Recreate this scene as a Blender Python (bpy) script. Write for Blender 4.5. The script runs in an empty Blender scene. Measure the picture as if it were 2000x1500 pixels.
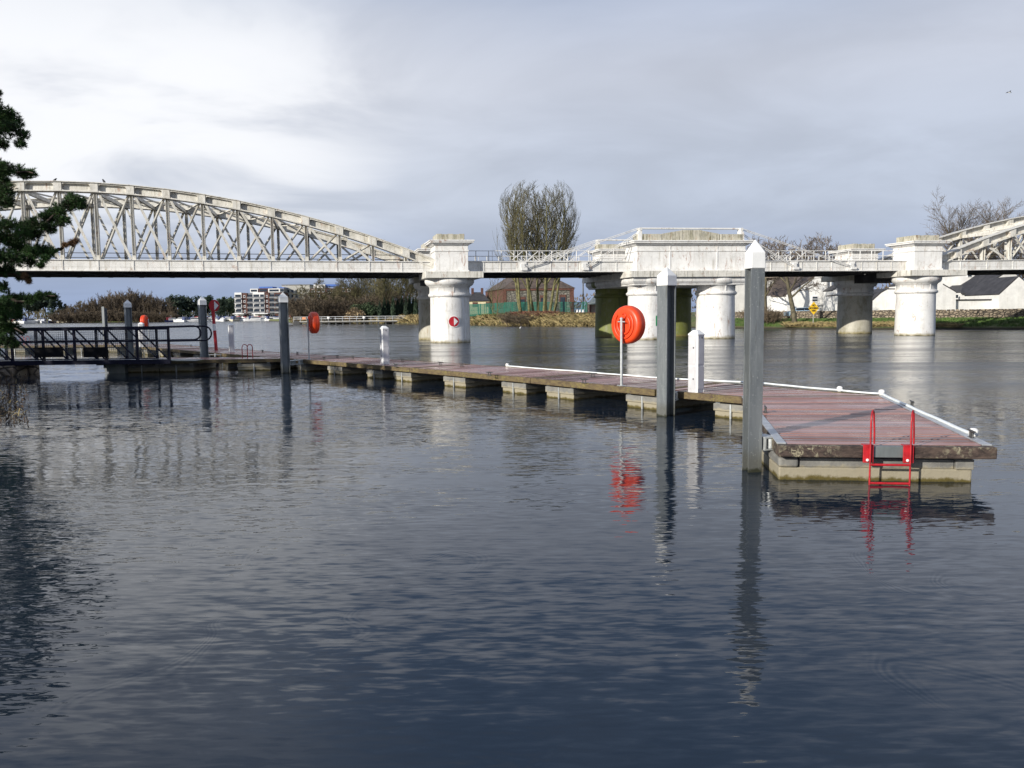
import bpy, math, random
from mathutils import Vector, Matrix
R = math.radians
scene = bpy.context.scene
COL = scene.collection

# ------------------------------------------------------------------ camera
F_PX, HORIZON, ROLL, EYE = 1540.0, 614.4, 0.0108, 2.0
PITCH = math.atan((750 - HORIZON) / F_PX)
_F = Vector((0, math.cos(PITCH), -math.sin(PITCH)))
_U0 = Vector((0, math.sin(PITCH), math.cos(PITCH)))
_R0 = Vector((1, 0, 0))
_RT = _R0 * math.cos(ROLL) - _U0 * math.sin(ROLL)
_UP = _U0 * math.cos(ROLL) + _R0 * math.sin(ROLL)
cam_data = bpy.data.cameras.new('camera')
cam_data.sensor_width = 36.0
cam_data.lens = F_PX / 2000 * 36.0
cam_data.clip_start = 0.1
cam_data.clip_end = 20000
cam = bpy.data.objects.new('camera', cam_data)
COL.objects.link(cam)
cam.matrix_world = Matrix.Translation((0, 0, EYE)) @ Matrix((_RT, _UP, -_F)).transposed().to_4x4()
scene.camera = cam

# ------------------------------------------------------------------ sky, sun, exposure
SUN_AZ_LEFT = 48.0          # degrees to the left of straight behind the camera
SUN_EL = 19.0
_saz = R(SUN_AZ_LEFT)
sun_dir = Vector((-math.sin(_saz) * math.cos(R(SUN_EL)), -math.cos(_saz) * math.cos(R(SUN_EL)), math.sin(R(SUN_EL))))
sun_data = bpy.data.lights.new('sun', 'SUN')
sun_data.energy = 4.9
sun_data.angle = R(0.5)
sun_data.color = (1.0, 0.945, 0.85)
sun = bpy.data.objects.new('sun', sun_data)
COL.objects.link(sun)
sun.rotation_euler = (-sun_dir).to_track_quat('-Z', 'Y').to_euler()

world = bpy.data.worlds.new('World')
scene.world = world
world.use_nodes = True


class Nodes:
    def __init__(s, tree):
        s.t = tree
        s.n = tree.nodes
        s.l = tree.links

    def new(s, kind, **kw):
        n = s.n.new(kind)
        for k, v in kw.items():
            setattr(n, k, v)
        return n

    def put(s, sock, v):
        if v is None:
            return
        if isinstance(v, bpy.types.NodeSocket):
            s.l.new(v, sock)
        else:
            if isinstance(v, (tuple, list)) and len(v) == 3 and sock.type == 'RGBA':
                v = (*v, 1)
            sock.default_value = v

    def math(s, op, a, b=None, c=None, clamp=False):
        n = s.new('ShaderNodeMath', operation=op, use_clamp=clamp)
        s.put(n.inputs[0], a)
        s.put(n.inputs[1], b)
        if c is not None:
            s.put(n.inputs[2], c)
        return n.outputs[0]

    def vmath(s, op, a, b=None):
        n = s.new('ShaderNodeVectorMath', operation=op)
        s.put(n.inputs[0], a)
        s.put(n.inputs[1], b)
        return n.outputs['Value'] if op in ('DOT_PRODUCT', 'LENGTH') else n.outputs[0]

    def mix(s, f, a, b):
        n = s.new('ShaderNodeMix', data_type='RGBA')
        s.put(n.inputs['Factor'], f)
        s.put(n.inputs[6], a)
        s.put(n.inputs[7], b)
        return n.outputs[2]

    def ramp(s, v, lo, hi, a=0.0, b=1.0, smooth=True):
        n = s.new('ShaderNodeMapRange', interpolation_type='SMOOTHSTEP' if smooth else 'LINEAR')
        s.put(n.inputs[0], v)
        n.inputs[1].default_value = lo
        n.inputs[2].default_value = hi
        n.inputs[3].default_value = a
        n.inputs[4].default_value = b
        return n.outputs[0]

    def noise(s, vec, scale=1.0, detail=4.0, rough=0.55, dist=0.0, stretch=None):
        if stretch is not None:
            m = s.new('ShaderNodeMapping')
            s.put(m.inputs['Vector'], vec)
            m.inputs['Scale'].default_value = stretch
            vec = m.outputs[0]
        n = s.new('ShaderNodeTexNoise')
        s.put(n.inputs['Vector'], vec)
        n.inputs['Scale'].default_value = scale
        n.inputs['Detail'].default_value = detail
        n.inputs['Roughness'].default_value = rough
        n.inputs['Distortion'].default_value = dist
        return n.outputs[0]


W = Nodes(world.node_tree)
W.n.clear()
tc = W.new('ShaderNodeTexCoord')
dvec = tc.outputs['Generated']
sep = W.new('ShaderNodeSeparateXYZ')
W.put(sep.inputs[0], dvec)
dx, dy, dz = sep.outputs
el = W.math('MAXIMUM', dz, 0.0)
# cloud layer seen in perspective: direction divided by elevation
div = W.math('ADD', el, 0.22)
cx = W.math('DIVIDE', dx, div)
cy = W.math('DIVIDE', dy, div)
comb = W.new('ShaderNodeCombineXYZ')
W.put(comb.inputs[0], cx)
W.put(comb.inputs[1], cy)
cp = comb.outputs[0]
n_big = W.noise(cp, 0.55, 3.0, 0.5, 0.4)
n_mid = W.noise(cp, 1.3, 5.0, 0.55, 0.5, stretch=(1.0, 1.3, 1))
n_fine = W.noise(cp, 3.4, 6.0, 0.55, 0.6)
sky = W.new('ShaderNodeTexSky', sky_type='NISHITA')
sky.sun_disc = False
sky.sun_elevation = R(SUN_EL)
sky.sun_rotation = R(180 + SUN_AZ_LEFT)
sky.altitude = 0
# grey cloud body, bluer towards the horizon (values are divided by the 0.1 world strength)
low = (2.7, 3.4, 5.0)
midc = (4.65, 5.2, 6.25)
high = (5.4, 5.6, 6.35)
c1 = W.mix(W.ramp(dz, 0.0, 0.14), low, midc)
c1 = W.mix(W.ramp(dz, 0.12, 0.42), c1, high)
# soft light and dark modelling of the cloud base
mod = W.math('MULTIPLY_ADD', W.ramp(n_mid, 0.3, 0.72), 0.17, 0.92)
mod = W.math('MULTIPLY', mod, W.math('MULTIPLY_ADD', n_fine, 0.08, 0.96))
cs = W.new('ShaderNodeVectorMath', operation='SCALE')
W.put(cs.inputs[0], c1)
W.put(cs.inputs['Scale'], mod)
cloud = cs.outputs[0]
# bright white bank of cloud to the left of the view
bdir = Vector((math.sin(R(-25.5)) * math.cos(R(15.5)), math.cos(R(-25.5)) * math.cos(R(15.5)), math.sin(R(15.5))))
dotb = W.vmath('DOT_PRODUCT', dvec, tuple(bdir))
warp = W.math('MULTIPLY_ADD', n_mid, 0.07, -0.035)
bm = W.ramp(W.math('ADD', dotb, warp), 0.945, 1.005)
bm = W.math('MULTIPLY', bm, W.math('MULTIPLY', W.ramp(n_mid, 0.30, 0.56), W.ramp(dz, 0.03, 0.17)))
cloud = W.mix(W.math('MULTIPLY', bm, 0.95), cloud, (9.2, 9.3, 9.5))
bm2 = W.ramp(W.math('ADD', dotb, warp), 0.86, 0.99)
cloud = W.mix(W.math('MULTIPLY', W.math('MULTIPLY', bm2, W.ramp(dz, 0.04, 0.2)), 0.32), cloud, (7.6, 7.8, 8.3))
# breaks of blue between the clouds, more of them overhead
brk = W.math('MULTIPLY', W.ramp(n_big, 0.30, 0.56), W.ramp(dz, 0.26, 0.46))
brk = W.math('MULTIPLY', brk, 0.85)
skyc = W.mix(brk, cloud, W.mix(0.2, sky.outputs[0], (2.3, 4.3, 9.2)))
bg = W.new('ShaderNodeBackground')
W.put(bg.inputs[0], skyc)
bg.inputs[1].default_value = 0.1
out = W.new('ShaderNodeOutputWorld')
W.l.new(bg.outputs[0], out.inputs[0])

scene.view_settings.view_transform = 'Standard'
scene.view_settings.look = 'None'
scene.view_settings.exposure = 0.18
scene.view_settings.gamma = 1.0
scene.view_settings.use_curve_mapping = False


# ------------------------------------------------------------------ survey helpers
def ray(px, py):
    return _F + _RT * ((px - 1000) / F_PX) + _UP * ((750 - py) / F_PX)


def at_z(px, py, z=0.0):
    d = ray(px, py)
    t = (z - EYE) / d.z
    return Vector((d.x * t, d.y * t, z))


def at_y(px, py, y):
    d = ray(px, py)
    t = y / d.y
    return Vector((d.x * t, y, EYE + d.z * t))


def on_line(px, py, p, q):
    """parameter along the plan line p->q where the sight line of a pixel crosses it"""
    d = ray(px, py)
    ex, ey = q[0] - p[0], q[1] - p[1]
    return (p[1] * d.x - p[0] * d.y) / (ex * d.y - ey * d.x)


# ------------------------------------------------------------------ mesh builder
class MB:
    def __init__(s):
        s.v, s.f, s.sm = [], [], []

    def add(s, vs, fs, smooth=False):
        o = len(s.v)
        s.v.extend(Vector(v) for v in vs)
        s.f.extend(tuple(i + o for i in f) for f in fs)
        s.sm.extend([smooth] * len(fs))

    def hexa(s, b, t, smooth=False):
        s.add(list(b) + list(t), [(3, 2, 1, 0), (4, 5, 6, 7), (0, 1, 5, 4), (1, 2, 6, 5), (2, 3, 7, 6), (3, 0, 4, 7)], smooth)

    def box(s, c, size, rz=0.0):
        hx, hy, hz = size[0] / 2, size[1] / 2, size[2] / 2
        ca, sa = math.cos(rz), math.sin(rz)
        def P(x, y, z):
            return (c[0] + x * ca - y * sa, c[1] + x * sa + y * ca, c[2] + z)
        s.hexa([P(-hx, -hy, -hz), P(hx, -hy, -hz), P(hx, hy, -hz), P(-hx, hy, -hz)],
               [P(-hx, -hy, hz), P(hx, -hy, hz), P(hx, hy, hz), P(-hx, hy, hz)])

    def bar(s, p, q, w, h, up=(0, 0, 1)):
        """rectangular bar from p to q, w across, h in the up direction"""
        p, q, up = Vector(p), Vector(q), Vector(up)
        d = (q - p).normalized()
        if abs(d.dot(up)) > 0.99:
            up = Vector((0, 1, 0))
        x = d.cross(up).normalized() * (w / 2)
        y = x.cross(d).normalized() * (h / 2)
        s.hexa([p - x - y, p + x - y, p + x + y, p - x + y][::-1], [q - x - y, q + x - y, q + x + y, q - x + y][::-1])

    def tube(s, pts, r, n=8, closed=False, caps=True, smooth=True):
        pts = [Vector(p) for p in pts]
        m = len(pts)
        rs = r if isinstance(r, (list, tuple)) else [r] * m
        rings = []
        prev = None
        for i, p in enumerate(pts):
            if closed:
                d = pts[(i + 1) % m] - pts[i - 1]
            else:
                d = pts[min(i + 1, m - 1)] - pts[max(i - 1, 0)]
            d.normalize()
            if prev is None:
                a = Vector((0, 0, 1)) if abs(d.z) < 0.9 else Vector((1, 0, 0))
                x = d.cross(a).normalized()
            else:
                x = (prev - d * prev.dot(d))
                if x.length < 1e-6:
                    x = d.orthogonal()
                x.normalize()
            prev = x
            y = d.cross(x)
            rings.append([p + (x * math.cos(2 * math.pi * k / n) + y * math.sin(2 * math.pi * k / n)) * rs[i] for k in range(n)])
        vs = [v for rg in rings for v in rg]
        fs = []
        for i in range(m if closed else m - 1):
            a, b = i * n, ((i + 1) % m) * n
            for k in range(n):
                k2 = (k + 1) % n
                fs.append((a + k, a + k2, b + k2, b + k))
        s.add(vs, fs, smooth)
        if caps and not closed:
            s.add(rings[0], [tuple(range(n))[::-1]])
            s.add(rings[-1], [tuple(range(n))])

    def lathe(s, prof, c=(0, 0, 0), n=32, axis='Z', smooth=True, rot=None, caps=True):
        """prof: list of (radius, height)"""
        vs = []
        c = Vector(c)
        for r_, h in prof:
            for k in range(n):
                a = 2 * math.pi * k / n
                v = Vector((r_ * math.cos(a), r_ * math.sin(a), h))
                if axis == 'Y':
                    v = Vector((v.x, v.z, v.y))
                if rot is not None:
                    v = rot @ v
                vs.append(c + v)
        fs = []
        for i in range(len(prof) - 1):
            for k in range(n):
                k2 = (k + 1) % n
                q = (i * n + k, i * n + k2, (i + 1) * n + k2, (i + 1) * n + k)
                fs.append(q if axis == 'Z' else q[::-1])
        s.add(vs, fs, smooth)
        if caps:
            s.add(vs[:n], [tuple(range(n))[::-1] if axis == 'Z' else tuple(range(n))])
            s.add(vs[-n:], [tuple(range(n)) if axis == 'Z' else tuple(range(n))[::-1]])

    def prism(s, poly, z0, z1):
        """plan polygon (x, y) extruded from z0 to z1; z may be given per point as a third coordinate offset"""
        n = len(poly)
        b = [(p[0], p[1], z0) for p in poly]
        t = [(p[0], p[1], z1) for p in poly]
        s.add(b + t, [tuple(range(n))[::-1], tuple(range(n, 2 * n))] + [(i, (i + 1) % n, n + (i + 1) % n, n + i) for i in range(n)])

    def extrude(s, pts, vec):
        """3-D polygon extruded along vec"""
        n = len(pts)
        vec = Vector(vec)
        a = [Vector(p) for p in pts]
        b = [p + vec for p in a]
        s.add(a + b, [tuple(range(n))[::-1], tuple(range(n, 2 * n))] + [(i, (i + 1) % n, n + (i + 1) % n, n + i) for i in range(n)])

    def mesh(s, name, origin=(0, 0, 0)):
        me = bpy.data.meshes.new(name)
        o = Vector(origin)
        me.from_pydata([tuple(v - o) for v in s.v], [], s.f)
        if any(s.sm):
            me.polygons.foreach_set('use_smooth', s.sm)
        me.validate(clean_customdata=False)
        me.update()
        return me


def origin_of(o):
    v = Vector((0, 0, 0))
    while o is not None:
        v += o.location
        o = o.parent
    return v


def tag(o, label=None, cat=None, group=None, kind=None):
    if label:
        o['label'] = label
    if cat:
        o['category'] = cat
    if group:
        o['group'] = group
    if kind:
        o['kind'] = kind
    return o


def part(name, mb, mat, parent=None, label=None, bevel=0.0, kind=None, seg=2, local=False):
    """mesh given in world coordinates (or in the parent's own, local=True), linked under its parent"""
    me = mb.mesh(name, (0, 0, 0) if local else origin_of(parent))
    me.materials.append(mat)
    o = bpy.data.objects.new(name, me)
    COL.objects.link(o)
    if parent is not None:
        o.parent = parent
    if bevel:
        b = o.modifiers.new('bevel', 'BEVEL')
        b.width = bevel
        b.segments = seg
        b.limit_method = 'ANGLE'
        b.angle_limit = R(35)
    if label:
        o['label'] = label
    if kind:
        o['kind'] = kind
    return o


def thing(name, loc, label, cat, group=None):
    o = bpy.data.objects.new(name, None)
    o.location = loc
    o.empty_display_size = 0.2
    COL.objects.link(o)
    return tag(o, label, cat, group)


def copy_tree(o, parent=None):
    c = o.copy()
    COL.objects.link(c)
    c.parent = parent
    for ch in list(o.children):
        copy_tree(ch, c)
    return c


# ------------------------------------------------------------------ materials
def new_mat(name):
    m = bpy.data.materials.new(name)
    m.use_nodes = True
    g = Nodes(m.node_tree)
    g.n.clear()
    o = g.new('ShaderNodeOutputMaterial')
    p = g.new('ShaderNodeBsdfPrincipled')
    g.l.new(p.outputs[0], o.inputs[0])
    return m, g, p


def simple(name, col, rough=0.6, var=0.12, scale=6.0, bump=0.0, metallic=0.0, spec=0.5, obj_random=0.0, stretch=None, dark=None):
    m, g, p = new_mat(name)
    co = g.new('ShaderNodeTexCoord').outputs['Object']
    n = g.noise(co, scale, 5, 0.6, 0.2, stretch=stretch or (1, 1, 1))
    lo = tuple(c * (1 - var * 2) for c in col) if dark is None else dark
    hi = tuple(min(1, c * (1 + var)) for c in col)
    c = g.mix(g.ramp(n, 0.3, 0.7), lo, hi)
    if obj_random:
        oi = g.new('ShaderNodeObjectInfo')
        hv = g.new('ShaderNodeHueSaturation')
        g.put(hv.inputs['Value'], g.math('MULTIPLY_ADD', oi.outputs['Random'], obj_random * 2, 1 - obj_random))
        g.put(hv.inputs['Color'], c)
        c = hv.outputs[0]
    g.put(p.inputs['Base Color'], c)
    p.inputs['Roughness'].default_value = rough
    p.inputs['Metallic'].default_value = metallic
    p.inputs['Specular IOR Level'].default_value = spec
    if bump:
        b = g.new('ShaderNodeBump')
        b.inputs['Strength'].default_value = bump
        b.inputs['Distance'].default_value = 0.02
        g.put(b.inputs['Height'], g.noise(co, scale * 3, 6, 0.65))
        g.put(p.inputs['Normal'], b.outputs[0])
    return m


def weathered(name, col, streak=(0.22, 0.17, 0.09), amount=0.45, rust=0.25, moss=0.0, waterline=True, sheets=False, fine=1.0):
    """old white paint on iron: vertical dirt streaks, rust spots, flaking, a tide mark"""
    m, g, p = new_mat(name)
    geo = g.new('ShaderNodeNewGeometry')
    pos = geo.outputs['Position']
    s3 = g.new('ShaderNodeSeparateXYZ')
    g.put(s3.inputs[0], pos)
    z = s3.outputs[2]
    n1 = g.noise(pos, 1.1, 6, 0.62, 0.3)
    c = g.mix(g.ramp(n1, 0.25, 0.75), tuple(k * 0.86 for k in col), tuple(min(1, k * 1.06) for k in col))
    # vertical streaks
    st = g.noise(pos, 3.2 * fine, 6, 0.7, 0.1, stretch=(1.6, 1.6, 0.13))
    st = g.ramp(st, 0.50, 0.66)
    pat = g.ramp(g.noise(pos, 0.9, 3, 0.5), 0.36, 0.60, 0.25, 1.0)
    c = g.mix(g.math('MULTIPLY', g.math('MULTIPLY', st, pat), amount), c, streak)
    # grey grime patches
    gr = g.ramp(g.noise(pos, 2.6 * fine, 8, 0.72, 0.6), 0.51, 0.66)
    c = g.mix(g.math('MULTIPLY', gr, amount * 0.6), c, (0.23, 0.225, 0.19))
    # rust
    ru = g.ramp(g.noise(pos, 2.1 * fine, 7, 0.75, 0.8, stretch=(1.3, 1.3, 0.45)), 0.575, 0.64)
    c = g.mix(g.math('MULTIPLY', ru, rust), c, (0.27, 0.10, 0.03))
    if moss:
        mo = g.ramp(g.noise(pos, 1.7 * fine, 5, 0.7, 0.4, stretch=(1, 1, 0.5)), 0.45, 0.66)
        c = g.mix(g.math('MULTIPLY', mo, moss), c, (0.10, 0.095, 0.03))
    if waterline:
        wob = g.math('MULTIPLY_ADD', g.noise(pos, 2.5, 4, 0.6), 0.35, -0.16)
        zz = g.math('ADD', z, wob)
        c = g.mix(g.ramp(zz, 0.32, 0.02, 0.0, 0.85), c, (0.20, 0.16, 0.05))
        c = g.mix(g.ramp(zz, 0.07, 0.0, 0.0, 0.9), c, (0.05, 0.045, 0.02))
    g.put(p.inputs['Base Color'], c)
    p.inputs['Roughness'].default_value = 0.55
    b = g.new('ShaderNodeBump')
    b.inputs['Strength'].default_value = 0.35
    b.inputs['Distance'].default_value = 0.03
    g.put(b.inputs['Height'], g.math('ADD', g.noise(pos, 9 * fine, 6, 0.65), g.math('MULTIPLY', ru, -0.4)))
    g.put(p.inputs['Normal'], b.outputs[0])
    return m


M = {}
M['iron_white'] = weathered('white_painted_iron', (0.72, 0.71, 0.68), amount=0.45, rust=0.5)
M['iron_column'] = weathered('white_painted_column', (0.76, 0.75, 0.725), amount=0.36, rust=0.6)
M['iron_truss'] = weathered('dirty_cream_truss_paint', (0.65, 0.63, 0.575), amount=0.62, rust=0.5, moss=0.22, waterline=False)
M['iron_girder'] = weathered('white_girder_paint', (0.71, 0.70, 0.67), amount=0.45, rust=0.4, moss=0.10, waterline=False)
M['iron_shaded'] = weathered('grimy_shade_darkened_rear_paint', (0.45, 0.43, 0.36), amount=0.55, rust=0.5, moss=0.4)  # copy of the column paint, base darkened for deck shade, more grime and moss
M['iron_algae'] = weathered('green_algae_over_paint', (0.17, 0.19, 0.045), streak=(0.05, 0.06, 0.015), amount=0.7, rust=0.1, moss=0.3)
M['cap_stone'] = weathered('streaked_stone_top', (0.50, 0.47, 0.38), streak=(0.10, 0.09, 0.05), amount=0.95, rust=0.45, moss=0.45, waterline=False, fine=1.5)
M['slab'] = weathered('dirt_streaked_pier_slab', (0.66, 0.64, 0.58), streak=(0.10, 0.085, 0.05), amount=0.8, rust=0.5, moss=0.15, waterline=False, fine=1.3)
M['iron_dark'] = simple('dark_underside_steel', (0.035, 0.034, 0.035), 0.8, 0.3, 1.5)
M['galv'] = simple('galvanised_steel', (0.20, 0.225, 0.225), 0.5, 0.16, 2.2, 0.25, metallic=0.35, stretch=(1, 1, 0.35))
def pile_steel():
    m, g, p = new_mat('weathered_galvanised_pile')
    pos = g.new('ShaderNodeNewGeometry').outputs['Position']
    s3 = g.new('ShaderNodeSeparateXYZ')
    g.put(s3.inputs[0], pos)
    z = s3.outputs[2]
    n = g.noise(pos, 2.2, 7, 0.7, 0.5, stretch=(1.5, 1.5, 0.4))
    c = g.mix(g.ramp(n, 0.32, 0.68), (0.135, 0.15, 0.16), (0.22, 0.235, 0.24))
    st = g.ramp(g.noise(pos, 9, 6, 0.7, 0.2, stretch=(2, 2, 0.10)), 0.52, 0.68)
    c = g.mix(g.math('MULTIPLY', st, 0.45), c, (0.33, 0.35, 0.34))
    sp = g.ramp(g.noise(pos, 38, 3, 0.5, 0.0), 0.64, 0.72)
    c = g.mix(g.math('MULTIPLY', sp, 0.6), c, (0.45, 0.46, 0.44))
    dr = g.ramp(g.noise(pos, 5, 6, 0.7, 0.4, stretch=(2, 2, 0.22)), 0.58, 0.68)
    c = g.mix(g.math('MULTIPLY', dr, 0.55), c, (0.085, 0.085, 0.075))
    wob = g.math('MULTIPLY_ADD', g.noise(pos, 9, 5, 0.7), 0.22, -0.11)
    zz = g.math('ADD', z, wob)
    c = g.mix(g.ramp(zz, 0.34, 0.12, 0, 0.55), c, (0.10, 0.095, 0.07))
    c = g.mix(g.ramp(zz, 0.06, 0.0, 0, 0.9), c, (0.028, 0.03, 0.014))
    g.put(p.inputs['Base Color'], c)
    p.inputs['Metallic'].default_value = 0.3
    g.put(p.inputs['Roughness'], g.ramp(n, 0.3, 0.7, 0.6, 0.42))
    b = g.new('ShaderNodeBump')
    b.inputs['Strength'].default_value = 0.35
    b.inputs['Distance'].default_value = 0.01
    g.put(b.inputs['Height'], g.noise(pos, 24, 5, 0.7))
    g.put(p.inputs['Normal'], b.outputs[0])
    return m


M['pile'] = pile_steel()
M['galv_clean'] = simple('bright_galvanised_fittings', (0.50, 0.52, 0.52), 0.45, 0.12, 9, 0.1, metallic=0.4)
M['cap_white'] = simple('white_plastic_cap', (0.82, 0.82, 0.80), 0.4, 0.04, 5, 0.05)
M['pedestal_white'] = simple('pale_grey_coated_metal', (0.55, 0.545, 0.56), 0.45, 0.05, 6)
M['pedestal_edge'] = simple('white_coated_metal', (0.80, 0.80, 0.79), 0.4, 0.04, 6)
M['red_plastic'] = simple('orange_red_moulded_plastic', (0.70, 0.06, 0.012), 0.40, 0.05, 5, 0.03)
M['red_paint'] = simple('red_paint', (0.40, 0.014, 0.02), 0.42, 0.16, 14, 0.1)
M['red_sign'] = simple('red_sign_film', (0.42, 0.012, 0.022), 0.45, 0.05, 5)
M['green_sign'] = simple('green_sign_film', (0.0, 0.24, 0.085), 0.45, 0.05, 5)
M['white_sign'] = simple('white_sign_film', (0.78, 0.78, 0.76), 0.45, 0.03, 5)
M['yellow_sign'] = simple('yellow_sign_film', (0.80, 0.50, 0.02), 0.5, 0.06, 3)
M['black'] = simple('black_lettering', (0.02, 0.018, 0.015), 0.6, 0.1, 4)
M['navy'] = simple('dark_navy_gangway_paint', (0.008, 0.009, 0.026), 0.45, 0.2, 8, spec=0.2)
M['black_panel'] = simple('black_rubber_panel', (0.010, 0.010, 0.012), 0.7, 0.2, 8, spec=0.1)
M['white_strip'] = simple('white_fender_vinyl', (0.80, 0.84, 0.83), 0.4, 0.05, 3, 0.15)
M['alu'] = simple('pale_aluminium_edge', (0.50, 0.515, 0.53), 0.4, 0.12, 6, 0.1, metallic=0.5)
M['cleat'] = simple('dark_cast_cleat', (0.06, 0.06, 0.06), 0.5, 0.2, 10)
M['slate'] = simple('dark_slate_roof', (0.045, 0.043, 0.046), 0.6, 0.2, 1.5, 0.3)
M['brown_slate'] = simple('brown_tinged_slate_roof', (0.095, 0.07, 0.055), 0.7, 0.25, 1.2, 0.3)
M['render_white'] = weathered('whitewashed_render', (0.76, 0.75, 0.72), amount=0.16, rust=0.0, waterline=False, fine=0.6)
M['render_grey'] = weathered('grey_rendered_gable', (0.60, 0.59, 0.56), amount=0.25, rust=0.0, waterline=False, fine=0.6)
M['render_cream'] = simple('cream_render', (0.62, 0.55, 0.36), 0.8, 0.08, 2)
M['glass_dark'] = simple('dark_window_glass', (0.03, 0.04, 0.055), 0.1, 0.2, 1)
M['frame_white'] = simple('white_window_frame', (0.7, 0.7, 0.7), 0.5, 0.05, 3)
M['door_navy'] = simple('dark_navy_door', (0.015, 0.02, 0.05), 0.45, 0.1, 3)
M['brick'] = simple('red_brown_brick', (0.10, 0.045, 0.036), 0.85, 0.2, 3)
M['brick_red'] = simple('bright_red_brick_dressing', (0.115, 0.05, 0.036), 0.85, 0.2, 3)
M['zinc'] = simple('grey_zinc_cladding', (0.17, 0.175, 0.185), 0.6, 0.1, 2)
M['roof_blue'] = simple('blue_roof_sheet', (0.05, 0.13, 0.42), 0.5, 0.1, 1)
M['lichen_roof'] = simple('pale_metal_shed_roof', (0.42, 0.44, 0.36), 0.6, 0.2, 0.8)
M['pink_wall'] = simple('pinkish_grey_block_wall', (0.26, 0.20, 0.18), 0.85, 0.1, 2)
M['concrete'] = simple('pale_concrete', (0.42, 0.41, 0.37), 0.85, 0.15, 3, 0.2)
M['gel_white'] = simple('white_gelcoat', (0.80, 0.80, 0.79), 0.3, 0.04, 1)
M['gel_cream'] = simple('cream_hull_paint', (0.66, 0.60, 0.45), 0.35, 0.06, 1)
M['gel_navy'] = simple('navy_hull_paint', (0.02, 0.03, 0.09), 0.3, 0.1, 1)
M['gel_maroon'] = simple('maroon_canopy_cloth', (0.20, 0.02, 0.03), 0.7, 0.1, 2)
M['canopy_blue'] = simple('blue_canopy_cloth', (0.03, 0.05, 0.14), 0.7, 0.1, 2)
M['bark'] = simple('grey_green_bark', (0.12, 0.105, 0.065), 0.9, 0.25, 2.5, 0.3)
M['bark_olive'] = simple('olive_lichened_bark', (0.15, 0.14, 0.06), 0.9, 0.25, 2.5, 0.3)
M['twig_brown'] = simple('red_brown_twigs', (0.125, 0.095, 0.062), 0.9, 0.2, 1.5, obj_random=0.25)
M['twig_olive'] = simple('olive_brown_twigs', (0.105, 0.092, 0.045), 0.9, 0.2, 1.5, obj_random=0.2)
M['twig_grey'] = simple('grey_brown_twigs', (0.16, 0.13, 0.105), 0.9, 0.2, 1.5, obj_random=0.2)
M['twig_dark'] = simple('dark_olive_branches', (0.095, 0.085, 0.045), 0.9, 0.25, 1.5)
M['bark_pine'] = simple('dark_pine_bark', (0.045, 0.03, 0.022), 0.9, 0.3, 6, 0.4)
M['needles'] = simple('dark_green_pine_needles', (0.036, 0.082, 0.020), 0.6, 0.35, 2.5, spec=0.25)
M['needles_dry'] = simple('russet_dead_needles', (0.20, 0.11, 0.05), 0.8, 0.3, 5)
M['cypress'] = simple('dark_green_cypress', (0.025, 0.05, 0.022), 0.8, 0.3, 3, obj_random=0.2)
M['evergreen'] = simple('far_dark_evergreen', (0.03, 0.052, 0.028), 0.8, 0.35, 1.5, obj_random=0.25)
M['hedge'] = simple('mid_green_hedge_leaf', (0.045, 0.075, 0.028), 0.8, 0.3, 2)
M['grass'] = simple('short_bank_grass', (0.085, 0.15, 0.028), 0.85, 0.3, 0.9)
M['dry_reed'] = simple('straw_coloured_reeds', (0.30, 0.235, 0.105), 0.85, 0.3, 1.2)
M['red_bramble'] = simple('reddish_brown_bramble', (0.17, 0.075, 0.045), 0.85, 0.25, 1.5)
M['drybrown'] = simple('wet_brown_dead_reeds', (0.075, 0.045, 0.022), 0.8, 0.35, 6)
M['bird_dark'] = simple('dark_feathers', (0.03, 0.03, 0.035), 0.7, 0.1, 9)
M['bird_white'] = simple('white_feathers', (0.75, 0.75, 0.73), 0.7, 0.05, 9)
M['white_box'] = simple('white_painted_board', (0.78, 0.77, 0.74), 0.6, 0.05, 4)
M['car_blue'] = simple('pale_blue_car_paint', (0.30, 0.42, 0.52), 0.25, 0.03, 1)
M['red_lamp'] = simple('red_tail_lamp_lens', (0.4, 0.01, 0.02), 0.3, 0.03, 1)
M['orange_board'] = simple('orange_board_paint', (0.75, 0.22, 0.02), 0.5, 0.05, 2)
M['straw_willow'] = simple('straw_coloured_drooping_leaves', (0.42, 0.31, 0.17), 0.8, 0.2, 2)


def wet_deck():
    m, g, p = new_mat('wet_red_brown_decking')
    geo = g.new('ShaderNodeNewGeometry')
    pos = geo.outputs['Position']
    oi = g.new('ShaderNodeObjectInfo')
    n = g.noise(pos, 3.5, 6, 0.65, 0.4)
    c = g.mix(g.ramp(n, 0.2, 0.8), (0.265, 0.125, 0.105), (0.36, 0.205, 0.175))
    hv = g.new('ShaderNodeHueSaturation')
    g.put(hv.inputs['Value'], g.math('MULTIPLY_ADD', oi.outputs['Random'], 0.65, 0.6))
    g.put(hv.inputs['Color'], c)
    g.put(p.inputs['Base Color'], hv.outputs[0])
    wet = g.ramp(g.noise(pos, 1.1, 4, 0.6, 0.5), 0.35, 0.65)
    g.put(p.inputs['Roughness'], g.math('MULTIPLY_ADD', wet, 0.22, 0.16))
    p.inputs['Specular IOR Level'].default_value = 0.6
    b = g.new('ShaderNodeBump')
    b.inputs['Strength'].default_value = 0.25
    b.inputs['Distance'].default_value = 0.01
    g.put(b.inputs['Height'], g.noise(pos, 14, 4, 0.6))
    g.put(p.inputs['Normal'], b.outputs[0])
    return m


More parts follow.
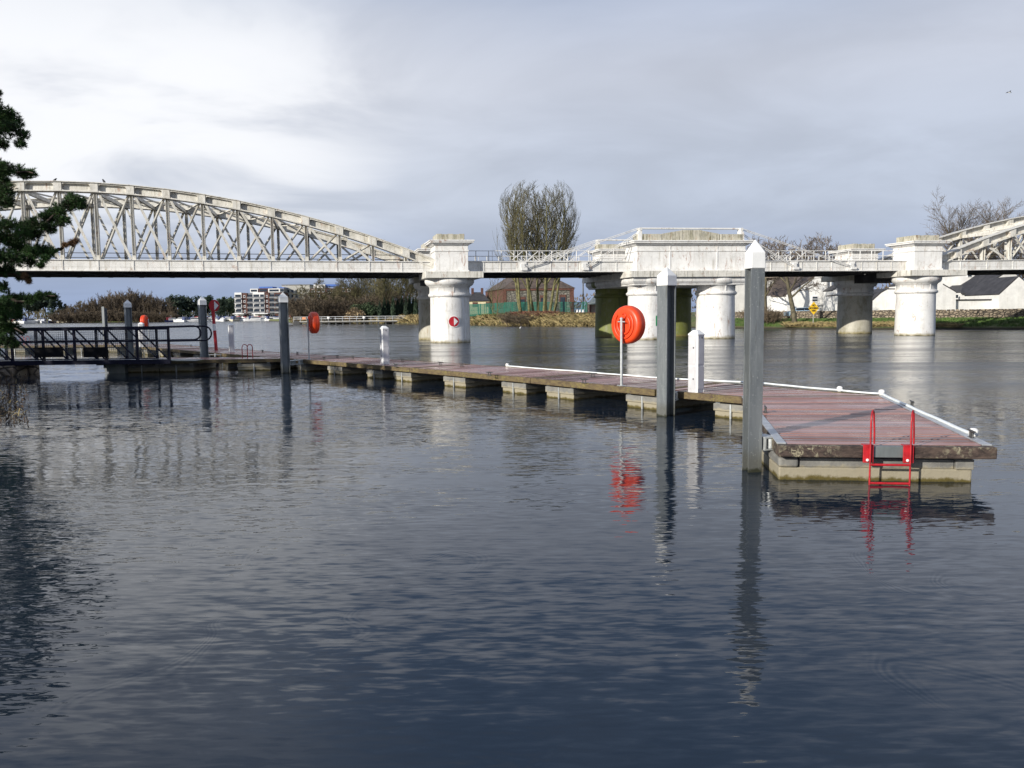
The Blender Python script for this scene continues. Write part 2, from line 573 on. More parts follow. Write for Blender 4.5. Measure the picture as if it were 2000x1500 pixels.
def old_timber(name, a, b_, lichen):
    m, g, p = new_mat(name)
    geo = g.new('ShaderNodeNewGeometry')
    pos = geo.outputs['Position']
    n = g.noise(pos, 5, 8, 0.7, 0.8, stretch=(1.2, 1.2, 3.0))
    c = g.mix(g.ramp(n, 0.35, 0.65), a, b_)
    l = g.ramp(g.noise(pos, 11, 6, 0.75, 1.2), 0.50, 0.60)
    l2 = g.ramp(g.noise(pos, 2.1, 3, 0.5), 0.4, 0.6)
    c = g.mix(g.math('MULTIPLY', g.math('MULTIPLY', l, l2), 0.8), c, lichen)
    g.put(p.inputs['Base Color'], c)
    p.inputs['Roughness'].default_value = 0.75
    b = g.new('ShaderNodeBump')
    b.inputs['Strength'].default_value = 0.6
    b.inputs['Distance'].default_value = 0.02
    g.put(b.inputs['Height'], g.noise(pos, 16, 8, 0.7, 0.5, stretch=(1, 1, 2.5)))
    g.put(p.inputs['Normal'], b.outputs[0])
    return m


def float_concrete():
    m, g, p = new_mat('stained_float_concrete')
    geo = g.new('ShaderNodeNewGeometry')
    pos = geo.outputs['Position']
    s3 = g.new('ShaderNodeSeparateXYZ')
    g.put(s3.inputs[0], pos)
    n = g.noise(pos, 4, 6, 0.65, 0.4)
    c = g.mix(g.ramp(n, 0.3, 0.7), (0.135, 0.134, 0.128), (0.24, 0.233, 0.21))
    wob = g.math('MULTIPLY_ADD', g.noise(pos, 7, 6, 0.7), 0.16, -0.08)
    zz = g.math('ADD', s3.outputs[2], wob)
    c = g.mix(g.ramp(zz, 0.19, 0.14, 0, 0.85), c, (0.30, 0.265, 0.185))
    c = g.mix(g.ramp(zz, 0.06, 0.015, 0, 1.0), c, (0.085, 0.065, 0.010))
    c = g.mix(g.ramp(zz, 0.015, -0.02, 0, 0.9), c, (0.035, 0.03, 0.008))
    g.put(p.inputs['Base Color'], c)
    p.inputs['Roughness'].default_value = 0.8
    b = g.new('ShaderNodeBump')
    b.inputs['Strength'].default_value = 0.5
    b.inputs['Distance'].default_value = 0.02
    g.put(b.inputs['Height'], g.noise(pos, 18, 6, 0.7))
    g.put(p.inputs['Normal'], b.outputs[0])
    return m


def stone_wall(name, cells=2.2, a=(0.20, 0.16, 0.12), b_=(0.34, 0.28, 0.20), mortar=(0.06, 0.05, 0.04), stretch=(1, 1, 1.7)):
    m, g, p = new_mat(name)
    co = g.new('ShaderNodeNewGeometry').outputs['Position']
    mp = g.new('ShaderNodeMapping')
    g.put(mp.inputs['Vector'], co)
    mp.inputs['Scale'].default_value = stretch
    v = g.new('ShaderNodeTexVoronoi')
    v.inputs['Scale'].default_value = cells
    g.put(v.inputs['Vector'], mp.outputs[0])
    v2 = g.new('ShaderNodeTexVoronoi', feature='DISTANCE_TO_EDGE')
    v2.inputs['Scale'].default_value = cells
    g.put(v2.inputs['Vector'], mp.outputs[0])
    sp = g.new('ShaderNodeSeparateColor')
    g.put(sp.inputs[0], v.outputs['Color'])
    c = g.mix(sp.outputs[0], a, b_)
    c = g.mix(g.ramp(v2.outputs['Distance'], 0.02, 0.12, 1.0, 0.0), c, mortar)
    g.put(p.inputs['Base Color'], c)
    p.inputs['Roughness'].default_value = 0.9
    b = g.new('ShaderNodeBump')
    b.inputs['Strength'].default_value = 0.8
    b.inputs['Distance'].default_value = 0.12
    g.put(b.inputs['Height'], g.ramp(v2.outputs['Distance'], 0.0, 0.2))
    g.put(p.inputs['Normal'], b.outputs[0])
    return m


M['deck'] = wet_deck()
M['beam_near'] = old_timber('dark_weathered_beam_timber', (0.022, 0.014, 0.012), (0.085, 0.058, 0.045), (0.36, 0.33, 0.22))
M['beam'] = old_timber('mossy_beam_timber', (0.075, 0.05, 0.03), (0.155, 0.115, 0.05), (0.20, 0.17, 0.05))
M['float'] = float_concrete()
M['rubble'] = stone_wall('rubble_stone')
M['limestone'] = stone_wall('grey_limestone_rubble', 1.5, (0.15, 0.14, 0.12), (0.25, 0.235, 0.20), (0.08, 0.075, 0.065), (1, 1, 2.2))


def fence_mesh_mat():
    m, g, p = new_mat('green_mesh_fencing')
    co = g.new('ShaderNodeNewGeometry').outputs['Position']
    n = g.noise(co, 1.2, 3, 0.5)
    g.put(p.inputs['Base Color'], g.mix(n, (0.006, 0.10, 0.07), (0.015, 0.17, 0.12)))
    p.inputs['Roughness'].default_value = 0.6
    return m


M['fence_green'] = fence_mesh_mat()


CHAN_GAIN = 0.9


def water_mat():
    m, g, p = new_mat('river_water')
    pos = g.new('ShaderNodeNewGeometry').outputs['Position']
    # open channel beyond the pontoon is ruffled by wind and current, the basin on this side lies in its lee
    s3 = g.new('ShaderNodeSeparateXYZ')
    g.put(s3.inputs[0], pos)
    side = g.math('ADD', g.math('MULTIPLY', s3.outputs[0], 0.75), g.math('MULTIPLY', s3.outputs[1], 0.66))
    side = g.math('ADD', side, g.math('MULTIPLY_ADD', g.noise(pos, 0.25, 2, 0.5), 5.0, -2.5))
    chan = g.ramp(side, 14.5, 26.0, 0.0, 1.0)
    patch = g.ramp(g.noise(pos, 0.16, 3, 0.55, 0.8, stretch=(0.45, 1.6, 1)), 0.38, 0.62, 0.35, 1.3)
    ruffle = g.math('MULTIPLY', patch, g.math('MULTIPLY_ADD', chan, CHAN_GAIN, 1.0))
    # wave slopes taken straight from colour noise, so that far water keeps its roughness
    def slopes(scale, stretch, detail, dist):
        mp = g.new('ShaderNodeMapping')
        g.put(mp.inputs['Vector'], pos)
        mp.inputs['Scale'].default_value = stretch
        n = g.new('ShaderNodeTexNoise')
        g.put(n.inputs['Vector'], mp.outputs[0])
        n.inputs['Scale'].default_value = scale
        n.inputs['Detail'].default_value = detail
        n.inputs['Roughness'].default_value = 0.5
        n.inputs['Distortion'].default_value = dist
        return g.vmath('SUBTRACT', n.outputs['Color'], (0.5, 0.5, 0.5))

    def scaled(v, k):
        n = g.new('ShaderNodeVectorMath', operation='SCALE')
        g.put(n.inputs[0], v)
        g.put(n.inputs['Scale'], k)
        return n.outputs[0]
    fine = scaled(slopes(12.0, (0.42, 1.9, 1), 3, 0.35), g.math('MULTIPLY', ruffle, 0.27))
    med = scaled(slopes(3.6, (0.40, 2.0, 1), 3, 1.1), g.math('MULTIPLY_ADD', ruffle, 0.09, 0.025))
    big = scaled(slopes(0.8, (0.5, 1.5, 1), 2, 1.3), g.math('MULTIPLY_ADD', chan, 0.06, 0.05))
    sl = g.vmath('ADD', g.vmath('ADD', fine, med), big)
    # trains of parallel ripples that follow the edges of current eddies
    eddy = g.noise(pos, 0.33, 2, 0.4, 1.6)
    de = g.math('SUBTRACT', eddy, 0.5)
    band = g.ramp(g.math('ABSOLUTE', de), 0.0, 0.035, 1.0, 0.0)
    band = g.math('MULTIPLY', band, g.ramp(g.noise(pos, 0.55, 2, 0.5), 0.46, 0.62))
    rip = g.math('MULTIPLY', g.math('SINE', g.math('MULTIPLY', de, 620.0)), g.math('MULTIPLY', band, 0.020))
    cv = g.new('ShaderNodeCombineXYZ')
    g.put(cv.inputs[0], g.math('MULTIPLY', rip, 0.4))
    g.put(cv.inputs[1], rip)
    sl = g.vmath('ADD', sl, cv.outputs[0])
    sl = g.vmath('MULTIPLY', sl, (0.55, 1.0, 0.0))
    nv = g.vmath('NORMALIZE', g.vmath('ADD', sl, (0, 0, 1)))
    g.put(p.inputs['Normal'], nv)
    p.inputs['Base Color'].default_value = (0.011, 0.019, 0.031, 1)
    # capillary waves too small to draw: a rougher surface out in the current
    lane = g.ramp(g.noise(pos, 0.22, 4, 0.6, 1.0, stretch=(0.25, 1.8, 1)), 0.36, 0.64, 0.08, 0.22)
    g.put(p.inputs['Roughness'], g.math('MULTIPLY_ADD', g.math('MULTIPLY', chan, lane), 1.0, 0.03))
    p.inputs['IOR'].default_value = 1.40
    p.inputs['Specular IOR Level'].default_value = 0.5
    return m


M['water'] = water_mat()


def bank_mat():
    m, g, p = new_mat('river_bank_soil_and_grass')
    pos = g.new('ShaderNodeNewGeometry').outputs['Position']
    s3 = g.new('ShaderNodeSeparateXYZ')
    g.put(s3.inputs[0], pos)
    n = g.noise(pos, 0.6, 6, 0.65, 0.4)
    c = g.mix(g.ramp(n, 0.35, 0.65), (0.07, 0.115, 0.025), (0.16, 0.145, 0.06))
    c = g.mix(g.ramp(s3.outputs[2], 0.35, 0.05, 0, 1), c, (0.04, 0.033, 0.022))
    g.put(p.inputs['Base Color'], c)
    p.inputs['Roughness'].default_value = 0.95
    b = g.new('ShaderNodeBump')
    b.inputs['Strength'].default_value = 0.8
    b.inputs['Distance'].default_value = 0.3
    g.put(b.inputs['Height'], g.noise(pos, 3, 5, 0.7))
    g.put(p.inputs['Normal'], b.outputs[0])
    return m


M['bank'] = bank_mat()

# ------------------------------------------------------------------ the river and the land
mb = MB()
mb.add([(-6000, -300, 0), (6000, -300, 0), (6000, 6000, 0), (-6000, 6000, 0)], [(0, 1, 2, 3)])
tag(part('river', mb, M['water']), 'dark rippled river water reflecting the clouds', kind='structure')

# far shore: pixel of the water's edge, height of the bank top, width of the slope
SHORE = [(-3200, 631, 1.0, 10, 420), (-900, 630, 1.0, 10, 470), (0, 629, 1.0, 8, 470), (330, 628, 1.0, 8, 470), (520, 626, 1.0, 8, 450), (556, 627, 1.0, 6, 330),
         (576, 632, 1.2, 5, 0), (700, 632.6, 1.3, 6, 0), (792, 633, 1.7, 8, 0), (919, 635, 2.05, 8, 0), (985, 636.2, 2.05, 7, 0),
         (1054, 637.6, 2.05, 7, 0), (1176, 638, 2.0, 8, 0), (1300, 639.5, 1.6, 8, 0), (1400, 641, 1.2, 8, 0), (1488, 642.2, 1.0, 7, 0),
         (1650, 643, 1.0, 7, 0), (1800, 643.2, 1.0, 7, 0), (2000, 644, 1.0, 7, 0), (2300, 645, 1.0, 7, 0), (3000, 648, 1.0, 7, 0), (6000, 660, 1.0, 7, 60)]


def shore_pt(e):
    px, py, h, w, Y = e
    if Y:
        p = at_y(px, py, Y)
        return Vector((p.x, Y, 0))
    return at_z(px, py, 0)


def shore_row(i, t):
    """t metres inland (radially outward) of the shore point i"""
    e = SHORE[i]
    p = shore_pt(e)
    k = 1 + t / math.hypot(p.x, p.y)
    return Vector((p.x * k, p.y * k, 0))


def bank_height(e, t):
    h, w = e[2], e[3]
    if t <= 0:
        return t * 0.4
    u = min(1, t / w)
    return 0.22 + (h - 0.22) * (u * u * (3 - 2 * u) * 0.5 + u * 0.5)


rng = random.Random(5)
mb = MB()
rows = [-4, 0, 0.25, 1, 2, 3, 4.5, 6, 8, 10, 14, 30, 120, 600, 5200]
# subdivide the shore between survey points
pts = []
for i in range(len(SHORE) - 1):
    a, b = SHORE[i], SHORE[i + 1]
    pa, pb = shore_pt(a), shore_pt(b)
    n = 10 if 3 <= i < 18 else 3
    for k in range(n):
        t = k / n
        pts.append((pa.lerp(pb, t), a[2] + (b[2] - a[2]) * t, a[3] + (b[3] - a[3]) * t))
pts.append((shore_pt(SHORE[-1]), SHORE[-1][2], SHORE[-1][3]))
vs = []
for p, h, w in pts:
    jit = rng.uniform(-0.5, 0.5)
    L = math.hypot(p.x, p.y)
    for t in rows:
        k = 1 + (t + (jit if t < 10 else 0)) / L
        z = bank_height((0, 0, h, w), t if t < 600 else 600)
        if 0.5 < t < 20:
            z += rng.uniform(-0.07, 0.07)
        if t == 0:
            z = -0.15
        if t == 5200:
            z = 6
        vs.append((p.x * k, p.y * k, z))
nr = len(rows)
fs = []
for i in range(len(pts) - 1):
    for j in range(nr - 1):
        fs.append((i * nr + j, i * nr + j + 1, (i + 1) * nr + j + 1, (i + 1) * nr + j))
mb.add(vs, fs, True)
tag(part('far_ground', mb, M['bank']), 'grassy land behind the far river bank', kind='structure')


def bank_point(px, t):
    """world point t metres inland of the shore seen at column px"""
    for i in range(len(SHORE) - 1):
        a, b = SHORE[i], SHORE[i + 1]
        if a[0] <= px <= b[0]:
            u = (px - a[0]) / (b[0] - a[0])
            p = shore_pt(a).lerp(shore_pt(b), u)
            h, w = a[2] + (b[2] - a[2]) * u, a[3] + (b[3] - a[3]) * u
            L = math.hypot(p.x, p.y)
            k = 1 + t / L
            return Vector((p.x * k, p.y * k, bank_height((0, 0, h, w), t)))


# near bank, on the left and behind the camera
mb = MB()
edge = [(-60, 60), (-34, 44), (-24, 30), (-17.5, 24), (-14.2, 21), (-12.3, 18.6), (-10.9, 17.0), (-10.5, 15.4), (-10.3, 13), (-9.4, 10), (-8.6, 7), (-7.4, 3), (-6.0, -0.5), (-3.5, -2.6), (2, -3.2), (10, -3.5), (30, -4), (80, -8)]
vs = []
rows2 = [-1.5, -0.3, 0.3, 1.2, 3, 8, 60]
zz = [-0.7, -0.12, 0.12, 0.45, 0.9, 1.2, 1.5]
fine_edge = []
for i in range(len(edge) - 1):
    for k in range(4):
        t = k / 4
        fine_edge.append((edge[i][0] + (edge[i + 1][0] - edge[i][0]) * t, edge[i][1] + (edge[i + 1][1] - edge[i][1]) * t))
fine_edge.append(edge[-1])
cx0, cy0 = 14, 16
for i, (x, y) in enumerate(fine_edge):
    d = Vector((x - cx0, y - cy0, 0)).normalized()
    for r_, z in zip(rows2, zz):
        j = rng.uniform(-0.15, 0.15)
        vs.append((x + d.x * (r_ + j), y + d.y * (r_ + j), z + rng.uniform(-0.04, 0.04)))
n2 = len(rows2)
fs = [(i * n2 + j, (i + 1) * n2 + j, (i + 1) * n2 + j + 1, i * n2 + j + 1) for i in range(len(fine_edge) - 1) for j in range(n2 - 1)]
mb.add(vs, fs, True)
tag(part('near_bank', mb, M['bank']), 'muddy near bank under the pine', kind='structure')
# ------------------------------------------------------------------ the railway bridge
f1 = at_z(880, 670, 0)
f4 = at_z(1786, 655.8, 0)
P0 = f1 + Vector((f1.x, f1.y, 0)).normalized() * 1.45
P4 = f4 + Vector((f4.x, f4.y, 0)).normalized() * 1.45
BU = (P4 - P0).normalized()
BN = Vector((-BU.y, BU.x, 0))
S4 = (P4 - P0).length
BROT = math.atan2(BU.y, BU.x)
BN = BN - BU * 0.10      # the bridge crosses slightly on the skew
ZSLAB0, ZSLAB1, ZGT = 4.64, 5.10, 5.90
REAR = 7.4


def B(s, v, z):
    if z > 4.8:      # the outer spans rise very slightly away from the middle
        z += 0.008 * max(0.0, -s - 1.3, s - S4 - 1.3)
    return P0 + BU * s + BN * v + Vector((0, 0, z))


def s_at(px, py, v=0.0):
    a, b = B(0, v, 0), B(1, v, 0)
    return on_line(px, py, a, b)


def bbox(mb, s0, s1, v0, v1, z0, z1):
    mb.hexa([B(s0, v0, z0), B(s1, v0, z0), B(s1, v1, z0), B(s0, v1, z0)], [B(s0, v0, z1), B(s1, v0, z1), B(s1, v1, z1), B(s0, v1, z1)])


def frustum(mb, s0, s1, v0, v1, z0, z1, o):
    """box whose top is wider by o on every side"""
    mb.hexa([B(s0, v0, z0), B(s1, v0, z0), B(s1, v1, z0), B(s0, v1, z0)],
            [B(s0 - o, v0 - o, z1), B(s1 + o, v0 - o, z1), B(s1 + o, v1 + o, z1), B(s0 - o, v1 + o, z1)])


def column(parent, s, v, mat, mshaft=None):
    c = B(s, v, 0)
    mb = MB()
    mb.lathe([(1.49, -1.2), (1.48, 0.0), (1.43, 3.30)], (c.x, c.y, 0), 48)
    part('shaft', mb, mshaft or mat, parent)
    mb = MB()
    mb.lathe([(1.44, 3.30), (1.52, 3.34), (1.58, 3.42), (1.58, 3.50), (1.50, 3.58), (1.475, 3.62)], (c.x, c.y, 0), 48)
    part('neck_ring', mb, mat, parent)
    mb = MB()
    mb.lathe([(1.46, 3.60), (1.46, 4.02), (1.52, 4.03), (1.54, 4.10), (1.62, 4.14), (1.74, 4.24), (1.81, 4.38), (1.82, 4.50), (1.78, 4.6395)], (c.x, c.y, 0), 48)
    part('capital', mb, mat, parent)
    # vertical joint ribs between the cast plates of the neck
    for k in range(8):
        a = 2 * math.pi * (k + 0.35) / 8
        p = Vector((c.x + 1.47 * math.cos(a), c.y + 1.47 * math.sin(a), 0))
        mb = MB()
        mb.box((p.x, p.y, 3.82), (0.05, 0.06, 0.38), a)
        part('joint_rib', mb, mat, parent)


def pedestal(parent, s0, s1, v0, v1, mat, block=True):
    mb = MB()
    bbox(mb, s0 - 0.06, s1 + 0.06, v0 - 0.06, v1 + 0.06, ZSLAB1, 5.24)
    bbox(mb, s0, s1, v0, v1, 5.24, 6.56)
    bbox(mb, s0 - 0.05, s1 + 0.05, v0 - 0.05, v1 + 0.05, 6.56, 6.68)
    bbox(mb, s0, s1, v0, v1, 6.68, 6.98)
    part('pedestal', mb, mat, parent, bevel=0.02)
    mb = MB()
    frustum(mb, s0 - 0.04, s1 + 0.04, v0 - 0.04, v1 + 0.04, 6.98, 7.16, 0.22)
    bbox(mb, s0 - 0.36, s1 + 0.36, v0 - 0.36, v1 + 0.36, 7.16, 7.27)
    bbox(mb, s0 - 0.42, s1 + 0.42, v0 - 0.42, v1 + 0.42, 7.27, 7.36)
    part('cornice', mb, mat, parent, bevel=0.015)
    if block:
        c = (s0 + s1) / 2 - 0.03
        mb = MB()
        bbox(mb, c - 1.0, c + 1.0, v0 + 0.15, v1 - 0.15, 7.36, 7.78)
        for k in range(5):
            w = 2.0 / 5
            bbox(mb, c - 1.0 + k * w + 0.01, c - 1.0 + (k + 1) * w - 0.01, v0 + 0.13, v1 - 0.13, 7.38, 7.83 - (0.03 if k % 2 else 0))
        part('top_block', mb, M['cap_stone'], parent, bevel=0.01)


def sign_disc(parent, name, s, v, px, py, rad, colour):
    pass


def pier(s, v, label, mat, shaft=None, wide=0.0):
    t = thing('bridge_pier', B(s, v, 0), label, 'bridge pier', 'iron column piers of the bridge')
    column(t, s, v, mat, shaft)
    mb = MB()
    bbox(mb, s - 2.0, s + 2.0 + wide, v - 1.95, v + 1.95, ZSLAB0, ZSLAB1)
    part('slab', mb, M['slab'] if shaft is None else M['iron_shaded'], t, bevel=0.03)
    pedestal(t, s - 1.19, s + 1.19, v - 1.2, v + 1.2, mat)
    return t


def curved_sign(parent, s, v, px, py, halfw, halfh, kind):
    """thin enamel sign bent round the column face, centred on the sight line of a pixel"""
    c = B(s, v, 0)
    d = ray(px, py)
    # angle of the point on the column where the sight line meets it
    u = Vector((d.x, d.y, 0)).normalized()
    e = Vector((c.x, c.y, 0))
    tca = e.dot(u)
    d2 = e.length_squared - tca * tca
    th = math.sqrt(max(0.0, 1.48 ** 2 - d2))
    hit = u * (tca - th)
    a0 = math.atan2(hit.y - c.y, hit.x - c.x)
    zc = EYE + d.z * hit.length / math.hypot(d.x, d.y)

    def P(x, z, off):
        r_ = 1.475 + off
        a = a0 + x / 1.48
        return (c.x + r_ * math.cos(a), c.y + r_ * math.sin(a), zc + z)

    def patch(name, pts, off, mat):
        mb = MB()
        n = len(pts)
        cx_ = sum(p[0] for p in pts) / n
        cz_ = sum(p[1] for p in pts) / n
        vs = [P(x, z, off) for x, z in pts] + [P(cx_, cz_, off)] + [P(x, z, off - 0.03) for x, z in pts]
        fs = [(i, (i + 1) % n, n) for i in range(n)] + [(i, n + 1 + i, n + 1 + (i + 1) % n, (i + 1) % n) for i in range(n)]
        mb.add(vs, fs)
        return part(name, mb, mat, parent)
    if kind == 'red':
        circ = [(halfw * math.cos(2 * math.pi * k / 28), halfw * math.sin(2 * math.pi * k / 28)) for k in range(28)]
        patch('rim', [(x * 1.14, z * 1.14) for x, z in circ], 0.03, M['white_sign'])
        patch('disc', circ, 0.042, M['red_sign'])
        patch('triangle', [(-0.0, halfw * 0.80), (-0.0, -halfw * 0.80), (halfw * 0.80, 0.0)], 0.054, M['white_sign'])
    else:
        patch('board', [(-halfw, -halfh), (halfw, -halfh), (halfw, halfh), (-halfw, halfh)], 0.03, M['green_sign'])
        q = halfw * 0.62
        patch('diamond', [(0, -q), (q, 0), (0, q), (-q, 0)], 0.044, M['white_sign'])


# pier 1 (left) and pier 4 (right), front and rear columns
pier(0, 0, 'front white iron column pier carrying the red disc sign', M['iron_column'], wide=0.15)
rs = thing('navigation_sign', B(0, -1.45, 1.5), 'round red sign with a white triangle on the left white pier', 'sign')
curved_sign(rs, 0, 0, 886.5, 628, 0.37, 0.37, 'red')
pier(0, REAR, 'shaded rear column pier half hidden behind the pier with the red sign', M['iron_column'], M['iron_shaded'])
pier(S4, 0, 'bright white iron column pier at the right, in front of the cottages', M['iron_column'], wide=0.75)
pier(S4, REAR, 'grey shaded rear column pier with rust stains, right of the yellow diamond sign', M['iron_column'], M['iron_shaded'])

# cross girders that join front and rear columns under the tracks
for s_, lab in ((0, 'dark cross girder over the left pair of columns'), (S4, 'dark cross girder over the right pair of columns')):
    mb = MB()
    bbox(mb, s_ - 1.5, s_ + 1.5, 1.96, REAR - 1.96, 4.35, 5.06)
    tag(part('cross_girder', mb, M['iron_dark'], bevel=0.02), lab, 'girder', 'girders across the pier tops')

# middle pier: four columns under one long entablature
SA, SB = s_at(1278, 600, -1.4), s_at(1415, 600, -1.4)
SP0, SP1 = s_at(1244, 510, -1.2), s_at(1456, 510, -1.2)
mid = thing('swing_span_pier', B((SA + SB) / 2, REAR / 2, 0), 'long four-columned middle pier with a stone-topped parapet behind the tall mooring piles', 'bridge pier')
column(mid, SA, 0, M['iron_column'])
column(mid, SB, 0, M['iron_column'])
column(mid, SA, REAR, M['iron_algae'])
column(mid, SB, REAR, M['iron_algae'])
mb = MB()
bbox(mb, SA - 2.0, SB + 2.0, -1.95, REAR + 1.95, ZSLAB0, ZSLAB1)
for s_ in (SA - 0.6, SA + 1.4, (SA + SB) / 2 - 0.5, SB - 0.9, SB + 0.9):
    bbox(mb, s_, s_ + 0.05, -1.975, -1.95, ZSLAB0 + 0.01, ZSLAB1 - 0.01)
part('slab', mb, M['slab'], mid, bevel=0.03)
mb = MB()
prof = [(0, 4.06), (0.03, 4.10), (0.03, 4.16), (0.10, 4.22), (0.20, 4.36), (0.22, 4.50), (0.18, 4.6395)]
s0, s1, v0, v1 = SA - 1.55, SB + 1.55, -1.5, REAR + 1.5
vs = []
for o, z in prof:
    vs += [B(s0 - o, v0 - o, z), B(s1 + o, v0 - o, z), B(s1 + o, v1 + o, z), B(s0 - o, v1 + o, z)]
fs = [(3, 2, 1, 0)]
for i in range(len(prof) - 1):
    for k in range(4):
        k2 = (k + 1) % 4
        fs.append((i * 4 + k, i * 4 + k2, i * 4 + 4 + k2, i * 4 + 4 + k))
mb.add(vs, fs)
part('moulding', mb, M['iron_column'], mid)
pedestal(mid, SP0, SP1, -1.2, 1.0, M['iron_column'], block=False)
pedestal(mid, SP0, SP1, REAR - 1.0, REAR + 1.2, M['iron_column'], block=False)
for k, s_ in enumerate((0.30, 0.735)):
    mb = MB()
    ss = SP0 + (SP1 - SP0) * s_
    bbox(mb, ss - 0.035, ss + 0.035, -1.235, -1.2, 5.25, 6.97)
    part('panel_joint', mb, M['iron_column'], mid)
# parapet blocks, low at the sides and rising to the middle
for v0, v1 in ((-1.1, -0.1), (REAR + 0.1, REAR + 1.1)):
    L = SP1 - SP0
    zt = [(0.01, 7.86), (0.23, 7.86), (0.235, 7.88), (0.39, 8.10), (0.42, 8.16), (0.58, 8.16), (0.61, 8.10), (0.76, 7.88), (0.765, 7.86), (0.985, 7.86)]
    for i in range(len(zt) - 1):
        a, b = zt[i], zt[i + 1]
        if b[0] - a[0] < 0.01:
            continue
        n = max(1, round((b[0] - a[0]) * L / 0.85))
        for k in range(n):
            ta, tb = a[0] + (b[0] - a[0]) * k / n, a[0] + (b[0] - a[0]) * (k + 1) / n
            za, zb = a[1] + (b[1] - a[1]) * k / n, a[1] + (b[1] - a[1]) * (k + 1) / n
            sa, sb = SP0 + L * ta + 0.012, SP0 + L * tb - 0.012
            q = 0.02 * ((i + k) % 2)
            mb = MB()
            mb.hexa([B(sa, v0 - q, 7.36), B(sb, v0 - q, 7.36), B(sb, v1, 7.36), B(sa, v1, 7.36)], [B(sa, v0 - q, za), B(sb, v0 - q, zb), B(sb, v1, zb), B(sa, v1, za)])
            part('parapet_stone', mb, M['cap_stone'], mid, bevel=0.012, seg=1)
# saddles that carry the stay rods
TOW = []
for v in (-0.9, REAR + 0.9):
    for s_, sg in ((SP0 + 0.32, -1), (SP1 - 0.28, 1)):
        mb = MB()
        mb.extrude([B(s_ - sg * 0.12, v - 0.22, 7.36), B(s_ + sg * 0.22, v - 0.22, 7.36), B(s_ + sg * 0.20, v - 0.22, 7.95), B(s_ + sg * 0.05, v - 0.22, 8.24), B(s_ - sg * 0.12, v - 0.22, 8.24)], BN * 0.44)
        part('saddle_post', mb, M['iron_white'], mid, bevel=0.02)
        mb = MB()
        a, b = B(s_, v - 0.27, 8.22), B(s_, v + 0.27, 8.22)
        mb.tube([a, b], 0.12, 12)
        part('saddle_roller', mb, M['iron_white'], mid)
        TOW.append((s_, v, sg))
mb = MB()
for v in (-0.9, REAR + 0.9):
    mb.tube([B(SP0 + 0.35, v, 8.28), B(SP1 - 0.3, v, 8.28)], 0.065, 8)
part('top_tie_rods', mb, M['iron_white'], mid)
gs = thing('navigation_sign', B(SA, -1.45, 1.5), 'green sign with a white diamond on the middle pier, half behind a pile', 'sign')
curved_sign(gs, SA, 0, 1287, 626.5, 0.27, 0.38, 'green')


# ---- plate girders of the two opening spans
def plate_girder(parent, s0, s1, vc, mat, joints, face=-1):
    mb = MB()
    bbox(mb, s0, s1, vc - 0.17, vc + 0.17, ZSLAB1 + 0.06, ZGT - 0.05)
    part('web_plate', mb, mat, parent)
    mb = MB()
    bbox(mb, s0, s1, vc - 0.27, vc + 0.27, ZGT - 0.05, ZGT)
    part('top_flange', mb, mat, parent)
    mb = MB()
    bbox(mb, s0, s1, vc - 0.27, vc + 0.27, ZSLAB1 + 0.003, ZSLAB1 + 0.06)
    part('bottom_flange', mb, mat, parent)
    n = max(2, round((s1 - s0) / joints))
    for k in range(1, n):
        s_ = s0 + (s1 - s0) * k / n
        mb = MB()
        bbox(mb, s_ - 0.04, s_ + 0.04, vc - 0.205, vc + 0.205, ZSLAB1 + 0.062, ZGT - 0.052)
        part('stiffener', mb, mat, parent)
    mb = MB()
    bbox(mb, s0 + 0.02, s1 - 0.02, vc - 0.185, vc - 0.17, 5.40, 5.44)
    part('seam', mb, mat, parent)


def deck_under(parent, s0, s1, crossings=2.33):
    mb = MB()
    bbox(mb, s0, s1, 0.30, REAR - 0.30, 5.12, 5.30)
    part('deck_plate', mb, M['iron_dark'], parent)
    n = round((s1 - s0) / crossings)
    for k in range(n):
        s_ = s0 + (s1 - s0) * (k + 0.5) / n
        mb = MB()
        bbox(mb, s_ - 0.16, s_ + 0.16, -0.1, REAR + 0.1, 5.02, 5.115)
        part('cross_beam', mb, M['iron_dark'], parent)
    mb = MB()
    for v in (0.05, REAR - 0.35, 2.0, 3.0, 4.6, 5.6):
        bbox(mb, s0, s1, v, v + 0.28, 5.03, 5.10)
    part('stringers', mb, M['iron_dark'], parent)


def railing(parent, s0, s1, v, xs=()):
    for z in (6.78, 6.38, 6.02):
        mb = MB()
        mb.tube([B(s0, v, z), B(s1, v, z)], 0.028, 6)
        part('rail', mb, M['iron_white'], parent)
    n = round((s1 - s0) / 0.98)
    for k in range(n + 1):
        s_ = s0 + (s1 - s0) * k / n
        mb = MB()
        mb.tube([B(s_, v, ZGT), B(s_, v, 6.80)], 0.035, 6)
        part('post', mb, M['iron_white'], parent)
        sx = s_ + 0.28
        if k < n and k % 2 == 0:
            mb = MB()
            mb.tube([B(sx, v, ZGT), B(sx, v, 6.80)], 0.02, 5)
            part('post', mb, M['iron_white'], parent)
    for a, b in xs:
        mb = MB()
        mb.bar(B(a, v, 5.97), B(b, v, 6.74), 0.05, 0.05)
        mb.bar(B(a, v + 0.06, 6.74), B(b, v + 0.06, 5.97), 0.05, 0.05)
        part('cross_brace', mb, M['iron_white'], parent)


def stay(parent, p, q, r_=0.034):
    mb = MB()
    d = (Vector(q) - Vector(p)).normalized()
    side = Vector((0, 0, 1)).cross(d).cross(d).normalized() * 0.05
    mb.tube([Vector(p) + side, Vector(q) + side], r_ * 0.8, 6)
    mb.tube([Vector(p) - side, Vector(q) - side], r_ * 0.8, 6)
    part('stay_rod', mb, M['iron_white'], parent)


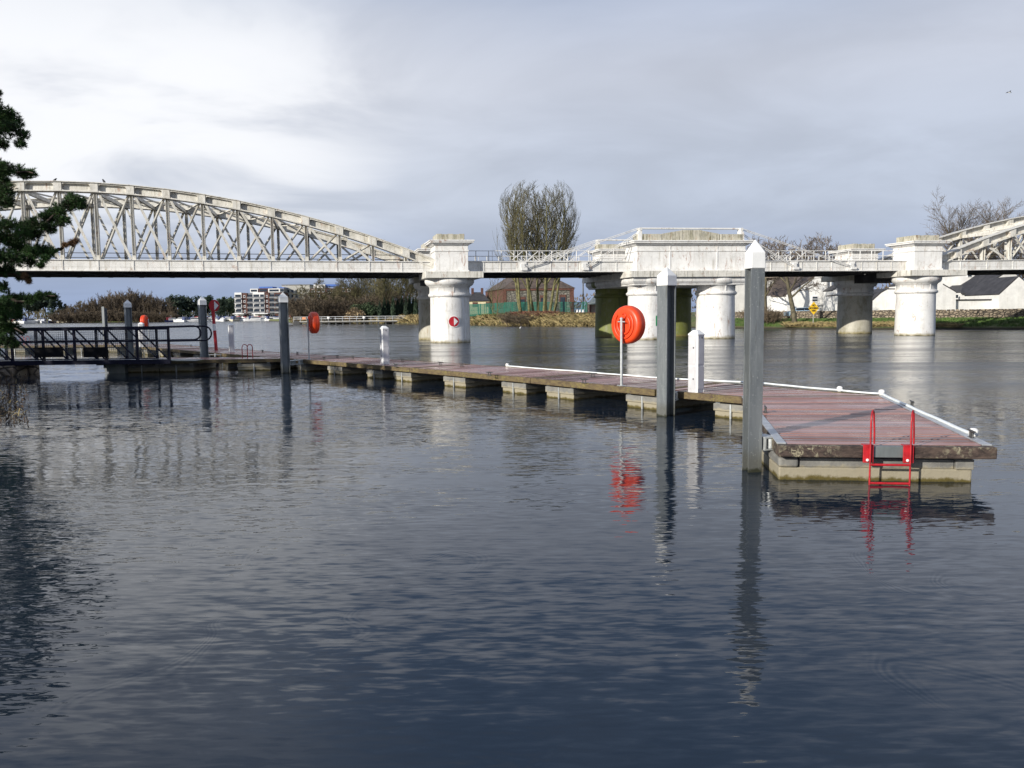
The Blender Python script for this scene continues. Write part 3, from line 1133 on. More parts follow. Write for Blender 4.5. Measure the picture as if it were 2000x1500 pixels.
def bracket(parent, s, v):
    mb = MB()
    bbox(mb, s - 0.30, s + 0.30, v - 0.10, v, 5.16, 5.84)
    bbox(mb, s - 0.12, s + 0.34, v - 0.24, v - 0.10, 5.22, 5.42)
    bbox(mb, s - 0.16, s + 0.14, v - 0.22, v - 0.10, 5.42, 5.72)
    c = B(s + 0.1, v - 0.2, 5.47)
    mb.tube([c, c + BN * 0.2], 0.10, 10)
    part('stay_bracket', mb, M['iron_white'], parent, bevel=0.015)


for side, s0, s1, lab in ((-1, 1.20, SP0 - 0.012, 'white plate girder span with railing and stay rods, left of the middle pier'),
                          (1, SP1 + 0.012, S4 - 1.20, 'white plate girder span with stay rods between middle pier and right pier')):
    t = thing('girder_span', B((s0 + s1) / 2, REAR / 2, ZSLAB1), lab, 'bridge span', 'plate girder spans beside the middle pier')
    plate_girder(t, s0, s1, -0.2, M['iron_girder'], 1.2)
    plate_girder(t, s0, s1, REAR + 0.2, M['iron_girder'], 1.2)
    deck_under(t, s0, s1)
    mid_s = (s0 + s1) / 2
    xs = []
    if side < 0:
        a = s_at(996, 497, 1.0)
        xs = [(a + k * 1.18, a + k * 1.18 + 0.95) for k in range(4)]
    else:
        a = s_at(1500, 497, 1.0)
        xs = [(a + k * 1.15, a + k * 1.15 + 0.9) for k in range(3)]
    railing(t, s0, s1, 1.0, xs)
    railing(t, s0, s1, REAR - 1.0, [(a_ + 2.2, b_ + 2.2) for a_, b_ in xs])
    for v in (-0.37, REAR + 0.37):
        px2 = (1020, 1140) if side < 0 else (1662, 1550)
        ss = [s_at(p_, 519, -0.37) for p_ in px2]
        for q in ss:
            bracket(t, q, -0.37 if v < 0 else REAR + 0.47 + 0.1)
        tw = SP0 + 0.32 if side < 0 else SP1 - 0.28
        vv = -0.58 if v < 0 else REAR + 0.58
        stay(t, B(tw + side * 0.1, -0.9 if v < 0 else REAR + 0.9, 8.26), B(ss[0] - side * 0.15, vv, 5.47))
        stay(t, B(tw + side * 0.1, -0.8 if v < 0 else REAR + 0.8, 8.05 - 0.1), B(ss[1] - side * 0.15, vv, 5.47))


# ---- bowstring truss spans
PITCH_T = 2.333
HALF = 25.3
CH = 0.62


def truss_z(x):
    return 11.1 - 0.0079 * x * x


def slot_panel(mb, x0, x1, y_front, y_back, zt0, zt1, toB):
    """one chord panel: a plate frame round a long slot with rounded ends. x along, z sheared along the chord"""
    g = 0.25
    def P(x, h, y):      # h 0..1 across the chord depth
        u = (x - x0) / (x1 - x0)
        top = zt0 + (zt1 - zt0) * u
        return toB(x, y, top - CH * (1 - h))
    n = 6
    inner = []
    hx = 0.16
    ia, ib, hl, hh = x0 + g, x1 - g, 0.13, 0.86
    for k in range(n + 1):
        a = math.pi / 2 + math.pi * k / n
        inner.append((ia + hx + hx * math.cos(a), 0.5 + (hh - hl) / 2 * math.sin(a)))
    for k in range(n + 1):
        a = -math.pi / 2 + math.pi * k / n
        inner.append((ib - hx + hx * math.cos(a), 0.5 + (hh - hl) / 2 * math.sin(a)))
    # outer outline with the same number of points
    outer = []
    for k in range(n + 1):
        t = k / n
        outer.append((x0, 1 - t) if 0 < k < n else ((x0, 1) if k == 0 else (x0, 0)))
    for k in range(n + 1):
        t = k / n
        outer.append((x1, t))
    m_ = len(inner)
    vs = [P(x, h, y_front) for x, h in outer] + [P(x, h, y_front) for x, h in inner] + [P(x, h, y_back) for x, h in inner]
    fs = []
    for i in range(m_):
        j = (i + 1) % m_
        fs.append((i, j, m_ + j, m_ + i))
        fs.append((m_ + i, m_ + j, 2 * m_ + j, 2 * m_ + i))
    mb.add(vs, fs)


def truss_span(sc, label, lo, hi):
    t = thing('bowstring_truss_span', B(sc, REAR / 2, ZSLAB1), label, 'bridge span', 'arched truss spans')
    ks = [k for k in range(-10, 11)]
    for vc, face in ((-0.2, -1), (REAR + 0.2, 1)):
        def toB(x, y, z, vc=vc):
            return B(sc + x, vc + y, z)
        # chord panels
        xs = [max(-HALF, min(HALF, k * PITCH_T)) for k in range(-11, 12)]
        xs[0], xs[-1] = -HALF + 0.0, HALF
        for i in range(len(xs) - 1):
            x0, x1 = xs[i], xs[i + 1]
            if not (lo <= sc + x1 and sc + x0 <= hi):
                continue
            z0, z1 = truss_z(x0), truss_z(x1)
            mb = MB()
            slot_panel(mb, x0, x1, -0.30, -0.05, z0, z1, toB)
            slot_panel(mb, x0, x1, 0.30, 0.05, z0, z1, toB)
            mb.hexa([toB(x0, -0.05, z0 - CH + 0.06), toB(x1, -0.05, z1 - CH + 0.06), toB(x1, 0.05, z1 - CH + 0.06), toB(x0, 0.05, z0 - CH + 0.06)],
                    [toB(x0, -0.05, z0 - 0.06), toB(x1, -0.05, z1 - 0.06), toB(x1, 0.05, z1 - 0.06), toB(x0, 0.05, z0 - 0.06)])
            part('chord_panel', mb, M['iron_truss'], t)
            mb = MB()
            for zz0, zz1, w in ((0.0, 0.05, 0.42), (-CH, -CH + 0.05, 0.37)):
                mb.hexa([toB(x0, -w, z0 + zz0), toB(x1, -w, z1 + zz0), toB(x1, w, z1 + zz0), toB(x0, w, z0 + zz0)],
                        [toB(x0, -w, z0 + zz1), toB(x1, -w, z1 + zz1), toB(x1, w, z1 + zz1), toB(x0, w, z0 + zz1)])
            part('chord_flange', mb, M['iron_truss'], t)
        # uprights, gusset blocks and crossed diagonals
        for k in ks:
            x = k * PITCH_T
            if not (lo <= sc + x + PITCH_T and sc + x - PITCH_T <= hi):
                continue
            zt = truss_z(x) - CH
            mb = MB()
            a, b, c, d = toB(x - 0.10, -0.12, 0), toB(x + 0.10, -0.12, 0), toB(x - 0.10, 0.12, 0), toB(x + 0.10, 0.12, 0)
            z0 = ZGT + 0.0
            if zt - z0 > 0.1:
                for dx_ in (-0.10, 0.075):
                    mb.hexa([toB(x + dx_, -0.15, z0), toB(x + dx_ + 0.025, -0.15, z0), toB(x + dx_ + 0.025, 0.15, z0), toB(x + dx_, 0.15, z0)],
                            [toB(x + dx_, -0.15, zt), toB(x + dx_ + 0.025, -0.15, zt), toB(x + dx_ + 0.025, 0.15, zt), toB(x + dx_, 0.15, zt)])
                mb.hexa([toB(x - 0.085, -0.02, z0), toB(x + 0.085, -0.02, z0), toB(x + 0.085, 0.02, z0), toB(x - 0.085, 0.02, z0)],
                        [toB(x - 0.085, -0.02, zt), toB(x + 0.085, -0.02, zt), toB(x + 0.085, 0.02, zt), toB(x - 0.085, 0.02, zt)])
                if abs(k) < 9:
                    mb.hexa([toB(x - 0.13, -0.16, z0), toB(x + 0.13, -0.16, z0), toB(x + 0.13, -0.13, z0), toB(x - 0.13, -0.13, z0)],
                            [toB(x - 0.13, -0.16, z0 + 0.3), toB(x + 0.13, -0.16, z0 + 0.3), toB(x + 0.13, -0.13, z0 + 0.3), toB(x - 0.13, -0.13, z0 + 0.3)])
                part('upright', mb, M['iron_truss'], t)
            mb = MB()
            zt2 = truss_z(x)
            slope = -0.0079 * 2 * x
            g = 0.25
            def G(xx, h, y):
                return toB(x + xx, y, zt2 + slope * xx - CH * (1 - h))
            mb.hexa([G(-g, 0.1, -0.335), G(g, 0.1, -0.335), G(g, 0.1, -0.303), G(-g, 0.1, -0.303)], [G(-g, 0.98, -0.335), G(g, 0.98, -0.335), G(g, 0.98, -0.303), G(-g, 0.98, -0.303)])
            part('gusset_plate', mb, M['iron_truss'], t)
        for k in range(-10, 10):
            x0, x1 = k * PITCH_T + 0.22, (k + 1) * PITCH_T - 0.22
            if not (lo <= sc + x1 and sc + x0 <= hi):
                continue
            zb = ZGT + 0.05
            za0, za1 = truss_z(x0) - CH, truss_z(x1) - CH
            if min(za0, za1) - zb < 0.5:
                continue
            mb = MB()
            mb.bar(toB(x0, -0.09, za0), toB(x1, -0.09, zb), 0.165, 0.035, up=BN)
            mb.bar(toB(x0, -0.06, za0), toB(x1, -0.06, zb), 0.035, 0.09, up=BN)
            part('diagonal', mb, M['iron_truss'], t)
            mb = MB()
            mb.bar(toB(x1, 0.09, za1), toB(x0, 0.09, zb), 0.165, 0.035, up=BN)
            mb.bar(toB(x1, 0.06, za1), toB(x0, 0.06, zb), 0.035, 0.09, up=BN)
            part('diagonal', mb, M['iron_truss'], t)
        # bottom chord plate girder
        s0, s1 = max(lo, sc - HALF - 0.02), min(hi, sc + HALF + 0.02)
        plate_girder(t, s0, s1, vc, M['iron_truss'] if False else M['iron_girder'], 2.333)
    # bracing over the tracks
    for k in range(-7, 8):
        x = k * PITCH_T
        if not (lo <= sc + x <= hi):
            continue
        z = truss_z(x) - CH * 0.85
        mb = MB()
        mb.bar(B(sc + x, 0.1, z), B(sc + x, REAR - 0.1, z), 0.16, 0.26)
        part('top_strut', mb, M['iron_truss'], t)
        if k < 7:
            z2 = truss_z(x + PITCH_T) - CH * 0.85
            mb = MB()
            mb.bar(B(sc + x + 0.1, 0.1, z), B(sc + x + PITCH_T - 0.1, REAR - 0.1, z2), 0.11, 0.09)
            mb.bar(B(sc + x + 0.1, REAR - 0.1, z + 0.1), B(sc + x + PITCH_T - 0.1, 0.1, z2 + 0.1), 0.11, 0.09)
            part('top_brace', mb, M['iron_truss'], t)
    deck_under(t, max(lo, sc - HALF), min(hi, sc + HALF))
    mb = MB()
    for z in (6.12, 6.45):
        mb.tube([B(max(lo, sc - HALF + 2), 1.0, z), B(min(hi, sc + HALF - 2), 1.0, z)], 0.025, 5)
    part('walkway_rail', mb, M['iron_dark'], t)
    return t


truss_span(-HALF - 1.20, 'arched white truss span reaching from the left pier out of the picture', -52, 0)
truss_span(S4 + HALF + 1.20, 'arched white truss span climbing out of the picture at the right', S4, S4 + 52)
# far-side abutment columns so the spans stand on something
for s_, lab in ((-2 * HALF - 2.4, 'white column pier at the far left end of the truss'), (S4 + 2 * HALF + 2.4, 'white column pier at the far right end of the truss')):
    pier(s_, 0, lab, M['iron_column'])
# ------------------------------------------------------------------ floating pontoons
DZ = 0.44


def dpt(px, py, z=DZ):
    p = at_z(px, py, z)
    return Vector((p.x, p.y, 0))


# front (near) edge and rear edge of the long walkway, surveyed from the photograph
A0, A1 = dpt(1519, 868), dpt(1943, 872)
E0 = dpt(1448, 775)
A3 = Vector(E0)
A2 = dpt(1727, 773)
WDIR = (dpt(584, 702) - E0).normalized()
WN = Vector((-WDIR.y, WDIR.x, 0))
if WN.y < 0:
    WN = -WN
J1 = dpt(1280, 761.5)
J2 = dpt(1036, 738.5)
J3 = dpt(800, 718.5)
J4 = dpt(584, 702)
J5 = dpt(455, 692.5)
J6 = J5 + WDIR * 9.5
J7 = J6 + WDIR * 8.2
WW = 2.3


def beam(mb, p, q, w=0.10, h=0.135, top=DZ + 0.004):
    mb.bar(Vector((p[0], p[1], top - h / 2)), Vector((q[0], q[1], top - h / 2)), w, h)


def lerp(a, b, t):
    return a + (b - a) * t


def float_block(parent, a, b, inward, depth, z1=0.27, strips=True):
    """moulded float: front face a->b, running back by depth; a proud upper casing, corner lugs"""
    i = inward.normalized()
    u = (b - a).normalized()
    mb = MB()
    def H(p, q, off, back, z0, zz1, e=0.0):
        P1, P2 = p + i * off - u * e, q + i * off + u * e
        P3, P4_ = q + i * back + u * e, p + i * back - u * e
        mb.hexa([Vector((v.x, v.y, z0)) for v in (P1, P2, P3, P4_)], [Vector((v.x, v.y, zz1)) for v in (P1, P2, P3, P4_)])
    H(a, b, 0.03, depth, -0.45, 0.125)
    H(a, b, 0.0, depth + 0.02, 0.125, z1, 0.02)
    f = part('float', mb, M['float'], parent, bevel=0.015)
    mb = MB()
    for q in (a + u * 0.07, b - u * 0.07):
        c = q + i * 0.06
        mb.box((c.x, c.y, z1 + 0.03), (0.10, 0.08, 0.07), math.atan2(u.y, u.x))
    part('lug', mb, M['galv_clean'], f)
    if strips:
        c = lerp(a, b, 0.5) + i * 0.0
        mb = MB()
        mb.box((c.x, c.y, 0.12), (0.035, 0.03, 0.30), math.atan2(u.y, u.x))
        part('strap', mb, M['galv_clean'], f)


def planks(parent, f0, f1, r0, r1, pitch=0.2, joined=False):
    n = max(1, round((f1 - f0).length / pitch))
    rg = random.Random(int(f0.x * 100) + 7)
    mbj = MB()
    for k in range(n):
        g = 0.015 + rg.uniform(0, 0.005)
        L = (f1 - f0).length
        t0, t1 = k / n + g / L, (k + 1) / n - g / L
        a, b, c, d = lerp(f0, f1, t0), lerp(f0, f1, t1), lerp(r0, r1, t1), lerp(r0, r1, t0)
        h = DZ + rg.uniform(-0.003, 0.004)
        tilt = rg.uniform(-0.004, 0.004)
        mb = mbj if joined else MB()
        mb.hexa([(a.x, a.y, DZ - 0.035), (b.x, b.y, DZ - 0.035), (c.x, c.y, DZ - 0.035), (d.x, d.y, DZ - 0.035)],
                [(a.x, a.y, h + tilt), (b.x, b.y, h - tilt), (c.x, c.y, h - tilt), (d.x, d.y, h + tilt)])
        if not joined:
            part('plank', mb, M['deck'], parent)
    if joined:
        part('planks', mbj, M['deck'], parent, kind='stuff')


def unit(label, f0, f1, r0, r1, floats, joined=False, near=False, mat='beam'):
    c = (f0 + f1 + r0 + r1) / 4
    t = thing('pontoon_section', (c.x, c.y, 0), label, 'pontoon', 'sections of the floating pontoon')
    ins = (r0 - f0).normalized()
    u = (f1 - f0).normalized()
    # beams all round
    e = 0.05
    for nm, p, q, inn in (('front_beam', f0, f1, ins), ('rear_beam', r0, r1, -ins)):
        mb = MB()
        beam(mb, p + inn * e, q + inn * e)
        part(nm, mb, M[mat], t, bevel=0.01)
    for p, q, inn in ((f0, r0, u), (f1, r1, -u)):
        mb = MB()
        d = (q - p).normalized()
        beam(mb, p + inn * e + d * 0.105, q + inn * e - d * 0.105)
        part('end_beam', mb, M[mat], t)
    o = 0.10
    if2 = lambda P, Q, s_: P + (Q - P).normalized() * s_
    planks(t, if2(f0, f1, 0.10) + ins * o, if2(f1, f0, 0.10) + ins * o, if2(r0, r1, 0.10) - ins * o, if2(r1, r0, 0.10) - ins * o, joined=joined)
    # steel joists under the deck
    mb = MB()
    for k in (0.2, 0.5, 0.8):
        beam(mb, lerp(f0, r0, k) + u * 0.15, lerp(f1, r1, k) - u * 0.15, 0.07, 0.11, DZ - 0.04)
    part('joists', mb, M['iron_dark'], t)
    for (t0, t1) in floats:
        a, b = lerp(f0, f1, t0) + ins * 0.10, lerp(f0, f1, t1) + ins * 0.10
        float_block(t, a, b, WN if near is False else ins, WW - 0.25)
    return t


def fpar(px0, px1, f0, f1, py=745):
    a, b = on_line(px0, py, f0, f1), on_line(px1, py, f0, f1)
    return (min(a, b), max(a, b))


R1, R2, R3, R4, R5, R6, R7 = [p + WN * WW for p in (J1, J2, J3, J4, J5, J6, J7)]
unit('pontoon section just left of the tallest mooring pile, ending at the second pile', E0 - WDIR * 0.02, J1, A2, R1, [fpar(1449, 1383, E0, J1, 800)])
unit('pontoon section with the large red lifebuoy housing on it', J1 + WDIR * 0.02, J2, R1 + WDIR * 0.02, R2, [fpar(1283, 1218, J1, J2, 780), fpar(1113, 1060, J1, J2, 770)])
unit('pontoon section left of the lifebuoy, where the white fender starts', J2 + WDIR * 0.02, J3, R2 + WDIR * 0.02, R3,
     [fpar(1021, 975, J2, J3, 760), fpar(902, 861, J2, J3, 750)], joined=True)
unit('pontoon section carrying the middle pale service pedestal', J3 + WDIR * 0.02, J4, R3 + WDIR * 0.02, R4,
     [fpar(797, 764, J3, J4, 740), fpar(741, 711, J3, J4, 735), fpar(662, 635, J3, J4, 725), fpar(592, 575, J3, J4, 720)], joined=True)
unit('pontoon section behind the landing stage with the red and white marker post', J4 + WDIR * 0.02, J5, R4 + WDIR * 0.02, R5, [(0.3, 0.5)], joined=True)
unit('distant pontoon section seen through the gangway railings', J5 + WDIR * 0.02, J6, R5 + WDIR * 0.02, R6, [(0.1, 0.22), (0.45, 0.57), (0.78, 0.9)], joined=True)
unit('most distant pontoon section with the farthest lifebuoy on it', J6 + WDIR * 0.02, J7, R6 + WDIR * 0.02, R7, [(0.1, 0.22), (0.45, 0.57), (0.78, 0.9)], joined=True)
# far left arm of the pontoon, behind the gangway
LA0, LA1 = dpt(-90, 676), dpt(236, 673.5)
nL = Vector((0, 1, 0))
unit('far pontoon arm running left behind the gangway', LA0, LA1, LA0 + nL * 2.3, LA1 + nL * 2.3, [(0.30, 0.42), (0.50, 0.66), (0.72, 0.80), (0.86, 0.97)], joined=True, near=True)

# landing stage at the foot of the gangway
BL, BR = dpt(217, 705.5), dpt(549, 700.5)
nB = Vector((0.05, 1, 0)).normalized()
bst = unit('landing stage pontoon at the foot of the dark gangway', BL, BR, BL + nB * 2.4, BR + nB * 1.3, [fpar(241, 307, BL, BR, 720), fpar(309, 374, BL, BR, 720), fpar(462, 526, BL, BR, 720)], joined=True, near=True)
mb = MB()
c = dpt(214, 706)
for k in range(8):
    a0, a1 = k / 8, (k + 1) / 8
    x0, x1 = c.x - 0.55 + 0.75 * (a0 ** 0.5), c.x - 0.55 + 0.75 * (a1 ** 0.5)
    mb.hexa([(x0, c.y + 0.1, 0.40 - 0.85 * a1), (c.x + 0.5, c.y + 0.1, 0.40 - 0.85 * a1), (c.x + 0.5, c.y + 0.5, 0.40 - 0.85 * a1), (x0, c.y + 0.5, 0.40 - 0.85 * a1)],
            [(x0, c.y + 0.1, 0.40 - 0.85 * a0), (c.x + 0.5, c.y + 0.1, 0.40 - 0.85 * a0), (c.x + 0.5, c.y + 0.5, 0.40 - 0.85 * a0), (x0, c.y + 0.5, 0.40 - 0.85 * a0)])
part('bracket_leg', mb, M['galv'], bst)

# ---- near section A, at an angle to the walkway
ta = thing('pontoon_section', ((A0 + A2) / 2).to_tuple(), 'nearest pontoon section with red-brown planks and the red ladder', 'pontoon', 'sections of the floating pontoon')
ta.location.z = 0
uA = (A1 - A0).normalized()
dL, dR = (A3 - A0).normalized(), (A2 - A1).normalized()
nA = Vector((-uA.y, uA.x, 0))
# front beam in three pieces: timber, steel plate between the ladder brackets, timber
fa, fb = on_line(1688, 880, A0, A1), on_line(1766, 880, A0, A1)
off = 0.07
for (p, q, nm, mt) in ((0, fa - 0.012, 'front_beam', 'beam_near'), (fb + 0.035, 1.0, 'front_beam', 'beam_near')):
    mb = MB()
    beam(mb, lerp(A0, A1, p) - nA * off + nA * 0.06, lerp(A0, A1, q) - nA * off + nA * 0.06, 0.12, 0.138, DZ)
    part(nm, mb, M[mt], ta, bevel=0.012)
mb = MB()
beam(mb, lerp(A0, A1, fa - 0.010) - nA * off + nA * 0.065, lerp(A0, A1, fb + 0.033) - nA * off + nA * 0.065, 0.11, 0.13, DZ - 0.003)
part('beam_plate', mb, M['galv'], ta, bevel=0.006)
for p, q, inn, nm in ((A0, A3, uA, 'left_beam'), (A1, A2, -uA, 'right_beam')):
    d = (q - p).normalized()
    mb = MB()
    beam(mb, p + inn * 0.05 + nA * 0.062, q + inn * 0.05 - d * 0.05, 0.10, 0.13, DZ - 0.012)
    part(nm, mb, M['beam_near'], ta, bevel=0.01)
    mb = MB()
    beam(mb, p + inn * 0.055 + nA * 0.064, q + inn * 0.055 - d * 0.05, 0.105, 0.016, DZ + 0.012)
    part('edge_capping', mb, M['alu'], ta, bevel=0.003)
mb = MB()
beam(mb, A3 + uA * 0.1 - nA * 0.08, A2 - uA * 0.1 - nA * 0.08, 0.1, 0.12, DZ - 0.04)
part('rear_beam', mb, M['beam_near'], ta)
planks(ta, A0 + uA * 0.115 + nA * 0.062, A3 + uA * 0.115, A1 - uA * 0.115 + nA * 0.062, A2 - uA * 0.115, 0.2)
mb = MB()
for k in (0.25, 0.5, 0.75):
    beam(mb, lerp(A0, A1, k) + nA * 0.15, lerp(A3, A2, k) - nA * 0.15, 0.07, 0.13, DZ - 0.04)
part('joists', mb, M['iron_dark'], ta)
# long front float, full width, with a proud rounded casing at the left and right ends
fl, fr = lerp(A0, A1, 0.012) + nA * 0.06, lerp(A0, A1, 0.925) + nA * 0.06
mb = MB()
def fbox(t0, t1, o0, o1, z0, z1):
    a, b = lerp(fl, fr, t0), lerp(fl, fr, t1)
    q = [a + nA * o0, b + nA * o0, b + nA * o1, a + nA * o1]
    mb.hexa([Vector((v.x, v.y, z0)) for v in q], [Vector((v.x, v.y, z1)) for v in q])
fbox(0.004, 0.996, 0.035, 1.25, -0.5, 0.155)
ff = part('float', mb, M['float'], ta, bevel=0.02)
mb = MB()
fbox(0.0, 0.105, 0.0, 1.28, 0.155, 0.272)
part('float_casing', mb, M['float'], ff, bevel=0.03, seg=3)
mb = MB()
fbox(0.112, 0.905, 0.045, 1.26, 0.155, 0.262)
part('float_casing', mb, M['float'], ff, bevel=0.01)
mb = MB()
fbox(0.908, 1.0, 0.01, 1.28, 0.150, 0.272)
part('float_casing', mb, M['float'], ff, bevel=0.012)
# second float at the far end
a_, b_ = lerp(A3, A2, 0.03) - nA * 1.5, lerp(A3, A2, 0.93) - nA * 1.5
float_block(ta, a_, b_, nA, 1.3)

# white fender along the outer edge of the near sections, sagging between its fixings
FP = [dpt(991, 716.5), dpt(1128, 727), dpt(1226, 735), dpt(1300, 741), dpt(1482, 750), dpt(1640, 765), dpt(1722, 772), dpt(1770, 794), dpt(1832, 822), dpt(1901, 853)]
fen = thing('fender_strip', (FP[5].x, FP[5].y, DZ), 'long white fender strip lashed along the outer pontoon edge', 'fender')
rg = random.Random(3)
pts = []
for i in range(len(FP) - 1):
    n = 8
    for k in range(n):
        t = k / n
        p = lerp(FP[i], FP[i + 1], t)
        sag = math.sin(math.pi * t)
        pts.append(Vector((p.x, p.y, DZ + 0.040 - 0.012 * sag + rg.uniform(-0.003, 0.003))))
pts.append(Vector((FP[-1].x, FP[-1].y, DZ + 0.045)))
mb = MB()
mb.tube(pts, [0.031 + rg.uniform(-0.003, 0.003) for _ in pts], 8)
for v in mb.v:
    v.z = DZ + 0.008 + max(0.0, (v.z - DZ - 0.006)) * 0.62
part('strip', mb, M['white_strip'], fen)
mb = MB()
for i, p in enumerate(FP):
    if i in (0, 5, 6, 9):
        mb.lathe([(0.04, 0), (0.055, 0.02), (0.055, 0.08), (0.03, 0.10)], (p.x, p.y, DZ + 0.005), 12)
part('end_fixings', mb, M['white_box'], fen)

# cleats: two horns on a stem pair
def cleat(p, ang, label):
    t = thing('mooring_cleat', (p.x, p.y, DZ + 0.008), label, 'cleat', 'mooring cleats on the pontoon')
    u = Vector((math.cos(ang), math.sin(ang), 0))
    c = Vector((p.x, p.y, DZ + 0.008))
    mb = MB()
    for s_ in (-0.045, 0.045):
        mb.tube([c + u * s_, c + u * s_ * 0.9 + Vector((0, 0, 0.075))], 0.013, 6)
    part('stem', mb, M['cleat'], t)
    mb = MB()
    mb.tube([c - u * 0.14 + Vector((0, 0, 0.088)), c - u * 0.06 + Vector((0, 0, 0.08)), c + u * 0.06 + Vector((0, 0, 0.08)), c + u * 0.14 + Vector((0, 0, 0.088))], [0.008, 0.016, 0.016, 0.008], 6)
    part('horn', mb, M['cleat'], t)
    mb = MB()
    mb.box((c.x, c.y, c.z), (0.16, 0.05, 0.012), ang)
    part('foot', mb, M['cleat'], t)
    return t


wa = math.atan2(WDIR.y, WDIR.x)
CL = [(633, 702.5, 'cleat on the near edge just right of the middle lifebuoy post'), (773, 717, 'cleat on the near edge right of the middle service pedestal'),
      (956, 734, 'cleat on the near edge left of where the white fender starts'), (1141, 748.5, 'cleat on the near edge left of the large lifebuoy post'),
      (581, 692, 'cleat on the far edge behind the middle lifebuoy post'), (659, 698.5, 'cleat on the far edge between lifebuoy and middle pedestal'), (689, 700.5, 'cleat on the far edge, second to the right of the middle lifebuoy'),
      (786, 706, 'cleat on the far edge just right of the middle pedestal'), (860, 713, 'cleat on the far edge over the float with the rusty line'), (902, 715.5, 'cleat on the far edge, nearest the free end of the white fender'),
      (1158, 736, 'cleat beside the white fender left of the large lifebuoy'), (373, 676.5, 'cleat on the far pontoon seen past the gangway end'), (513, 688, 'cleat on the far edge just left of the dark mooring pile')]
for px, py, lab in CL:
    cleat(dpt(px, py), wa, lab)
for (px, py, lab, ang) in ((1781, 795, 'cleat outside the fender on the nearest pontoon section', math.atan2(dR.y, dR.x)), (1495, 806, 'bright cleat by the left edge of the nearest pontoon section', math.atan2(dL.y, dL.x)),
                           (1897, 856, 'cleat at the right front corner of the nearest pontoon', math.atan2(dR.y, dR.x))):
    cleat(dpt(px, py), ang, lab)


# ------------------------------------------------------------------ H-section mooring piles
def pile(px, py_base, w_px, ztop, rot, label, cap=True, cap_h=None, slant=False, Z=None):
    p = at_z(px, py_base, 0)
    if Z:
        q = at_y(px, py_base, Z)
        p = Vector((q.x, Z, 0))
    t = thing('mooring_pile', (p.x, p.y, 0), label, 'mooring pile', 'steel mooring piles')
    dist = p.y
    width = w_px * dist / F_PX
    # apparent width of a square section turned by rot
    view = math.atan2(p.x, p.y)
    a = rot + view
    s = width / (abs(math.cos(a)) + abs(math.sin(a)))
    ca, sa = math.cos(rot), math.sin(rot)
    zt = ztop - (0.30 if cap else 0)
    def X(x, y, z):
        return (p.x + x * ca - y * sa, p.y + x * sa + y * ca, z)
    tf = 0.022
    h = s / 2
    mb = MB()
    for sg in (-1, 1):
        x0, x1 = (sg * h - sg * tf, sg * h)
        x0, x1 = min(x0, x1), max(x0, x1)
        dz = -0.12 if slant and sg > 0 else 0
        mb.hexa([X(x0, -h, -1.5), X(x1, -h, -1.5), X(x1, h, -1.5), X(x0, h, -1.5)], [X(x0, -h, zt + dz), X(x1, -h, zt + dz), X(x1, h, zt + dz), X(x0, h, zt + dz)])
    part('flanges', mb, M['pile'], t)
    mb = MB()
    mb.hexa([X(-h + tf, -tf / 2, -1.5), X(h - tf, -tf / 2, -1.5), X(h - tf, tf / 2, -1.5), X(-h + tf, tf / 2, -1.5)],
            [X(-h + tf, -tf / 2, zt), X(h - tf, -tf / 2, zt - (0.1 if slant else 0)), X(h - tf, tf / 2, zt - (0.1 if slant else 0)), X(-h + tf, tf / 2, zt)])
    part('web', mb, M['pile'], t)
    if cap:
        e = h * 1.05 + 0.005
        z0, z1 = zt - 0.03, zt + 0.165
        mb = MB()
        vs = [X(-e, -e, z0), X(e, -e, z0), X(e, e, z0), X(-e, e, z0), X(-e * .97, -e * .97, z1), X(e * .97, -e * .97, z1), X(e * .97, e * .97, z1), X(-e * .97, e * .97, z1), X(0, 0, ztop + 0.04)]
        mb.add(vs, [(3, 2, 1, 0), (0, 1, 5, 4), (1, 2, 6, 5), (2, 3, 7, 6), (3, 0, 4, 7), (4, 5, 8), (5, 6, 8), (6, 7, 8), (7, 4, 8)])
        part('cap', mb, M['cap_white'], t, bevel=0.012)
    return t, p, s


t1, pp1, _ = pile(1468, 920, 37, 2.86, R(-80), 'nearest and tallest-looking grey steel pile with white pyramid cap')
t2, pp2, _ = pile(1300.5, 812, 36, 2.85, R(37), 'second steel pile with white cap, right of the large lifebuoy')
t3, pp3, _ = pile(558, 729, 18, 2.84, R(27), 'dark mooring pile with white cap left of the middle lifebuoy')
t4, pp4, _ = pile(400, 715, 16, 2.86, R(38), 'mooring pile with white cap beside the red channel marker')
t5, pp5, _ = pile(255, 707, 13.5, 2.84, R(40), 'mooring pile with white cap rising behind the gangway railing')
t6, pp6, _ = pile(208, 683, 9.5, 2.80, R(64), 'farthest mooring pile, without a cap, left behind the gangway', cap=False, slant=True)


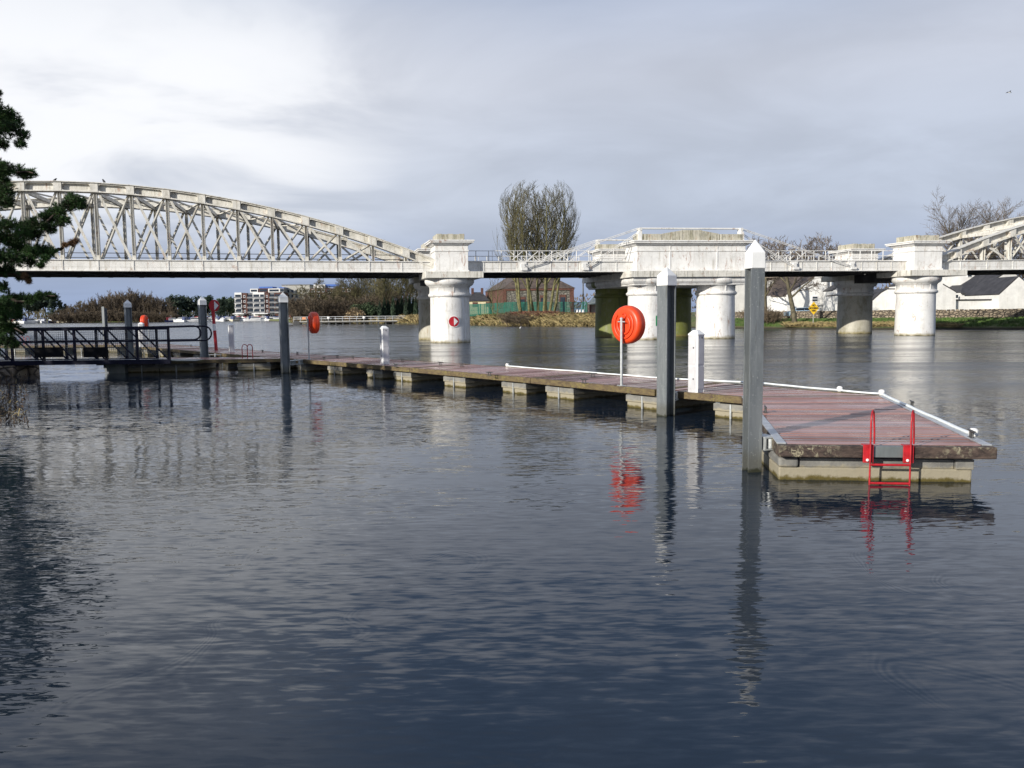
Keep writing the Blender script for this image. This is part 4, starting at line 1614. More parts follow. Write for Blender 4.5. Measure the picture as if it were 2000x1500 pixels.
# guide brackets that hold the pontoon to the piles
def guide(p, q, label, w=0.26):
    """box-shaped galvanised pile guide reaching from pile p to pontoon edge q"""
    p, q = Vector((p[0], p[1], 0)), Vector((q[0], q[1], 0))
    t = thing('pile_guide', (q.x, q.y, DZ), label, 'pile guide', 'guide brackets between piles and pontoon')
    d = (q - p).normalized()
    n = Vector((-d.y, d.x, 0))
    L = (q - p).length
    for z in (DZ - 0.005, DZ - 0.155):
        mb = MB()
        mb.bar(p + d * 0.10 + Vector((0, 0, z)), q + Vector((0, 0, z)), w, 0.018)
        part('plate', mb, M['galv_clean'], t)
    mb = MB()
    for k in (0.42, 0.97):
        c = p + d * (L * k) + Vector((0, 0, DZ - 0.08))
        mb.bar(c - n * (w / 2), c + n * (w / 2), 0.014, 0.13)
    part('stiffener', mb, M['galv_clean'], t)
    mb = MB()
    mb.tube([p + d * (L * 0.7) - n * (w * 0.45) + Vector((0, 0, DZ - 0.14)), p + d * (L * 0.7) - n * (w * 0.45) + Vector((0, 0, DZ - 0.02))], 0.035, 10)
    mb.tube([p + d * (L * 0.7) + n * (w * 0.45) + Vector((0, 0, DZ - 0.14)), p + d * (L * 0.7) + n * (w * 0.45) + Vector((0, 0, DZ + 0.03))], 0.035, 10)
    part('roller', mb, M['galv_clean'], t)
    return t


q = lerp(A0, A3, 0.13)
guide(pp1, (q.x, q.y), 'galvanised guide bracket beside the nearest pile')
q = lerp(J1, E0, 0.22)
guide(pp2, (q.x, q.y), 'galvanised guide bracket beside the second pile', 0.24)
q = lerp(J4, J3, 0.03)
guide(pp3, (q.x, q.y), 'guide bracket at the foot of the dark pile left of the middle lifebuoy', 0.22)
q = dpt(432, 692)
guide((q.x - 0.75, q.y - 0.25), (q.x, q.y), 'guide bracket by the pile next to the red channel marker', 0.22)
q = dpt(273, 677)
guide((q.x - 0.5, q.y - 0.5), (q.x, q.y), 'guide bracket behind the gangway railing', 0.22)

# ------------------------------------------------------------------ red ladder on the nearest section
la = on_line(1692.5, 900, A0, A1)
lb = on_line(1770, 900, A0, A1)
La, Lb = lerp(A0, A1, la) - nA * 0.125, lerp(A0, A1, lb) - nA * 0.125
lad = thing('boarding_ladder', (La.x, La.y, DZ), 'red tubular ladder hanging over the front of the nearest pontoon', 'ladder', 'red pontoon ladders')
for k, q in enumerate((La, Lb)):
    fr_ = [Vector((q.x, q.y, z)) for z in (-0.55, -0.1, 0.2, 0.42, 0.60, 0.72)]
    arc = []
    nA_keep = nA
    nA = Vector((0.56, 0.83, 0)).normalized()
    R_ = 0.09
    top = 0.74
    for j in range(9):
        a = math.pi * j / 8
        c = q + nA * R_
        arc.append(Vector((c.x, c.y, top)) - nA * R_ * math.cos(a) + Vector((0, 0, R_ * 1.25 * math.sin(a))))
    back = [arc[-1] + nA * 0.05 + Vector((0, 0, -0.15)), arc[-1] + nA * 0.06 + Vector((0, 0, top * -1 + DZ + 0.005))]
    mb = MB()
    mb.tube(fr_ + arc + back, 0.0105, 10)
    nA = nA_keep
    part('rail', mb, M['red_paint'], lad)
    mb = MB()
    c = q + nA * 0.035 - uA * 0.012
    mb.box((c.x, c.y, DZ - 0.088), (0.115, 0.02, 0.20), math.atan2(uA.y, uA.x))
    c2 = q + nA * 0.075 - uA * 0.012
    mb.box((c2.x, c2.y, DZ + 0.016), (0.115, 0.10, 0.012), math.atan2(uA.y, uA.x))
    br = part('bracket', mb, M['red_paint'], lad, bevel=0.004)
    mb = MB()
    c = q + nA * 0.02 - uA * 0.024
    mb.lathe([(0.017, 0), (0.017, 0.012), (0.008, 0.016)], (c.x, c.y, DZ - 0.155), 10, rot=Matrix.Rotation(R(90), 3, 'X'))
    part('bolt', mb, M['white_sign'], br)
for z in (0.235, 0.02, -0.25):
    mb = MB()
    mb.tube([Vector((La.x, La.y, z)), Vector((Lb.x, Lb.y, z))], 0.0145, 10)
    part('rung', mb, M['red_paint'], lad)


def hoops(px0, px1, py, label):
    a, b = dpt(px0, py), dpt(px1, py)
    t = thing('boarding_ladder', (a.x, a.y, DZ), label, 'ladder', 'red pontoon ladders')
    hi = DZ + 0.52
    for q in (a, b):
        mb = MB()
        u = (b - a).normalized()
        wv = Vector((0.17, 0.10, 0))
        pts = [Vector((q.x, q.y, DZ)), Vector((q.x, q.y, hi - 0.12))]
        for j in range(7):
            ang = math.pi * j / 6
            pts.append(Vector((q.x, q.y, hi - 0.12)) + wv * (0.5 - 0.5 * math.cos(ang)) + Vector((0, 0, 0.12 * math.sin(ang))))
        pts.append(Vector((q.x + wv.x, q.y + wv.y, DZ)))
        mb.tube(pts, 0.016, 8)
        part('rail', mb, M['red_paint'], t)
    return t


hoops(473.5, 483.5, 699.0, 'pair of small red ladder hoops on the landing stage')
hoops(40, 51, 673, 'small red ladder hoops at the far left behind the gangway')


# ------------------------------------------------------------------ lifebuoy housings
def lifebuoy(p, zc, dia, yaw, label, pole=True, tiltz=0.0):
    """moulded red lifebuoy case on a galvanised pole; yaw: direction its ribbed face looks, from -Y towards +X"""
    t = thing('lifebuoy_housing', (p.x, p.y, DZ), label, 'lifebuoy housing', 'red lifebuoy housings')
    R_ = dia / 2
    f = Vector((math.sin(yaw), -math.cos(yaw), 0))
    rt = Vector((math.cos(yaw), math.sin(yaw), 0))
    up = Vector((0, 0, 1))
    M3 = Matrix((rt, -f, up)).transposed()      # local x right, y away from the face, z up
    c = Vector((p.x, p.y, zc)) - f * 0.055
    prof = [(0.001, 0.02), (R_ * 0.30, 0.02), (R_ * 0.60, 0.012), (R_ * 0.80, 0.010), (R_ * 0.90, 0.022), (R_ * 0.965, 0.055), (R_, 0.11), (R_ * 0.985, 0.17),
            (R_ * 0.97, 0.185), (R_ * 0.99, 0.195), (R_ * 0.95, 0.25), (R_ * 0.85, 0.285), (R_ * 0.5, 0.30), (0.001, 0.30)]
    mb = MB()
    mb.lathe([(r_, h) for r_, h in prof], c, 48, axis='Y', rot=M3, caps=False)
    case = part('case', mb, M['red_plastic'], t)
    # raised horseshoe ribs pressed into the face
    for rr, gap, tk in ((0.66, 0.75, 0.026), (0.44, 0.72, 0.026)):
        pts = []
        for j in range(25):
            a = R(90) + gap + (2 * math.pi - 2 * gap) * j / 24
            v = Vector((math.cos(a) * R_ * rr * 0.96, 0.006, math.sin(a) * R_ * rr * 1.06))
            pts.append(c + M3 @ v)
        mb = MB()
        mb.tube(pts, tk, 8)
        part('rib', mb, M['red_plastic'], case)
    mb = MB()
    pts = [c + M3 @ Vector((0.055 * math.cos(R(200 + 300 * j / 14)), -0.002, R_ * 0.46 + 0.055 * math.sin(R(200 + 300 * j / 14)))) for j in range(15)]
    mb.tube(pts, 0.012, 6)
    part('handle_ring', mb, M['red_plastic'], case)
    if pole:
        mb = MB()
        pz = zc + R_ * 0.28
        pf = Vector((p.x, p.y, 0)) + f * 0.012
        mb.tube([pf + Vector((0, 0, DZ)), pf + Vector((0, 0, pz))], 0.030, 12)
        part('pole', mb, M['galv_clean'], t)
        mb = MB()
        q = pf + Vector((0, 0, pz - 0.05))
        mb.tube([q - rt * 0.10, q + rt * 0.10], 0.014, 8)
        mb.lathe([(0.038, 0), (0.038, 0.03), (0.01, 0.045)], pf + Vector((0, 0, pz)), 12)
        part('clamp', mb, M['galv_clean'], t)
        mb = MB()
        mb.box((pf.x, pf.y, DZ + 0.012), (0.14, 0.14, 0.014), 0.3)
        part('base_plate', mb, M['galv_clean'], t)
    return t


pl = dpt(1214.5, 754)
lifebuoy(pl, 1.755, 0.83, R(-50), 'largest red lifebuoy housing on a grey pole beside the second pile')
pl = dpt(604.5, 702)
lifebuoy(pl, 1.78, 0.80, R(-62), 'middle red lifebuoy housing on a pole, right of the dark pile')
pl = at_y(292, 680, 44.5)
lifebuoy(Vector((pl.x, 44.5, 0)), 1.83, 0.74, R(100), 'farthest red lifebuoy housing, showing above the gangway handrail')


# ------------------------------------------------------------------ service pedestals
def service(px, py, h, w, rot, label):
    p = dpt(px, py)
    t = thing('service_pedestal', (p.x, p.y, DZ), label, 'service pedestal', 'pale service pedestals on the pontoon')
    ca, sa = math.cos(rot), math.sin(rot)
    def X(x, y):
        return (p.x + x * ca - y * sa, p.y + x * sa + y * ca)
    e = w / 2
    c = w * 0.10
    octo = [X(-e, -e + c), X(-e + c, -e), X(e - c, -e), X(e, -e + c), X(e, e - c), X(e - c, e), X(-e + c, e), X(-e, e - c)]
    mb = MB()
    mb.prism(octo, DZ, DZ + h - 0.10)
    part('body', mb, M['pedestal_white'], t)
    for (x, y) in ((-e, -e), (e, -e), (e, e), (-e, e)):
        sx, sy = (1 if x > 0 else -1), (1 if y > 0 else -1)
        mb = MB()
        q = [X(x, y - sy * (c + 0.004)), X(x + sx * 0.004, y - sy * c), X(x - sx * c, y + sy * 0.004), X(x - sx * (c + 0.004), y)]
        mb.prism([X(x + sx * 0.005, y - sy * c * 1.15), X(x - sx * c * 1.15, y + sy * 0.005), X(x - sx * c * 1.1, y - sy * 0.01), X(x - sx * 0.01, y - sy * c * 1.1)], DZ, DZ + h - 0.10)
        part('corner_strip', mb, M['pedestal_edge'], t)
    mb = MB()
    k1, k2 = 1.07, 0.42
    vs = []
    for kk, z in ((k1, h - 0.10), (k1, h - 0.075), (k2, h)):
        for (x, y) in ((-e, -e + c), (-e + c, -e), (e - c, -e), (e, -e + c), (e, e - c), (e - c, e), (-e + c, e), (-e, e - c)):
            q = X(x * kk, y * kk)
            vs.append((q[0], q[1], DZ + z))
    fs = [tuple(range(8))[::-1], tuple(range(16, 24))]
    for i in range(2):
        for k in range(8):
            k_ = (k + 1) % 8
            fs.append((i * 8 + k, i * 8 + k_, i * 8 + 8 + k_, i * 8 + 8 + k))
    mb.add(vs, fs)
    part('lid', mb, M['cap_white'], t, bevel=0.006)
    for (dx_, dy_, ax) in ((-e - 0.003, 0, 'x'), (0, -e - 0.003, 'y')):
        q = X(dx_, dy_)
        for (zc_, hh_) in ((h * 0.24, h * 0.36), (h * 0.66, h * 0.40)):
            mb = MB()
            mb.box((q[0], q[1], DZ + zc_), ((0.008, w * 0.66, hh_) if ax == 'x' else (w * 0.66, 0.008, hh_)), rot)
            part('access_panel', mb, M['pedestal_white'], t, bevel=0.003)
    for (x, y, z) in ((-e - 0.004, -e * 0.3, h * 0.72), (-e - 0.004, -e * 0.3, h * 0.22), (e * 0.15, -e - 0.004, h * 0.88)):
        q = X(x, y)
        mb = MB()
        mb.box((q[0], q[1], DZ + z), (0.022, 0.022, 0.03), rot)
        part('lock', mb, M['cleat'], t)
    return t


service(1359, 766, 1.22, 0.235, R(38), 'nearest pale service pedestal standing between the two big piles')
service(752, 711, 1.24, 0.235, R(28), 'middle pale service pedestal on the pontoon below the bridge truss')
service(453, 687.5, 1.30, 0.235, R(20), 'small service pedestal left of the dark mooring pile')
p_ = at_y(278, 668, 45.5)
service(278, 677.5, 1.35, 0.26, R(10), 'farthest service pedestal beside the farthest lifebuoy')

# ------------------------------------------------------------------ red and white channel marker
p = dpt(422.5, 684.5)
cm = thing('channel_marker', (p.x, p.y, DZ), 'red and white striped marker post with a round red board', 'channel marker')
lean = Vector((-0.10, 0, 0))
def post_seg(z0, z1, mat):
    mb = MB()
    H = 2.37
    a, b = p + lean * (z0 / H) + Vector((0, 0, DZ + z0)), p + lean * (z1 / H) + Vector((0, 0, DZ + z1))
    mb.tube([a, b], 0.075, 16)
    part('post_band', mb, mat, cm)
post_seg(0.0, 0.11, M['red_paint'])
post_seg(0.11, 0.95, M['red_sign'])
post_seg(0.95, 1.27, M['white_sign'])
post_seg(1.27, 2.15, M['red_sign'])
bc = at_y(419.5, 597, p.y)
mb = MB()
M3 = Matrix.Identity(3)
n = 32
pts = [Vector((bc.x + 0.25 * math.cos(2 * math.pi * k / n), bc.y - 0.09, bc.z + 0.28 * math.sin(2 * math.pi * k / n))) for k in range(n)]
mb.extrude(pts, (0, 0.02, 0))
bd = part('board', mb, M['red_sign'], cm)
mb = MB()
mb.extrude([(bc.x + 0.01, bc.y - 0.10, bc.z + 0.22), (bc.x + 0.01, bc.y - 0.10, bc.z - 0.22), (bc.x + 0.215, bc.y - 0.10, bc.z)], (0, 0.008, 0))
part('triangle', mb, M['white_sign'], bd)

# ------------------------------------------------------------------ gangway
GY0, GY1 = 28.2, 29.3      # near and far side trusses


def gx(px, py, Y):
    return at_y(px, py, Y).x


gw = thing('gangway', (gx(150, 700, 28.7), 28.7, 0.5), 'dark navy gangway with barred railings leading to the landing stage', 'gangway')
zb, zt_, zm = 0.50, 1.66, 1.20
for Y, dx_ in ((GY0, 0.0), (GY1, 0.0)):
    xl = gx(0, 680, Y) - 4.5
    xr = gx(332, 680, GY0) if Y == GY0 else gx(309, 680, GY1)
    mb = MB()
    mb.bar((xl, Y, zb - 0.04), (xr, Y, zb - 0.04), 0.10, 0.16)
    part('bottom_chord', mb, M['navy'], gw)
    mb = MB()
    mb.bar((xl, Y, zt_), (xr, Y, zt_), 0.07, 0.11)
    part('top_rail', mb, M['navy'], gw)
    mb = MB()
    mb.bar((xl, Y, zm), (xr, Y, zm), 0.05, 0.06)
    part('middle_rail', mb, M['navy'], gw)
    # end loop of the handrail
    xe = xr + (1.45 if Y == GY0 else 1.55)
    pts = [Vector((xr, Y, zt_ + 0.03)), Vector((xe - 0.20, Y, zt_ + 0.05))]
    rz_ = (zt_ + 0.05 - (zm + 0.0)) / 2
    for j in range(1, 8):
        a = math.pi * j / 8
        pts.append(Vector((xe - 0.20 + rz_ * math.sin(a), Y, zm + rz_ + rz_ * math.cos(a))))
    pts += [Vector((xe - 0.20, Y, zm)), Vector((xr, Y, zm - 0.01))]
    mb = MB()
    mb.tube(pts, 0.03, 8)
    part('handrail_loop', mb, M['navy'], gw)
    step = 1.12
    k = 0
    x = xr
    while x > xl:
        mb = MB()
        mb.bar((x - 0.04, Y, zb), (x - 0.04, Y, zt_), 0.075, 0.075)
        part('upright', mb, M['navy'], gw)
        if x - step > xl:
            mb = MB()
            mb.bar((x - step + 0.02, Y, zt_ - 0.03), (x - 0.06, Y, zb + 0.03), 0.045, 0.045, up=(0, 1, 0))
            part('diagonal', mb, M['navy'], gw)
        x -= step
    # wire mesh infill, upper half
    mb = MB()
    x = xl
    while x < xr:
        mb.bar((x, Y + 0.03, zb + 0.2), (x, Y + 0.03, zt_ - 0.05), 0.006, 0.006)
        x += 0.075
    for z in [zb + 0.2 + 0.075 * i for i in range(13)]:
        mb.bar((xl, Y + 0.03, z), (xr, Y + 0.03, z), 0.006, 0.006)
    part('wire_mesh', mb, M['galv'], gw, kind='stuff')
xl = gx(0, 680, GY0) - 4.5
xr = gx(309, 680, GY1)
mb = MB()
mb.box(((xl + xr) / 2, (GY0 + GY1) / 2, zb - 0.02), (xr - xl, GY1 - GY0 - 0.12, 0.05))
part('deck', mb, M['galv_clean'], gw)
mb = MB()
x = xl + 0.3
while x < xr:
    mb.bar((x, GY0 + 0.06, zb - 0.08), (x, GY1 - 0.06, zb - 0.08), 0.06, 0.07)
    x += step
part('cross_members', mb, M['navy'], gw)
# flap down to the pontoon
mb = MB()
mb.hexa([(xr + 0.01, GY0 + 0.1, zb - 0.02), (xr + 1.75, GY0 + 0.1, DZ + 0.02), (xr + 1.75, GY1 - 0.1, DZ + 0.02), (xr + 0.01, GY1 - 0.1, zb - 0.02)],
        [(xr + 0.01, GY0 + 0.1, zb + 0.02), (xr + 1.75, GY0 + 0.1, DZ + 0.03), (xr + 1.75, GY1 - 0.1, DZ + 0.03), (xr + 0.01, GY1 - 0.1, zb + 0.02)])
part('flap', mb, M['galv'], gw)
for a, b in ((68, 123), (163, 211), (262, 274)):
    x0, x1 = gx(a, 686, GY0 - 0.08), gx(b, 686, GY0 - 0.08)
    z0, z1 = at_y(a, 698, GY0 - 0.08).z, at_y(a, 678.5, GY0 - 0.08).z
    if b < 270:
        mb = MB()
        mb.box(((x0 + x1) / 2, GY0 - 0.09, (z0 + z1) / 2), (x1 - x0, 0.05, z1 - z0))
        part('panel', mb, M['black_panel'], gw, bevel=0.006)
# masonry support under the bank end of the gangway
p0, p1 = at_y(-120, 705, 28.4), at_y(38, 705, 28.4)
mb = MB()
mb.box(((p0.x + p1.x) / 2, 28.8, -0.05), (p1.x - p0.x, 1.6, 0.84))
tag(part('gangway_abutment', mb, M['rubble'], bevel=0.03), 'brown stone abutment under the bank end of the gangway', 'abutment')
# ------------------------------------------------------------------ bare winter trees
def grow(mbs, p, d, L, r, lvl, rg, P):
    """one limb: a bent tapering tube, side shoots on the next level"""
    segs = P['segs'][min(lvl, len(P['segs']) - 1)]
    pts, rs = [Vector(p)], [r]
    d = Vector(d).normalized()
    r1 = r * P['taper']
    for i in range(segs):
        w = P['wobble'] * (1 + lvl * 0.3)
        d = (d + Vector((rg.gauss(0, w), rg.gauss(0, w), rg.gauss(0, w * 0.6) + P['up'])) * (1.0 / segs) * 2.2).normalized()
        if 'wind' in P:
            d = (d + Vector((P['wind'], 0, 0)) * (lvl / segs)).normalized()
        pts.append(pts[-1] + d * (L / segs))
        rs.append(r + (r1 - r) * (i + 1) / segs)
    mb = mbs[0] if lvl < P['trunk_levels'] else mbs[1]
    mb.tube(pts, rs, 6 if lvl == 0 else (4 if lvl == 1 else 3), caps=False, smooth=lvl < 2)
    if lvl >= P['levels']:
        return
    n = P['kids'][min(lvl, len(P['kids']) - 1)]
    for k in range(n):
        t = P['start'] + (1 - P['start']) * ((k + rg.random()) / n)
        if lvl == 0:
            t = P['first'] + (1 - P['first']) * ((k + rg.random() * 0.8) / n)
        f = t * segs
        i = min(segs - 1, int(f))
        q = pts[i].lerp(pts[i + 1], f - i)
        dd = (pts[i + 1] - pts[i]).normalized()
        a = R(P['angle'] + rg.gauss(0, 9))
        o = dd.orthogonal()
        o.rotate(Matrix.Rotation(rg.uniform(0, 2 * math.pi), 3, dd))
        nd = dd * math.cos(a) + o * math.sin(a)
        grow(mbs, q, nd, L * P['ratio'] * rg.uniform(0.75, 1.2) * (1 - 0.35 * t), max(P['rmin'], rs[i] * 0.55), lvl + 1, rg, P)


BROOM = dict(segs=(7, 6, 5, 3), taper=0.35, wobble=0.10, up=0.16, levels=3, kids=(11, 9, 7), start=0.15, first=0.18, angle=30, ratio=0.50, rmin=0.016, trunk_levels=2)
ROUND = dict(segs=(5, 5, 4, 3), taper=0.45, wobble=0.17, up=0.08, levels=4, kids=(7, 6, 6, 4), start=0.25, first=0.32, angle=42, ratio=0.66, rmin=0.018, trunk_levels=2)
SHRUB = dict(segs=(4, 4, 3, 3), taper=0.4, wobble=0.16, up=0.10, levels=2, kids=(10, 7, 4), start=0.2, first=0.12, angle=34, ratio=0.55, rmin=0.020, trunk_levels=1)


def bare_tree(name, seed, height, stems, spread, P, bark, twig, label, cat='tree', group=None, loc=(0, 0, 0), r0=None, rmin=None, base=0.4, env=0):
    rg = random.Random(seed)
    t = thing(name, loc, label, cat, group)
    m0, m1 = MB(), MB()
    P = dict(P)
    if rmin:
        P['rmin'] = rmin
    for k in range(stems):
        a = 2 * math.pi * (k + rg.random() * 0.6) / stems
        rad = base * (0.3 + 0.7 * rg.random()) if stems > 1 else 0
        tilt = spread * (0.35 + 0.65 * rg.random())
        d = Vector((math.cos(a) * tilt, math.sin(a) * tilt, 1))
        h = height * rg.uniform(0.72, 0.95)
        grow((m0, m1), (math.cos(a) * rad, math.sin(a) * rad, -0.4), d, h * (0.62 if P is ROUND or P['ratio'] > 0.6 else 0.85), r0 or height * 0.014, 0, rg, P)
    if env:
        for m_ in (m0, m1):
            for v in m_.v:
                u = min(1.0, max(0.0, v.z / height))
                rm = 0.001 + env * height * (0.30 + 2.6 * u * (1.12 - u)) if u > 0.12 else 9e9
                r_ = math.hypot(v.x, v.y)
                if r_ > 0.4 * rm:
                    q_ = rm * (0.4 + 0.6 * math.tanh((r_ / rm - 0.4) / 0.6))
                    v.x, v.y = v.x * q_ / r_, v.y * q_ / r_
    if env:
        for m_ in (m0, m1):
            for v in m_.v:
                if v.z > 0.72 * height:
                    v.z = height * (0.72 + 0.26 * math.tanh((v.z / height - 0.72) / 0.26))
    top = sorted(v.z for v in (m1.v or m0.v))[-40]
    k = height / top
    for m_ in (m0, m1):
        m_.v = [v * k for v in m_.v]
    part('trunk', m0, bark, t, local=True)
    part('crown', m1, twig, t, local=True)
    return t


def place(proto, loc, rz, sc, label=None, group=None, name=None):
    c = copy_tree(proto)
    c.location = loc
    c.rotation_euler = (0, 0, rz)
    c.scale = sc if isinstance(sc, tuple) else (sc, sc, sc)
    if label:
        c['label'] = label
    if group:
        c['group'] = group
    return c


def ground_at(px, dist_in):
    return bank_point(px, dist_in)


# the tall many-stemmed tree in the middle
p = ground_at(1040, 12)
H = at_y(1055, 350, p.y).z - p.z
BIG = dict(BROOM, kids=(13, 9, 6, 3), levels=3, angle=31, ratio=0.52, up=0.26, first=0.26, wobble=0.06, taper=0.25)
bigtree = bare_tree('bare_tree', 21, H * 0.99, 9, 0.24, BIG, M['bark_olive'], M['twig_dark'], 'tall many-stemmed bare tree rising behind the left girder span',
                    loc=(at_y(1052, 600, p.y).x, p.y, p.z), r0=0.30, rmin=0.034, base=3.4, env=0.315)
# small sapling on the bank in front of the green fence
p = ground_at(968, 3)
bare_tree('bare_tree', 4, 9.0, 4, 0.16, dict(BROOM, kids=(7, 5, 4), levels=2), M['bark_olive'], M['twig_olive'], 'slender olive sapling at the water in front of the green fence', loc=(p.x, p.y, p.z), r0=0.07, rmin=0.02, base=0.6)

# forked tree by the stone wall on the right and its neighbours
def forked(px, py, topy, seed, label, wind=0.05, **kw):
    b = at_y(px, 620, py)
    H = at_y(px, topy, b.y).z - 0.9
    P_ = dict(ROUND, wind=wind, kids=(5, 5, 6, 4), first=0.42, angle=38)
    P_.update(kw)
    return bare_tree('bare_tree', seed, H, 1, 0.12, P_, M['bark'], M['twig_grey'], label, loc=(b.x, b.y, 0.8), r0=0.26, rmin=0.022)


forked(1553, 93.0, 458, 33, 'forked bare tree leaning by the stone wall, left of the yellow sign', wind=0.04)
forked(1494, 100.0, 462, 35, 'bare tree half hidden by the nearest pile, in front of the cottages', wind=0.05)
for px_, Y_, rz_, k_, l_ in ((1530, 126, 0.7, 1.16, 'bare tree crown above the girder nearest the tall pile'), (1568, 132, 3.3, 1.28, 'bare tree behind the brown-roofed cottage'), (1512, 134, 5.3, 1.25, 'pale bare crown just right of the tallest pile cap above the railing'), (1600, 138, 1.5, 1.32, 'bare tree crown in the middle of those above the right girder'), (1625, 128, 4.4, 1.12, 'rightmost of the wind-bent bare trees above the girder')):
    p = at_y(px_, 620, Y_)
    place(bpy.data.objects['bare_tree.003'], (p.x, Y_, 1.0), rz_, k_, l_)
p = at_y(1600, 620, 130)
place(bpy.data.objects['bare_tree.002'], (p.x, 130, 1.0), 2.1, 1.20, 'wind-bent bare tree behind the cottages above the right girder span')
# tall pair at the right edge
for px, top, Y, sd, lab in ((1885, 368, 118, 51, 'tall twiggy bare tree behind the cottages left of the right edge'), (1985, 384, 126, 52, 'second tall bare tree at the right edge of the picture')):
    q = at_y(px, 600, Y)
    H = at_y(px, top, Y).z - 1.0
    bare_tree('bare_tree', sd, H, 4, 0.34, dict(BROOM, kids=(14, 11, 8), levels=3, angle=34, ratio=0.52, up=0.12), M['bark'], M['twig_grey'], lab, loc=(q.x, Y, 1.0), r0=0.2, rmin=0.022, base=1.2)

# trees and thicket along the jetty, left of the first pier
protoA = bare_tree('bare_tree', 61, 14, 3, 0.35, dict(ROUND, kids=(7, 6, 6, 4)), M['bark'], M['twig_olive'], 'rounded olive-brown bare tree at the left end of the jetty', loc=(0, 0, 0), r0=0.2, rmin=0.045, group='bare trees behind the jetty')
protoB = bare_tree('bare_tree', 62, 16, 5, 0.22, dict(BROOM, kids=(9, 7, 5)), M['bark_olive'], M['twig_olive'], 'upright bare tree behind the jetty', loc=(0, 0, 0), r0=0.16, rmin=0.04, group='bare trees behind the jetty')
protoS = bare_tree('bare_shrub', 63, 6, 12, 0.55, dict(SHRUB, kids=(12, 8, 5)), M['twig_brown'], M['twig_brown'], 'brown thicket shrub', 'shrub', loc=(0, 0, 0), r0=0.06, rmin=0.035, base=2.0, group='bare shrubs on the far banks')


def put(proto, px, Y, topy, z=1.0, rz=0.0, sx=1.0, label=None, base_h=1.0):
    q = at_y(px, 600, Y)
    H = at_y(px, topy, Y).z - z
    k = H / base_h
    return place(proto, (q.x, Y, z), rz, (k * sx, k * sx, k), label)


first = True
JT = [(protoA, 618, 214, 543, 14, 1.15, 0.3, 'rounded olive-brown bare tree at the left end of the jetty'),
      (protoA, 650, 222, 556, 14, 1.0, 1.9, 'second rounded bare tree behind the jetty rails'),
      (protoB, 694, 216, 522, 16, 1.2, 0.8, 'tall upright bare tree in front of the brick apartment block'),
      (protoB, 722, 226, 512, 16, 0.9, 2.6, 'grey upright bare tree right of the tall one behind the jetty'),
      (protoB, 752, 212, 500, 16, 1.1, 3.9, 'tall bare tree behind the cypress row, left part'),
      (protoB, 786, 224, 474, 16, 0.8, 5.1, 'tallest bare tree just left of the first pier'),
      (protoA, 812, 234, 520, 14, 0.9, 4.0, 'bare tree half hidden by the rear column of the left pier'),
      (protoA, 682, 232, 540, 14, 1.0, 5.0, 'bare tree behind the straw-coloured drooping plant'),
      (protoA, 758, 232, 545, 14, 1.0, 2.7, 'reddish bare tree above the left cypresses')]
for i, (pr, px, Y, ty, bh, sx, rz, lab) in enumerate(JT):
    put(pr, px, Y, ty, 1.0, rz, sx, lab, bh)
SH = [(592, 212, 578, 1.3), (606, 210, 575, 1.4), (628, 209, 576, 1.5), (645, 212, 580, 1.3), (664, 209, 594, 1.2), (700, 212, 592, 1.2), (716, 210, 596, 1.1), (735, 213, 572, 1.5), (752, 216, 566, 1.4), (676, 218, 592, 1.2)]
for i, (px, Y, ty, sx) in enumerate(SH):
    put(protoS, px, Y, ty, 0.9, i * 1.3, sx, 'brown leafless shrub in the thicket behind the jetty', 6)
# hide the prototypes' own places by using them as the last members of the rows
for pr, px, Y, ty, bh, lab in ((protoA, 830, 260, 540, 14, 'bare tree hidden behind the left pier columns'), (protoB, 742, 236, 515, 16, 'upright bare tree at the back of the jetty thicket')):
    q = at_y(px, 600, Y)
    k = (at_y(px, ty, Y).z - 1.0) / bh
    pr.location = (q.x, Y, 1.0)
    pr.scale = (k, k, k)
    pr['label'] = lab
q = at_y(582, 600, 216)
protoS.location = (q.x, 216, 0.8)
protoS['label'] = 'brown leafless shrub in the thicket behind the jetty'

# cypress row
def cypress_mb(seed, h, r):
    rg = random.Random(seed)
    mb = MB()
    n = 420
    for k in range(n):
        t = rg.random() ** 0.8
        z = h * t
        rad = r * min(1.0, (1 - t) * 1.9 + 0.05) * math.sqrt(rg.uniform(0.5, 1.0)) * (0.75 + 0.25 * min(1, t * 6))
        a = rg.uniform(0, 2 * math.pi)
        c = Vector((rad * math.cos(a), rad * math.sin(a), z))
        s_ = rg.uniform(0.15, 0.32)
        b = a + rg.uniform(-1.2, 1.2)
        e = Vector((math.cos(b), math.sin(b), 0)) * s_ * 0.5
        mb.add([c - e, c + e, c + Vector((rg.uniform(-.05, .05), rg.uniform(-.05, .05), s_ * 2.6))], [(0, 1, 2)])
    core = [(r * 0.75, 0.05), (r * 0.78, h * 0.3), (r * 0.5, h * 0.65), (0.03, h * 0.96)]
    mb.lathe(core, (0, 0, 0), 7, caps=False)
    return mb


